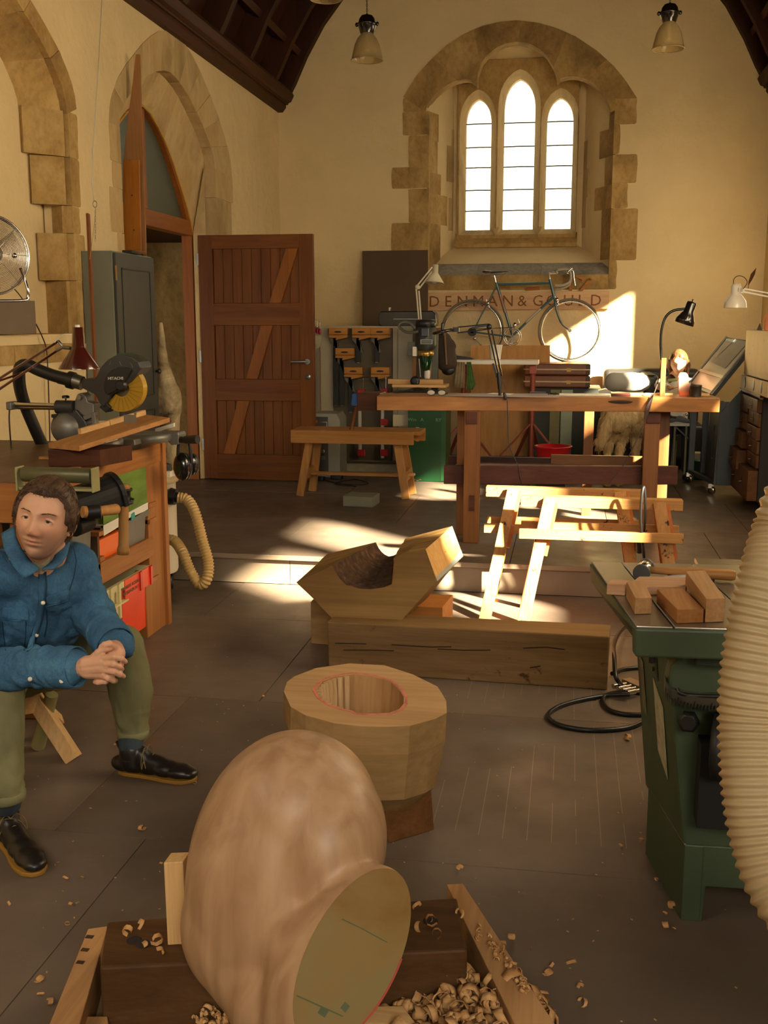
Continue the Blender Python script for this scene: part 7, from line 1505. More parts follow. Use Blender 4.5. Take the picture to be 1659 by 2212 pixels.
# ---- drafting table
BR=P(1538,852,y=8.8); BL=P(1487,832,y=9.7); TL=P(1571,728,y=9.75); TR=BR+(TL-BL)
dt=empty('drafting_table',(1.2,9.2,PZ),'tilted drafting table with grey board and blue-grey steel stand','table'); up_=(BL-BR).cross(TR-BR).normalized(); up_=up_ if up_.z>0 else -up_
DBM=pbr('drafting_board_grey','#7d7f78',.35,.1,.06,3,.05); DST=pbr('blue_grey_steel','#3d4547',.45,.2,.08)
obj('board',MB().hexa([BR-up_*.03,TR-up_*.03,TL-up_*.03,BL-up_*.03,BR,TR,TL,BL]),DST,dt,bevel=.003)
def onD(u_,v_,o=.002): return BR+(TR-BR)*v_+(BL-BR)*u_+up_*o
obj('glass_sheet',MB().prism([onD(.06,.05),onD(.94,.05),onD(.94,.97),onD(.06,.97)],up_*.004),DBM,dt)
obj('parallel_rule',MB().prism([onD(.0,.28,.008),onD(1,.28,.008),onD(1,.33,.008),onD(0,.33,.008)],up_*.006),pbr('pale_rule','#9ba09b',.3,.3),dt)
[obj('edge_rail',MB().tube([onD(f,0,.01),onD(f,1,.01)],.008,8),METAL,dt) for f in (.02,.98)]
solo('drawing_paper',MB().prism([onD(.2,.45,.008),onD(.85,.5,.008),onD(.8,.92,.008),onD(.15,.9,.008)],up_*.001),pbr('tracing_paper','#9a9a8c',.7,0,.05),'sheet of pale tracing paper lying on the drafting table','paper')
solo('set_square',MB().prism([onD(.75,.6,.012),onD(.9,.95,.012),onD(.6,.97,.012)],up_*.002),glassy('clear_square','#c9cfcb',.4,.1),'clear plastic set square near the top of the drafting board','set square')
xA=P(1545,900,y=8.9).x
obj('side_panel',MB().plate([(8.8,PZ+.09),(9.35,PZ+.09),(9.35,.88),(8.8,BR.z-.05)],[[(8.98,PZ+.28),(9.06,PZ+.28),(9.06,PZ+.55),(8.98,PZ+.55)]],lambda u,v,w:(xA+w+(v-.3)*.03,u,v),.03),DST,dt,bevel=.003)
obj('front_panel',MB().plate([(xA+.02,PZ+.09),(P(1606,1000,y=8.8).x,PZ+.09),(P(1606,1000,y=8.8).x,1.1),(xA+.02,.85)],[],lambda u,v,w:(u,8.79+w,v),.02),DST,dt,bevel=.003)
xB=P(1497,0,y=9.5).x
obj('rear_leg',MB().box(xB,xB+.05,9.5,9.56,PZ+.09,.86),DST,dt,bevel=.003); obj('rear_leg',MB().box(xA-.02,xA+.03,9.5,9.56,PZ+.09,.9),DST,dt,bevel=.003); obj('top_rail',MB().box(xB,xA+.3,9.46,9.56,.84,.90),METAL,dt,bevel=.003)
obj('foot_rail',MB().bar((xB+.02,9.53,PZ+.1),(xA+.02,8.85,PZ+.1),.04,.03),DST,dt)
for p in ((xB+.02,9.53),(xA+.0,8.88),(xA+.35,8.85)): obj('castor',MB().lathe([(.01,-.012),(.036,-.012),(.036,.012),(.01,.012)],zto((p[0],p[1],PZ+.038),(1,.5,0)),16).box(p[0]-.03,p[0]+.01,p[1]-.02,p[1]+.02,PZ+.055,PZ+.09),CHROME,dt)
solo('green_bucket',MB().lathe([(.07,0),(.09,.17),(.082,.17),(.062,.01)],tf((P(1528,0,y=9.75).x,9.75,PZ)),20,True,False),pbr('dark_green_bucket','#12402a',.5),'dark green bucket on the stage under the drafting table','bucket')
solo('pale_box',MB().box(P(1507,0,y=9.85).x,P(1530,0,y=9.85).x,9.85,10.0,PZ,PZ+.22),PAL,'pale flat box behind the green bucket','box')
# small steel tool table behind the bench end
k=Y(9.6); st_=empty('tool_stand',k(1460,1000),'small steel tool stand crowded with tools behind the bench end','stand')
obj('top',MB().box(k(1440,0).x,k(1495,0).x,9.55,9.8,k(0,916).z,k(0,911).z),METAL,st_)
for px_ in (1449,1464,1489): obj('leg',MB().tube([V(k(px_,0).x,9.6,PZ),V(k(px_,0).x,9.6,k(0,914).z)],.012,8),pbr('olive_grey_leg','#6b6a55',.5,.3),st_)
obj('brace',MB().bar(k(1455,918),k(1490,950),.025,.012),DST,st_)
r_=random.Random(9); kinds=[('steel_spanner',METAL,'spanner'),('dark_clamp_head',DARKM,'tool'),('chrome_socket',CHROME,'socket')]
for i in range(3):
    a,b_=1440+i*19,903+r_.uniform(-6,3); p=k(a,b_,r_.uniform(-.03,.03)); nm,mt_,ct=kinds[i]; q=p+V(r_.uniform(-.05,.05),r_.uniform(-.05,.05),r_.uniform(-.02,.02))
    p.z=max(p.z,k(0,911).z+.012); q.z=max(q.z,k(0,911).z+.012)
    solo(nm,MB().cap(p,q,.011,.007,10).ball(q,.015,10,8),mt_,['grey steel spanner at the left of','dark clamp head in the middle of','chrome round fitting at the right of'][i]+' the small tool stand',ct,group='small tools on the tool stand')
solo('wooden_crate',MB().box(k(1430,0).x,k(1480,0).x,10.0,10.2,PZ,k(0,958).z),pbr('dusty_grey_wood','#6e654e',.8,0,.15),'dusty grey-brown crate on the stage under the tool stand','crate',bevel=.004)
# ---- chest of small drawers and metal tool box
DX=1.36; dcy0,dcy1=P(1640,900,x=1.36).y,P(1596,900,x=1.36).y
dc=empty('drawer_chest',(1.6,8.6,PZ),'tall brown chest of many small drawers on castors at the right edge','chest')
DWD=wood('drawer_brown','#5a3a20','#74502f',1,1,.45,.1); ct_=P(1600,838,x=DX).z; cb0=PZ+.09
obj('carcase',MB().box(DX+.02,XR-.03,dcy0,dcy1,cb0,ct_-.02),pbr('black_carcase','#0f0d0b',.6),dc,bevel=.004); obj('top',MB().box(DX-.005,XR-.03,dcy0-.01,dcy1+.01,ct_-.02,ct_),DWD,dc,bevel=.003)
rows=[(ct_-.165,ct_-.03),(ct_-.30,ct_-.17),(ct_-.44,ct_-.305),(ct_-.60,ct_-.445)]
HND=pbr('drawer_pull_steel','#b9b2a2',.25,.9)
def drawer(ya,yb_,za,zb2,out,two=False):
    d_=obj('drawer',MB().box(DX-out,DX+.1,ya+.005,yb_-.005,za+.004,zb2-.004),DWD,dc,bevel=.003)
    for yc in ([ (ya+yb_)/2 ] if not two else [ya+(yb_-ya)*.3,ya+(yb_-ya)*.72]):
        zc=(za+zb2)/2; obj('keyhole_plate',MB().ball((DX-out-.001,yc,zc),(.003,.016,.038),12,8),BLACK,d_); obj('pull',MB().tube([(DX-out-.002,yc-.025,zc),(DX-out-.018,yc-.01,zc-.004),(DX-out-.018,yc+.01,zc-.004),(DX-out-.002,yc+.025,zc)],.003,6),HND,d_)
ym=(dcy0+dcy1)/2
outsL=[.01,.01,.035,.07]; 
for i,(za,zb2) in enumerate(rows): drawer(ym,dcy1,za,zb2,outsL[i])
for i in range(5): h_=(ct_-.03-(cb0+.24))/5; drawer(dcy0+.02,ym,ct_-.03-h_*(i+1),ct_-.03-h_*i,[.015,.0,.01,.0,.0][i])
drawer(dcy0+.02,dcy1,cb0+.0,cb0+.23,.05,True)
for y_ in (dcy0+.1,dcy1-.08): obj('castor',MB().lathe([(.01,-.014),(.042,-.014),(.042,.014),(.01,.014)],zto((DX+.08,y_,PZ+.042),(1,0,0)),16).box(DX+.05,DX+.11,y_-.02,y_+.02,PZ+.06,cb0),BLACK,dc)
tx=empty('metal_tool_box',(1.6,8.4,ct_),'worn cream metal tool box with keyhole plates on top of the drawer chest','box')
WMB=pbr('worn_cream_metal','#b9a678',.5,.15,.1,6,.1,dirt=('#5e4c31',11,.63)); x6=DX+.0; bt=P(1608,712,x=x6).z
obj('body',MB().box(x6,XR-.05,dcy0-.3,dcy1-.12,ct_+.115,bt),WMB,tx,bevel=.006); b3=obj('drawer',MB().box(x6-.012,XR-.05,dcy0-.31,dcy1-.1,ct_+.002,ct_+.11),WMB,tx,bevel=.004)
for y_ in (dcy1-.28,dcy1-.68,dcy1-1.0): obj('keyhole_plate',MB().ball((x6-.013,y_,ct_+.058),(.003,.032,.042),12,8),BLACK,b3); 
mb=MB()
for y_ in (8.9,8.6,8.3,8.0): mb.box(x6-.002,x6+.0,y_,y_+.1,ct_+.122,ct_+.128)
obj('seam_line',MB().box(x6-.003,x6+.0,dcy0-.28,dcy1-.14,ct_+.12,ct_+.124),BLACK,tx)
solo('bottle',MB().lathe([(.03,0),(.034,.02),(.034,.08),(.02,.11),(.009,.12),(.009,.145),(.001,.145)],tf((P(1660,700,y=7.9).x+.0,7.9,bt)),24),pbr('orange_white_bottle','#d98a5a',.4,0,.35,9),'orange and white bottle at the right edge on the metal box','bottle')
solo('brass_point',MB().lathe([(.02,0),(.001,.05)],tf((P(1641,705,y=8.0).x,8.0,bt)),14),METAL,'small pale metal cone on top of the metal box','cone')
# white lamp
k=Y(8.0); wl_=empty('white_lamp',k(1585,665),'white metal lamp with round shade on an arm at the right','lamp')
r1=(k(1608,0)-k(1558,0)).x/2; cM=tf((k(1580,0).x,8.0,k(0,666).z)); hz_=lambda py:k(1583,py).z-k(1583,666).z
obj('shade',MB().lathe([(r1,0),(r1,.004),(r1*.93,hz_(652)),(r1*.62,hz_(641)),(.034,hz_(636)),(.034,hz_(620)),(.026,hz_(614)),(.006,hz_(613)),(.004,hz_(612))],cM,36,False,True),pbr('white_lamp_enamel','#e9e2d0',.25,0,.03,bump=.01,coat=.4),wl_)
mb=MB()
for i in range(8): a=2*math.pi*i/8; mb.bar(V(k(1583,0).x+.0345*math.cos(a),8.0+.0345*math.sin(a),k(0,632).z),V(k(1583,0).x+.0345*math.cos(a),8.0+.0345*math.sin(a),k(0,624).z),.006,.002)
obj('vent_slots',mb,pbr('slot_grey','#6d6656',.7),wl_,kind='stuff')
obj('arm',MB().bar(k(1608,624),k(1665,634),.01,.01).bar(k(1605,630),k(1660,641),.01,.01),WHITE,wl_); obj('knuckle',MB().prism([k(1598,632),(k(1603,622)),k(1609,622),k(1608,633)],(0,.03,0)).bar(k(1594,632),k(1604,632),.01,.01),WHITE,wl_)
obj('flex',MB().tube(spline([k(1584,613),k(1586,602),k(1595,596),k(1607,599),k(1614,609),k(1610,618),k(1605,624)],6),.0028,5),_mc['brown_cable'],wl_)
obj('stand_post',MB().box(P(1657,0,y=8.0).x,P(1663,0,y=8.0).x,7.99,8.01,bt,k(0,630).z),REDZ,wl_)
f=Y(8.05); fe=empty('feather',f(1616,622),'brown feather standing up behind the white lamp arm','feather')
obj('vane',MB().prism([f(1616,618),f(1617,608),f(1622,592),(f(1634,578)),f(1631,592),f(1625,604)],(0,.002,0)),wood('feather_brown','#4b2d18','#6d4526',2,1,.8),fe); obj('quill',MB().tube([f(1616,628),f(1617,616),f(1633,580)],.002,5),_mc['brown_cable'],fe)
# ---- pendant lamps
HOOD=pbr('smoky_prismatic_shade','#9b8c6a',.2,0,.05,bump=.02)
mg,nt_,N_,L_2,b2=newmat('ribbed_glass_shade'); b2.inputs['Base Color'].default_value=lin('#a8946a'); b2.inputs['Roughness'].default_value=.15; t_=N_.new('ShaderNodeBsdfTransparent'); t_.inputs[0].default_value=lin('#e8dcb8'); mx=N_.new('ShaderNodeMixShader'); lw=N_.new('ShaderNodeLayerWeight'); lw.inputs[0].default_value=.35; mp_=N_.new('ShaderNodeMapRange'); mp_.inputs[3].default_value=.42; mp_.inputs[4].default_value=1.0; L_2.new(lw.outputs['Facing'],mp_.inputs[0]); L_2.new(mp_.outputs[0],mx.inputs[0]); L_2.new(t_.outputs[0],mx.inputs[1]); L_2.new(b2.outputs[0],mx.inputs[2]); L_2.new(mx.outputs[0],N_['Material Output'].inputs[0])
def pendant(px,pyb,pyt,yy,label):
    k=Y(yy); s_=(k(px,pyb-1).z-k(px,pyb).z)  # metres per pixel
    x=k(px,pyb).x; z0=k(px,pyb).z; e=empty('pendant_lamp',(x,yy,z0),label,'lamp','pendant lamps hanging from the roof'); M=tf((x,yy,z0))
    H=(pyb-pyt)*s_; R_=36*s_
    obj('glass_shade',MB().lathe([(R_*1.02,0),(R_,.3*s_),(R_*.93,12*s_),(R_*.78,34*s_),(R_*.6,47*s_),(R_*.40,55*s_),(R_*.36,57*s_)],M,40,False,False),mg,e)
    obj('rim',MB().tube([M@Vector((R_*1.01*math.cos(t),R_*1.01*math.sin(t),0)) for t in [2*math.pi*i/40 for i in range(40)]],.0035,6,closed=True),mg,e)
    obj('bulb',MB().ball(M@Vector((0,0,22*s_)),(7*s_,7*s_,11*s_)).tube([M@Vector((0,0,30*s_)),M@Vector((0,0,55*s_))],5*s_,10),glassy('bulb_glass','#efe6cf',.4,.1),e)
    obj('cap',MB().lathe([(R_*.42,57*s_),(R_*.45,61*s_),(R_*.58,75*s_),(R_*.62,76*s_),(R_*.62,79*s_),(R_*.54,80*s_),(R_*.5,88*s_),(R_*.36,95*s_),(R_*.1,98*s_),(.004,100*s_)],M,28),BLKM,e)
    for sx_ in (-1,1): obj('lug',MB().ball(M@Vector((sx_*R_*.66,0,77*s_)),(4*s_,4*s_,5*s_),8,6),BLKM,e)
    mb=MB()
    for i in range(16):
        c_=M@Vector((0,0,(102+i*5.2)*s_)); r_=Vector((1.6*s_,0,0)) if i%2 else Vector((0,1.6*s_,0)); mb.tube([c_+r_*math.sin(t)+V(0,0,3.2*s_*math.cos(t)) for t in [2*math.pi*q/8 for q in range(8)]],.7*s_,4,closed=True)
    obj('chain',mb,DARKM,e)
pendant(793,130,34,8.2,'pendant lamp with smoky glass bell shade hanging left of the window'); pendant(1443,106,2,7.4,'pendant lamp with smoky glass bell shade hanging right of the window'); pendant(704,-2,-100,6.2,'pendant lamp just entering the top edge of the picture')
# ================================================================ PEOPLE AND DOG
def skin_mat(name,base,lip,stub,red):
    m,nt,N,L,b=newmat(name); at=N.new('ShaderNodeAttribute'); at.attribute_name='tint'; v=coords(nt)
    c=ramp(nt,nz(nt,v,25,5,.6),[(.3,sc(lin(base),.93)),(.7,sc(lin(base),1.05))]); sx=N.new('ShaderNodeSeparateColor'); L.new(at.outputs['Color'],sx.inputs[0])
    c=mixc(nt,sx.outputs[0],c,lin(lip)); c=mixc(nt,sx.outputs[1],c,lin(stub)); c=mixc(nt,sx.outputs[2],c,lin(red)); L.new(c,b.inputs['Base Color'])
    b.inputs['Roughness'].default_value=.48; b.inputs['Subsurface Weight'].default_value=.12; b.inputs['Subsurface Radius'].default_value=(.008,.003,.0015); b.inputs['Subsurface Scale'].default_value=1; b.inputs['Specular IOR Level'].default_value=.35
    bumpn(nt,nz(nt,v,220,3),b,.12,.001); return m
SKIN=skin_mat('weathered_skin','#c8987a','#9c4a3c','#6b4e3a','#b4593f'); SKIN2=skin_mat('child_skin','#dba884','#b86a58','#a07050','#c87a5c')
def g(x,y,cx,cy,sx,sy): return math.exp(-((x-cx)/sx)**2/2-((y-cy)/sy)**2/2)
def head_pt(th,ph,adult=1):
    a,b,c=.0765,.118,.100
    x=a*math.sin(th)*math.sin(ph); y=b*math.cos(th); z=c*math.sin(th)*math.cos(ph)
    s=max(0,-y/b)
    x*=1-.36*s**1.5; 
    if z<0: z*=(1-.55*max(0,(-y-.02)/b)**1.2)
    if z>0: z*=(1-.04*s); 
    if y>0: x*=1+.05*math.sin(math.pi*y/b); 
    f=max(0,math.cos(ph))**.6 if z>0 else 0
    d=0
    d+=.0062*(g(x,y,.028,.034,.020,.0065)+g(x,y,-.028,.034,.020,.0065))
    d-=.0135*(g(x,y,.030,.014,.015,.0105)+g(x,y,-.030,.014,.015,.0105))
    d+=.013*g(x,y,0,.006,.0085,.022)+.021*g(x,y,0,-.020,.0088,.0115)+.0095*(g(x,y,.0125,-.0275,.0048,.006)+g(x,y,-.0125,-.0275,.0048,.006))-.006*(g(x,y,.0075,-.034,.0035,.0022)+g(x,y,-.0075,-.034,.0035,.0022))
    d-=.004*g(x,y,0,-.040,.02,.005)
    d+=.005*(g(x,y,.043,-.018,.016,.018)+g(x,y,-.043,-.018,.016,.018))
    d+=.0075*g(x,y,0,-.0485,.013,.0045)+.0078*g(x,y,0,-.0605,.011,.0045)-.0125*g(x,y,0,-.0545,.0145,.0018)+.012*g(x,y,0,-.096,.019,.014)-.006*g(x,y,0,-.0715,.017,.0045)
    d-=.0045*(g(x,y,.025,-.036,.0042,.013)+g(x,y,-.025,-.036,.0042,.013))
    d-=.003*(g(x,y,.052,.005,.012,.02)+g(x,y,-.052,.005,.012,.02))
    return Vector((x,y,z+d*f))
def head_grid(mb,M,nth=110,nph=150):
    vs=[M@head_pt(.001,0)]
    for i in range(1,nth):
        for k in range(nph): vs.append(M@head_pt(math.pi*i/nth,2*math.pi*k/nph))
    vs.append(M@head_pt(math.pi-.001,0)); l=len(vs)-1
    fs=[(0,1+k,1+(k+1)%nph) for k in range(nph)]
    for i in range(nth-2):
        a=1+i*nph; fs+=[(a+k,a+nph+k,a+nph+(k+1)%nph,a+(k+1)%nph) for k in range(nph)]
    a=1+(nth-2)*nph; fs+=[(a+k,l,a+(k+1)%nph) for k in range(nph)]
    mb.add(vs,fs,True)
def surf(x,y):  # front surface z at local x,y
    lo,best=None,None
    b=.118; th=math.acos(max(-1,min(1,y/b))); 
    for k in range(-40,41):
        ph=k*math.pi/82; p=head_pt(th,ph)
        if best is None or abs(p.x-x)<best: best=abs(p.x-x); lo=p
    return lo.z
EYEL=[]
def head_extras(mb,M,sc_=1):
    for s_ in (1,-1):
        # ears
        mb.ball(M@Vector((s_*.078,-.004,-.008)),(.007*sc_,.030*sc_,.017*sc_),14,10,(M.to_3x3().normalized()@Matrix.Rotation(s_*-.45,3,'Y')))
        mb.cap(M@Vector((s_*.079,.018,-.014)),M@Vector((s_*.084,.0,-.02)),.006*sc_,.005*sc_); mb.cap(M@Vector((s_*.084,.0,-.02)),M@Vector((s_*.077,-.030,-.002)),.005*sc_,.007*sc_)
        ez=surf(s_*.031,.012)
        up=[M@Vector((s_*.031+.0145*t,.0178-.0062*t*t-.0008*s_*t,ez+.0058-.0072*t*t)) for t in (-1,-.6,-.2,.2,.6,1)]
        lo=[M@Vector((s_*.031+.0145*t,.0056+.0042*t*t,ez+.0046-.0062*t*t)) for t in (-1,-.6,-.2,.2,.6,1)]
        for q in (up,):
            for a,b_ in zip(q,q[1:]): mb.cap(a,b_,.0026*sc_,.0026*sc_,8)
        EYEL.append((s_,up,lo))
        for a,b_ in zip(lo,lo[1:]): mb.cap(a,b_,.0022*sc_,.0022*sc_,8)
def eyes(parent,M,look=(0,0),sc_=1,iris='#4a4a3c'):
    WE=pbr('eye_white','#b8a898',.15,0,.03,bump=0); IR=pbr('iris_'+iris[1:],iris,.1,bump=0); PU=pbr('pupil','#070605',.05,bump=0)
    for s_ in (1,-1):
        ez=surf(s_*.031,.012); c=Vector((s_*.031,.0118,ez-.0045)); e=obj('eye',MB().ball(M@c,.0112*sc_,20,14),WE,parent)
        d=Vector((look[0],look[1],1)).normalized(); R3=M.to_3x3().normalized()
        def disc(r,o,mat,nm): 
            Mz=(M@Matrix.Translation(c))@d.to_track_quat('Z','Y').to_matrix().to_4x4(); zz=math.sqrt(max(0,.0112**2-r*r)); obj(nm,MB().lathe([(.0001,.0112+o),(r*.6,math.sqrt(.0112**2-(r*.6)**2)+o),(r,zz+o)],Mz,20,False,False),mat,e)
        disc(.0056,.0003,IR,'iris'); disc(.0026,.0006,PU,'pupil')
def brows(parent,M,mat):
    LSH=pbr('dark_lash','#2a1a12',.8)
    for s_,up,lo in EYEL[-2:]:
        dz=M.to_3x3()@Vector((0,-.0022,.0012)); obj('eyelashes',MB().tube([p+dz for p in up],.0008,5),LSH,parent)
    mb=MB(); r_=random.Random(2)
    for s_ in (1,-1):
        for i in range(46):
            t=i/45; x=s_*(.014+.033*t)+r_.uniform(-.001,.001); y=.0315+.0055*math.sin(t*2.4)-.003*t+r_.uniform(-.0018,.0018); z=surf(x,y)+.001
            x2=x+s_*.0055; y2=y+.0025-.004*t; mb.tube([M@Vector((x,y,z)),M@Vector((x2,y2,surf(x2,y2)+.0012))],[.0006,.0002],4)
    obj('eyebrows',mb,mat,parent,kind='stuff')
def hair(parent,M,mat,line,thick=.012,strands=700,seed=1,flow=None,long_=False,sc_=1,lenr=(.02,.05)):
    """scalp shell plus combed strands; line(x,y,z)->True where hair grows"""
    nth,nph=70,96; pts={}; mb=MB(); vs=[];idx={}
    for i in range(0,nth+1):
        for k in range(nph):
            p=head_pt(max(.01,math.pi*i/nth),2*math.pi*k/nph); n=Vector((p.x/.0765**2,p.y/.118**2,p.z/.1**2)).normalized(); m=line(p.x,p.y,p.z); t=max(-.3,min(1,m/.02)); q=p+n*(thick*max(0,t)**.5-.002*(1 if t<=0 else 0)+.0022*noise.noise(Vector((p.x*160,p.y*45,p.z*60)))*(t>0))
            idx[(i,k)]=(len(vs),t); vs.append(M@q)
    fs=[]
    for i in range(nth):
        for k in range(nph):
            c=[idx[(i,k)],idx[(i+1,k)],idx[(i+1,(k+1)%nph)],idx[(i,(k+1)%nph)]]
            if max(a[1] for a in c)>0: fs.append([a[0] for a in c])
    mb.add(vs,fs,True); h=obj('hair',mb,mat,parent); s_=h.modifiers.new('s','SOLIDIFY'); s_.thickness=.003; s_.offset=-1
    r_=random.Random(seed); mb=MB(); n=0
    while n<strands:
        th=math.acos(r_.uniform(-.75,1)); ph=r_.uniform(0,2*math.pi); p=head_pt(th,ph)
        if line(p.x,p.y,p.z)<=.0: continue
        n+=1; L_=r_.uniform(*lenr); path=[]; th2,ph2=th,ph
        for j in range(6):
            q=head_pt(th2,ph2); nn=Vector((q.x/.0765**2,q.y/.118**2,q.z/.1**2)).normalized(); lift=thick*.85+.0012*math.sin(j*.6+n)+.0005*j
            path.append(M@(q+nn*lift)); dth,dph=flow(q,r_) ; th2+=dth*L_/5/.1; ph2+=dph*L_/5/.1
        mb.tube(path,[.0008*sc_,.0010*sc_,.0010*sc_,.0009*sc_,.0006*sc_,.0002*sc_],3)
    obj('strands',mb,mat,h,kind='stuff')
    return h
def tint(o,M,sc_=1,stubble=1):
    me=o.data; inv=M.inverted(); at=me.color_attributes.new('tint','FLOAT_COLOR','POINT'); ow=Vector(o.parent.location) if o.parent else Vector((0,0,0))
    n=len(me.vertices); co=np.empty(n*3,'f'); me.vertices.foreach_get('co',co); co=co.reshape(-1,3)+np.array(ow)
    A=np.array(inv); lc=co@A[:3,:3].T+A[:3,3]; x,y,z=lc[:,0],lc[:,1],lc[:,2]
    G=lambda cx,cy,sx,sy: np.exp(-((x-cx)/sx)**2/2-((y-cy)/sy)**2/2)
    front=(z>.03)&(np.abs(x)<.08)&(np.abs(y)<.13)
    lips=np.clip(G(0,-.050,.012,.0032)+G(0,-.0595,.011,.0034),0,1)*front*.62
    st=np.clip(G(0,-.085,.04,.028)*1.0+G(.045,-.06,.02,.035)+G(-.045,-.06,.02,.035)+G(0,-.038,.018,.005),0,1)*front*.30*stubble
    rd=np.clip(G(0,-.022,.012,.014)+.8*G(.04,-.02,.016,.016)+.8*G(-.04,-.02,.016,.016)+.6*G(.08,-.0,.012,.03)+.6*G(-.08,-.0,.012,.03),0,1)*(z>-.04)*(np.abs(y)<.13)*(np.abs(x)<.1)*.26
    c=np.zeros((n,4),'f'); c[:,0]=lips;c[:,1]=st*(1-lips);c[:,2]=rd;c[:,3]=1; at.data.foreach_set('color',c.ravel())
# ---------------- seated man
def Q(px,py,y): return P(px,py,y=y)
HC=Q(98,1122,2.86); man=empty('person',(-1.9,3.2,0),'seated man in a blue denim overshirt and olive trousers, hands clasped, brown hair','person')
view=(Vector((0,0,CZ))-HC).normalized(); zf=(view*math.cos(math.radians(17))+(-right)*math.sin(math.radians(17))).normalized(); zf=V(zf.x,zf.y,.04).normalized()
yu=(V(0,0,1)+right*.22).normalized(); xr_=yu.cross(zf).normalized(); yu=zf.cross(xr_).normalized()
SH=1.0; HM=Matrix.Translation(HC)@Matrix((xr_,yu,zf)).transposed().to_4x4()@Matrix.Scale(SH*1.02,4)
NK=Q(92,1232,2.95); SR_=Q(160,1222,3.02); SL_=Q(-55,1232,2.84); CH_=Q(60,1290,3.02); PV=Q(28,1430,3.38)
EL=Q(205,1335,3.03); WL=Q(246,1398,2.86); ER=Q(-55,1452,2.80); WR=Q(172,1441,2.74)
HL_,HR_=Q(85,1425,3.42),Q(0,1450,3.25); KL=Q(262,1400,3.30); KR=Q(-2,1500,2.80); AL=Q(288,1592,3.34); AR=Q(14,1742,2.74)
body=MB(); head_grid(body,HM); head_extras(body,HM,.97)
body.cap(HM@Vector((0,-.06,-.035)),NK+V(0,.05,-.02),.052,.060,20)
for a,b_,r1,r2 in ((NK,CH_,.07,.12),(CH_,PV,.12,.13),(SR_,NK,.05,.06),(SL_,NK,.05,.06),(SR_,EL,.046,.038),(EL,WL,.038,.026),(SL_,ER,.046,.038),(ER,WR,.038,.027),(HL_,KL,.075,.05),(HR_,KR,.075,.05),(PV,HL_,.1,.09),(PV,HR_,.1,.09),(KL,AL,.044,.026),(KR,AR,.044,.026)): body.cap(a,b_,r1,r2,14)
# hands
yh=2.72
pr=Q(203,1440,yh); body.cap(WR,Q(186,1441,yh+.01),.027,.030,14); body.cap(Q(188,1434,yh),Q(222,1428,yh-.005),.024,.021,14); body.cap(Q(188,1450,yh),Q(220,1452,yh),.022,.020,14); body.cap(Q(190,1442,yh),Q(222,1440,yh-.004),.025,.022,14)
plh=Q(247,1412,yh+.04); body.cap(WL,Q(250,1412,yh+.05),.026,.028,14); body.cap(Q(244,1406,yh+.04),Q(252,1432,yh+.035),.024,.022,14); body.cap(Q(240,1412,yh+.045),Q(244,1440,yh+.04),.024,.02,14)
def finger(pts,r0,r1,n=12):
    q=[Q(a,b_,c_) for a,b_,c_ in pts]; m=len(q)-1
    for i,(a,b_) in enumerate(zip(q,q[1:])): body.cap(a,b_,r0+(r1-r0)*i/m,r0+(r1-r0)*(i+1)/m,n); body.ball(a,r0+(r1-r0)*i/m+.0008,10,8)
Rf=[[(224,1421,yh-.012),(247,1419,yh-.022),(262,1423,yh-.012),(270,1429,yh+.012)],[(226,1434,yh-.014),(246,1435,yh-.026),(258,1440,yh-.014),(263,1445,yh+.01)],[(224,1447,yh-.012),(246,1451,yh-.024),(259,1457,yh-.010),(266,1461,yh+.014)],[(218,1458,yh-.006),(234,1465,yh-.014),(245,1470,yh-.004),(249,1471,yh+.014)]]
for f_ in Rf: finger(f_,.0098,.0078)
Lf=[[(257,1424,yh+.02),(247,1427,yh-.008),(234,1427,yh-.016),(222,1426,yh-.008)],[(254,1436,yh+.02),(246,1443,yh-.008),(233,1441,yh-.018),(220,1440,yh-.010)],[(250,1447,yh+.02),(240,1459,yh-.004),(226,1457,yh-.014),(212,1457,yh-.004)],[(244,1455,yh+.02),(228,1472,yh+.0),(212,1474,yh-.002),(206,1473,yh+.004)]]
for f_ in Lf: finger(f_,.0092,.0076)
finger([(198,1424,yh+.0),(212,1410,yh-.006),(226,1402,yh+.0),(236,1401,yh+.01)],.0118,.0092); finger([(247,1398,yh+.03),(236,1391,yh+.008),(226,1393,yh+.0),(219,1398,yh+.0)],.0112,.0088)
bm3=organic(body,'body',.0027,1); bo=obj('body',bm3,SKIN,man); tint(bo,HM); eyes(man,HM,look=(.10,.12),sc_=.97); HAIRM=wood('brown_hair','#38261a','#644a34',1,1,.5,.3,grain=30,spec=.3); brows(man,HM,HAIRM)
def hline(x,y,z):
    # hair above the forehead line, down the temples and round the back
    if z>.0:
        front=.068-.10*max(0,abs(x)-.03)**1.0*0+ (.012*math.cos(x*60))*(z>.05)
        lim=.078-.9*max(0,abs(x)-.040) if z>.045 else (.046-max(0,abs(x)-.05)*2.0 if z>.025 else -.018)
        return y-lim
    return y+ (.052 if z<-.035 else -.014)
def fl1(q,r_): return ((.55 if q.z<.02 else .25)+r_.uniform(-.1,.1), (1.0 if q.x<0 else -1.0)*(.55 if q.y>.03 else .0)*(1 if q.z<.05 else -.6)+r_.uniform(-.14,.14))
hair(man,HM,HAIRM,hline,.013,2600,3,fl1,lenr=(.018,.04))
mb=MB()
for i in range(26):
    r_=random.Random(i); x=-.045+i*.0036; y=.082+r_.uniform(-.002,.006); p0=Vector((x,y+.012,surf(x,min(.09,y+.012))+.008)); L_=r_.uniform(.012,.026); pts=[p0,p0+Vector((.003*r_.uniform(-1,1),-L_*.5,.006)),p0+Vector((.006*r_.uniform(-1,1.4),-L_,.004))]; mb.tube([HM@p for p in pts],[.0012,.001,.0003],4)
obj('fringe',mb,HAIRM,man,kind='stuff')
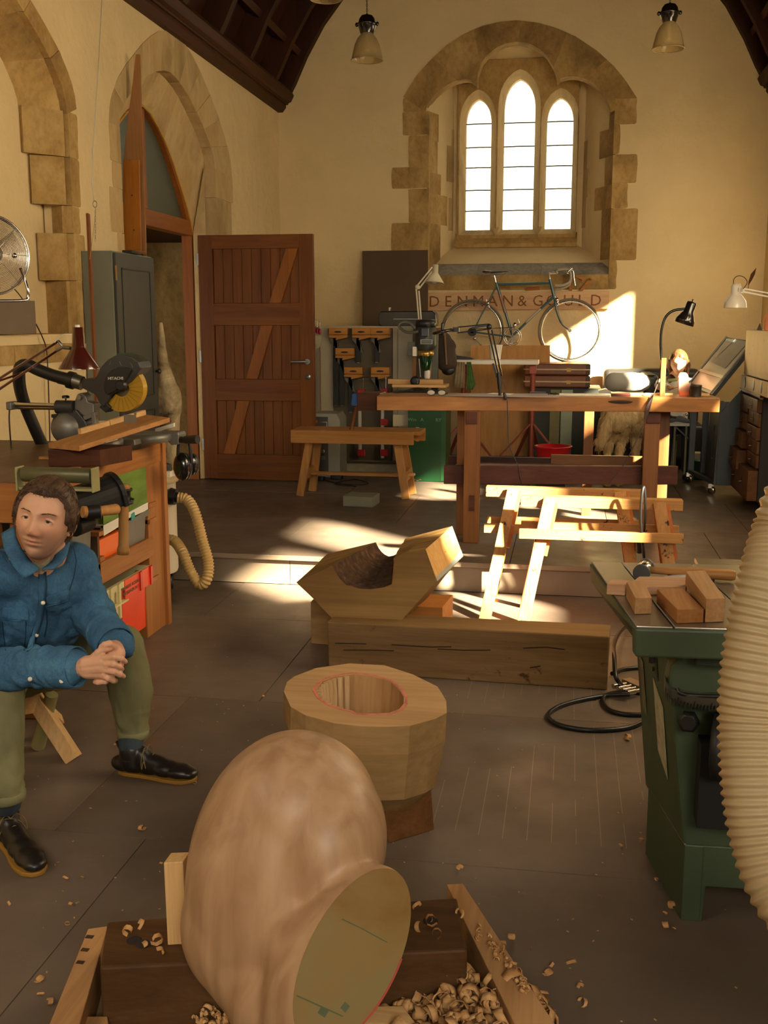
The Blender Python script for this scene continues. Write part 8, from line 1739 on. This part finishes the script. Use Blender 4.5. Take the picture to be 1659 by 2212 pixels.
# t-shirt neck
TEE=pbr('grey_tee','#6f6a55',.9,0,.08,40,.3)
t_=MB(); t_.cap(NK+V(0,.02,-.06),NK+V(0,.015,-.012),.075,.071,24); obj('tee_shirt',t_,TEE,man); obj('tee_shirt_front',MB().prism([Q(72,1213,2.85),Q(88,1220,2.835),Q(110,1203,2.86),Q(104,1224,2.845),Q(92,1236,2.835),Q(82,1228,2.835)],(0,.006,0)),TEE,man)
# denim shirt
def wr(seed,amp,sc1=9,sc2=22): return lambda c,n: (fbm(c,sc1,seed,(1,1,1.4))*amp+np.abs(fbm(c,sc2,seed+3,(1,1,1.8)))*amp*.5)
DEN,nt_,N_,L_2,b2=newmat('blue_denim'); v_=coords(nt_); cc=ramp(nt_,nz(nt_,v_,7,6,.65),[(.3,lin('#2f4a60')),(.55,lin('#3f6583')),(.75,lin('#54819d'))]); wv=nz(nt_,coords(nt_,(260,260,90)),1,2); cc=mixc(nt_,.45,cc,ramp(nt_,wv,[(.35,(.6,.65,.7,1)),(.65,(1.1,1.1,1.1,1))]),'MULTIPLY'); L_2.new(cc,b2.inputs['Base Color']); b2.inputs['Roughness'].default_value=.88; b2.inputs['Specular IOR Level'].default_value=.15
bumpn(nt_,nz(nt_,coords(nt_,(1,1,1)),38,5,.6,.6),b2,.5,.012)
DEN2=DEN
sh_=MB()
for a,b_,r1,r2 in ((NK+V(0,.03,-.05),CH_,.105,.155),(CH_,Q(45,1365,3.16),.155,.155),(Q(45,1365,3.16),PV+V(0,0,.03),.155,.15),(SR_,NK+V(0,.03,-.04),.070,.085),(SL_,NK+V(0,.03,-.04),.07,.085),(SR_,Q(110,1300,3.05),.075,.13),(SL_,Q(0,1320,2.98),.075,.13),(SR_,EL,.070,.060),(EL,Q(240,1382,2.90),.060,.045),(Q(232,1372,2.93),Q(250,1392,2.88),.05,.043),(SL_,ER,.07,.062),(ER,Q(120,1441,2.755),.062,.05),(Q(100,1441,2.76),Q(160,1441,2.745),.05,.044),(Q(60,1345,3.08),Q(100,1340,3.07),.13,.11)): sh_.cap(a,b_,r1,r2,18)
def shirt_disp(c,n):
    d=fbm(c,8,3,(1,1,1.3))*.014+np.abs(fbm(c,15,5,(1.5,1,.8)))*.018
    for S_,E_ in ((SR_,EL),(EL,WL),(SL_,ER),(ER,WR)):   # drag folds round the sleeves
        ax=np.array((E_-S_).normalized()); rel=c-np.array(S_); t=rel@ax; per=np.linalg.norm(rel-t[:,None]*ax,axis=1); L_=(E_-S_).length; msk=np.exp(-(np.maximum(0,per-.07)/.02)**2)*(t>.0)*(t<L_)
        d+=msk*.0085*(np.abs(np.sin(t*48+fbm(c,12,9)*5))-.5)*np.clip(t/L_*1.4,0,1)
    return d
sm_=organic(sh_,'shirt',.0065,7,shirt_disp); shirt=obj('overshirt',sm_,DEN,man)
def onshirt(px,py,off=.003):   # where the sight line at a point of the shirt front meets the cloth
    r=ray(px,py); o=V(0,0,CZ); return bvh.ray_cast(o,r.normalized())[0],bvh.ray_cast(o,r.normalized())[1]
from mathutils.bvhtree import BVHTree
bvh=BVHTree.FromPolygons([Vector(v) for v in sm_.v],sm_.f)
def patch(poly,mat,nm,par,off=.004,thick=.003,sub=8,stitch=None):
    """a cloth patch laid over the shirt: the outline is subdivided and dropped onto the cloth"""
    pl_=resample([tuple(p) for p in poly]+[tuple(poly[0])],len(poly)*4)[:-1]; cx_=sum(p[0] for p in pl_)/len(pl_); cy_=sum(p[1] for p in pl_)/len(pl_); vs=[];n=len(pl_)
    for f in (1,.66,.33,0.0):
        for p in (pl_ if f>0 else [(cx_,cy_)]):
            x,y=cx_+(p[0]-cx_)*f,cy_+(p[1]-cy_)*f; hit,nn=onshirt(x,y)
            if hit is None: hit=P(x,y,y=2.95); nn=V(0,-1,0)
            vs.append(hit+(V(0,0,CZ)-hit).normalized()*off)
    fs=[(k*n+i,k*n+(i+1)%n,(k+1)*n+(i+1)%n,(k+1)*n+i) for k in range(2) for i in range(n)]+[(2*n+i,2*n+(i+1)%n,3*n) for i in range(n)]
    m_=MB().add(vs,fs,True); o=obj(nm,m_,mat,par); s_=o.modifiers.new('s','SOLIDIFY'); s_.thickness=thick; s_.offset=0
    return o
def tackline(pts,nm,par,mat,r=.0012,off=.006):
    q=[]
    for p in resample(pts,max(6,int(len(pts)*5))):
        h=onshirt(*p)[0]
        if h is None: continue
        q.append(h+(V(0,0,CZ)-h).normalized()*off)
    if len(q)>2: obj(nm,MB().tube(q,r,5),mat,par)
SEAM=pbr('dark_denim_seam','#0f2a42',.9); STI=pbr('pale_denim_stitch','#3f7096',.9)
# placket, pocket flaps, pockets, yoke seams
patch([(84,1228),(98,1232),(100,1270),(95,1310),(88,1350),(72,1395),(58,1408),(66,1370),(76,1330),(82,1290)],DEN,'placket',shirt,.005,.003)
patch([(5,1312),(62,1312),(64,1342),(4,1338)],DEN,'pocket_flap',shirt,.006,.003); patch([(98,1290),(147,1272),(148,1298),(102,1312)],DEN,'pocket_flap',shirt,.006,.003)
tackline([(4,1337),(34,1341),(64,1342)],'stitching',shirt,STI,.0009,.009); tackline([(5,1343),(8,1375),(12,1405)],'seam',shirt,SEAM); tackline([(56,1344),(55,1375),(52,1405)],'seam',shirt,SEAM); tackline([(102,1310),(125,1305),(147,1297)],'stitching',shirt,STI,.0009,.009)
tackline([(100,1316),(102,1345),(96,1375)],'seam',shirt,SEAM,.002); tackline([(99,1235),(101,1270),(96,1312),(88,1350),(73,1394)],'seam',shirt,SEAM,.0018,.007); tackline([(158,1180),(165,1210),(160,1245),(150,1275)],'seam',shirt,SEAM,.0014)
def collar_part(pts,nm):
    q=[V(0,0,CZ)+(P(a,b_,y=c_)-V(0,0,CZ)) for a,b_,c_ in pts]; m_=MB().add(q,[tuple(range(len(q)))]); o=obj(nm,m_,DEN,shirt); s_=o.modifiers.new('s','SOLIDIFY'); s_.thickness=.004; return o
def strip_col(top,bot,nm):
    n=len(top); q=[Q(*p) for p in top]+[Q(*p) for p in bot]; ql=[]
    T=resample3([Q(*p) for p in top],16); B2=resample3([Q(*p) for p in bot],16); vs=[]; 
    for j in range(5):
        for a,b_ in zip(T,B2):
            p=a.lerp(b_,j/4); p=p+(V(0,0,CZ)-p).normalized()*(.010*math.sin(math.pi*j/4)); vs.append(p)
    m_=MB().add(vs,[(j*17+i,j*17+i+1,(j+1)*17+i+1,(j+1)*17+i) for j in range(4) for i in range(16)],True); o=obj(nm,m_,DEN,shirt); s_=o.modifiers.new('s','SOLIDIFY'); s_.thickness=.005; return o
def resample3(p,n):
    d=[0]
    for a,b_ in zip(p,p[1:]): d.append(d[-1]+(b_-a).length)
    out=[]
    for i in range(n+1):
        t=d[-1]*i/n; k=max(j for j in range(len(d)) if d[j]<=t+1e-9); k=min(k,len(p)-2); out.append(p[k].lerp(p[k+1],(t-d[k])/(d[k+1]-d[k]+1e-12)))
    return out
strip_col([(33,1134,2.93),(36,1160,2.86),(50,1190,2.82),(70,1214,2.81),(87,1228,2.815)],[(2,1152,2.89),(8,1185,2.80),(28,1222,2.765),(52,1251,2.755),(70,1241,2.78)],'collar')
strip_col([(128,1160,2.97),(122,1190,2.90),(112,1212,2.86),(99,1222,2.84),(90,1228,2.83)],[(152,1172,2.97),(146,1196,2.88),(134,1216,2.85),(115,1232,2.83),(98,1230,2.82)],'collar')
BTN=pbr('cream_button','#d8ceb4',.35)
for a,b_ in ((91,1234),(93,1302),(79,1372)):
    h=onshirt(a,b_)[0]; 
    if h is not None: dd=(V(0,0,CZ)-h).normalized(); obj('button',MB().lathe([(.0001,.003),(.0055,.003),(.0065,.0015),(.0065,0)],zto(h+dd*.008,dd),14,True,False),BTN,shirt)
# cuffs
def cuff(a,b_,r,nm='cuff'):
    M=zto(a,b_-a); L_=(b_-a).length; obj(nm,MB().lathe([(r*1.06,0),(r*1.07,L_*.5),(r*1.02,L_),(r*.96,L_),(r*.96,0)],M,28,False,False),DEN,shirt)
cuff(Q(128,1441,2.752),Q(167,1441,2.742),.0585); cuff(Q(230,1369,2.93),Q(250,1394,2.875),.058)
for a,b_ in ((65,1467),(133,1471)):
    h=onshirt(a,b_)[0]; h=h if h is not None else Q(a,b_,2.70)
    dd=(V(0,0,CZ)-h).normalized(); obj('button',MB().lathe([(.0001,.003),(.0055,.003),(.0065,.0015),(.0065,0)],zto(h+dd*.006,dd),14,True,False),BTN,shirt)
# trousers
OLV=pbr('olive_cotton','#74704f',.85,0,.12,6,.25,bs_=90,spec=.15)
tr_=MB()
for a,b_,r1,r2 in ((PV,HL_,.14,.115),(PV,HR_,.14,.115),(HL_,KL,.100,.070),(HR_,KR,.100,.070),(KL,Q(284,1500,3.33),.078,.072),(Q(284,1500,3.33),AL+V(0,0,.035),.072,.052),(KR,Q(2,1620,2.78),.074,.066),(Q(2,1620,2.78),AR+V(0,0,.06),.066,.054)): tr_.cap(a,b_,r1,r2,20)
def tdisp(c,n): 
    d=fbm(c,9,11,(1,1,.8))*.009+np.abs(fbm(c,20,13,(1.6,1.6,.5)))*.008; d+=.004*np.sin(c[:,2]*130+fbm(c,12,4)*8)*np.exp(-((c[:,2]-.17)/.05)**2); return d
trou=obj('trousers',organic(tr_,'tr',.0075,6,tdisp),OLV,man)
obj('trouser_cuff',MB().lathe([(.050,0),(.0555,.004),(.0565,.022),(.050,.028)],zto(AL+V(0,0,.0),(0,0,1)),24,False,False),OLV,trou); obj('trouser_cuff',MB().lathe([(.052,0),(.0575,.004),(.0585,.024),(.052,.030)],zto(AR+V(0,0,.02),(0,0,1)),24,False,False),OLV,trou)
SOCK=pbr('slate_blue_sock','#2f3a42',.95,0,.12,40,.4); SHOE=pbr('black_shoe_leather','#1b1512',.38,0,.2,8,.15,spec=.5); SOLE=pbr('gum_sole','#8f6520',.6); LACE=pbr('tan_lace','#6f5c38',.8)
def shoe(ank,heel,toe,nm_lbl):
    d=(toe-heel); d.z=0; L_=d.length; d.normalize(); s=d.cross(V(0,0,1)).normalized(); up=V(0,0,1); h=V(heel.x,heel.y,0)
    obj('sock',MB().tube([h+d*.045+up*.06,h+d*.042+up*.12,ank+V(0,0,.01),ank+V(0,0,.05)],[.042,.043,.043,.040],20),SOCK,man)
    mb=MB(); 
    for f_,w_,hh in ((.06,.030,.032),(.2,.034,.036),(.4,.036,.034),(.6,.042,.030),(.78,.044,.025),(.9,.036,.019)): mb.ball(h+d*(L_*f_)+up*(.016+hh*.62),(.055 if f_<.9 else .035,w_,hh),18,12,Matrix((d,s,up)).transposed())
    mb.cap(h+d*.045+up*.045,h+d*.045+up*.088,.041,.0445,18); mb.cap(h+d*.10+up*.055,h+d*.08+up*.075,.035,.033,16); mb.cap(h+d*.09+up*.055,h+d*.16+up*.04,.035,.033,16)
    sh=obj('shoe',organic(mb,'s',.005,5),SHOE,man)
    out=[]; 
    for t,w_ in ((-.015,.008),(0,.024),(.08,.032),(.25,.033),(.45,.036),(.62,.045),(.78,.048),(.9,.041),(.98,.022),(1.0,.006)): out.append((t,w_))
    poly=[h+d*(L_*t)+s*w_ for t,w_ in out]+[h+d*(L_*t)-s*w_*.9 for t,w_ in out[::-1]]
    obj('sole',MB().prism([p+up*.001 for p in poly],(0,0,.013)),SOLE,sh,bevel=.003)
    for i in range(4):
        c=h+d*(.105+.022*i)+up*(.092-.012*i); obj('lace',MB().tube([c-s*.022-up*.008,c+up*.002,c+s*.022-up*.008],.0016,6),LACE,sh)
    c=h+d*.105+up*.096; obj('lace_bow',MB().tube(spline([c,c+s*.02+up*.012,c+s*.045-up*.02,c+s*.045-up*.055,c+s*.03-up*.03,c],5),.0016,6).tube(spline([c,c-s*.015+up*.012,c-s*.04-up*.01,c-s*.045-up*.05,c-s*.03-up*.02,c],5),.0016,6).tube(spline([c,c+s*.03,c+s*.055+d*.02-up*.045],5),.0016,6),LACE,sh)
    obj('heel_tab',MB().bar(h+d*.005+up*.08,h-d*.012+up*.115,.014,.006),SHOE,sh)
shoe(AL,Q(262,1672,3.3)*1.0 if False else V(P(262,1668,z=0).x,P(262,1668,z=0).y,0),P(424,1688,z=0),'r')
AR2=P(22,1742,y=2.74)
shoe(AR,V(P(2,1812,z=0).x-.01,P(2,1812,z=0).y+.02,0),P(85,1894,z=0),'l')
# sawhorse he sits on
hs_=empty('sawhorse_seat',(-2.0,3.4,0),'rough pine sawhorse the man is sitting on','sawhorse')
obj('top_beam',MB().bar(Q(-60,1535,3.22),Q(72,1512,3.42),.09,.07),PINE,hs_,bevel=.003)
ftp=P(160,1640,z=0); tp=Q(72,1505,3.42)
obj('leg',MB().bar(ftp+V(0,0,.0),tp,.05,.075,up=(.3,-1,.2)),PINEZ,hs_,bevel=.002); obj('leg',MB().bar(V(-2.25,3.75,0),tp+V(-.1,0,0),.05,.07,up=(0,1,0)),PINEZ,hs_,bevel=.002)
obj('leg_cleat',MB().bar(Q(84,1512,3.5),Q(132,1556,3.58),.02,.05,up=(.3,-1,.2)),PINEZ,hs_,bevel=.002)
# ---------------- child on the sofa
kid=empty('person',Y(9.85)(1465,900),'child with parted brown hair in a white top looking down behind the bench','person'); k=Y(9.85)
KC=k(1466,783); view=(V(0,0,CZ)-KC).normalized(); zf=(view+V(0,0,-.42)-right*.05).normalized(); yu=(V(0,0,1)).normalized(); xr2=yu.cross(zf).normalized(); yu=zf.cross(xr2).normalized(); KM=Matrix.Translation(KC)@Matrix((xr2,yu,zf)).transposed().to_4x4()@Matrix.Scale(.92,4)
kb=MB(); head_grid(kb,KM,60,80); head_extras(kb,KM,.92); NKk=KC+V(0,.05,-.14); kb.cap(KM@Vector((0,-.06,-.03)),NKk,.042,.045); 
Sa,Sb=NKk+V(.13,.02,-.05),NKk+V(-.14,0,-.05); Pk=NKk+V(0,.12,-.42)
for a,b_,r1,r2 in ((NKk,Pk,.08,.10),(Sa,NKk,.04,.05),(Sb,NKk,.04,.05),(Sa,k(1500,830,-.1),.032,.026),(Sb,k(1424,832,-.1),.032,.026),(k(1500,830,-.1),k(1478,838,-.28),.026,.02),(k(1424,832,-.1),k(1448,838,-.28),.026,.02),(Pk,Pk+V(.09,-.35,0),.08,.05),(Pk,Pk+V(-.09,-.35,0),.08,.05),(Pk+V(.09,-.35,0),V(Pk.x+.09,Pk.y-.36,PZ+.08),.045,.03),(Pk+V(-.09,-.35,0),V(Pk.x-.09,Pk.y-.36,PZ+.08),.045,.03)): kb.cap(a,b_,r1,r2)
for c_ in (k(1476,838,-.30),k(1450,838,-.30)):
    kb.ball(c_,(.03,.025,.014)); s_=1 if c_.x<KC.x else -1
    for j in range(4): kb.cap(c_+V(s_*.02,-.01+.012*j,0),c_+V(s_*.05,-.012+.012*j,.008),.006,.005)
    kb.cap(c_+V(0,-.02,0),c_+V(s_*.02,-.035,.01),.007,.006)
ko=obj('body',organic(kb,'k',.006,2),SKIN2,kid); tint(ko,KM,.92,0); eyes(kid,KM,(0,-.5),.92,'#3b2a1c'); KH=wood('light_brown_hair','#4a2c16','#6f4a2a',1,1,.5,.2,grain=30); brows(kid,KM,KH)
hair(kid,KM,KH,lambda x,y,z: (y-(.09-.7*abs(x)) if z>.03 else y+(.075 if z<0 else .02)),.012,260,5,lambda q,r_:(.6,(.3 if q.x>0 else -.3)),sc_=1.2,lenr=(.05,.09))
for s_ in (-1,1): obj('hair_plait',MB().tube(spline([KM@Vector((s_*.075,.02,-.0)),KM@Vector((s_*.09,-.05,-.02)),KM@Vector((s_*.08,-.11,-.03)),KM@Vector((s_*.07,-.16,-.02))],5),[.022]*5+[.018]*5+[.014]*6,10),KH,kid)
ks=MB()
for a,b_,r1,r2 in ((NKk+V(0,0,-.07),Pk,.10,.12),(Sa,NKk+V(0,0,-.06),.05,.07),(Sb,NKk+V(0,0,-.06),.05,.07),(Sa,k(1500,830,-.1),.046,.040),(Sb,k(1424,832,-.1),.046,.042),(k(1500,830,-.1),k(1482,838,-.24),.04,.03),(k(1424,832,-.1),k(1444,838,-.24),.042,.032)): ks.cap(a,b_,r1,r2)
obj('white_top',organic(ks,'ks',.01,5,wr(4,.006)),pbr('white_cotton','#ded6c4',.85,0,.04),kid)
cs=MB(); cs.cap(NKk+V(-.05,-.03,-.01),NKk+V(.05,-.03,-.01),.05,.05); cs.cap(NKk+V(-.07,-.02,-.03),NKk+V(-.03,-.05,-.09),.035,.03); cs.cap(NKk+V(.07,-.02,-.03),NKk+V(.05,-.05,-.10),.04,.03)
obj('dark_scarf',organic(cs,'cs',.01,4,wr(6,.004)),pbr('dark_brown_wool','#2b1710',.9,0,.15,30,.4),kid)
kt=MB()
for a,b_,r1,r2 in ((Pk,Pk+V(.09,-.35,0),.10,.065),(Pk,Pk+V(-.09,-.35,0),.10,.065),(Pk+V(.09,-.35,0),V(Pk.x+.09,Pk.y-.36,PZ+.1),.06,.045),(Pk+V(-.09,-.35,0),V(Pk.x-.09,Pk.y-.36,PZ+.1),.06,.045)): kt.cap(a,b_,r1,r2)
obj('trousers',organic(kt,'kt',.012,4),pbr('dark_blue_cloth','#1d2430',.9),kid)
for s_ in (.09,-.09): obj('shoe',MB().ball(V(Pk.x+s_,Pk.y-.42,PZ+.035),(.04,.10,.035)),BLACK,kid)
kb_=empty('open_booklet',k(1460,842,-.3),'green-edged booklet the child is looking at','book'); obj('page',MB().hexa([k(1441,826,-.36),k(1463,823,-.34),k(1466,818,-.26),k(1442,820,-.26)]+[p+V(0,0,.006) for p in (k(1441,826,-.36),k(1463,823,-.34),k(1466,818,-.26),k(1442,820,-.26))]),pbr('olive_green_cover','#6f7a3a',.6),kb_)
# ---------------- dog
dg_=empty('dog',Y(9.2)(1330,985),'cream long-haired dog standing behind the bench, seen from behind','dog')
k=Y(9.15); db=MB(); fz=PZ
hipc=k(1328,900); hipc=V(P(1330,900,y=9.22).x,9.22,.77); shc=V(hipc.x+.24,9.50,.78)
db.cap(hipc,shc,.115,.135,20); db.cap(hipc+V(.02,.08,-.03),shc+V(0,-.05,-.05),.10,.13); db.ball(hipc+V(0,-.02,.0),(.125,.12,.13))
for sx_,sy_ in ((-.065,-.02),(.035,.03)):
    h0=hipc+V(sx_,sy_,-.06); kn=V(h0.x+.02,h0.y+.06,.57); hk=V(h0.x-.0,h0.y-.05,.43); ft=V(h0.x,h0.y-.02,fz+.03)
    db.cap(h0,kn,.082,.052); db.cap(kn,hk,.048,.028); db.cap(hk,ft,.025,.023); db.ball(ft+V(.01,-.02,0),(.036,.05,.03))
for sx_ in (-.05,.07):
    s0=shc+V(sx_,0,-.05); el=V(s0.x,s0.y-.03,.52); ft=V(s0.x,s0.y,fz+.03); db.cap(s0,el,.075,.045); db.cap(el,ft,.036,.028); db.ball(ft+V(0,.02,0),(.034,.045,.028))
nk=shc+V(.08,.12,.02); hdp=shc+V(.13,.22,-.02); db.cap(shc,nk,.11,.085); db.cap(nk,hdp,.085,.07); db.ball(hdp+V(.02,.06,-.01),(.07,.085,.07)); db.cap(hdp+V(.03,.12,-.03),hdp+V(.05,.22,-.06),.042,.03)
for s_ in (-1,1): db.cap(hdp+V(.02+s_*.06,.04,.03),hdp+V(.02+s_*.08,.05,-.05),.022,.018)
# tail: bushy, hanging to the left
tl=[hipc+V(-.03,-.10,.06),hipc+V(-.08,-.15,-.06),hipc+V(-.12,-.17,-.20),P(1293,968,y=9.08)]
for a,b_,r1,r2 in ((tl[0],tl[1],.04,.05),(tl[1],tl[2],.05,.05),(tl[2],tl[3],.05,.022)): db.cap(a,b_,r1,r2)
FUR=wood('cream_fur','#b89a68','#dfc89c',2,1,.9,.8,grain=22,spec=.1)
FURm=organic(db,'dog',.008,4,lambda c,n: np.abs(fbm(c,30,2,(1,1,.35)))*.016+fbm(c,12,5,(1,1,.4))*.01)
obj('body',FURm,FUR,dg_)
r_=random.Random(4); mb=MB(); idx=[i for i in range(len(FURm.v)) if FURm.v[i][1]<9.6 and FURm.v[i][2]>.45]
for i in r_.sample(idx,min(len(idx),1500)):
    p=Vector(FURm.v[i]); L_=r_.uniform(.012,.03); o=(p-hipc).normalized()*.008; mb.tube([p,p+o+V(r_.uniform(-.008,.008),0,-L_*.5),p+o*1.2+V(r_.uniform(-.012,.012),-.003,-L_)],[.003,.0025,.0006],4)
obj('fur_tufts',mb,FUR,dg_,kind='stuff')
obj('nose',MB().ball(hdp+V(.05,.25,-.055),.014),BLACK,dg_)
for s_ in (-1,1): obj('eye',MB().ball(hdp+V(.03+s_*.03,.13,.015),.009),BLACK,dg_)
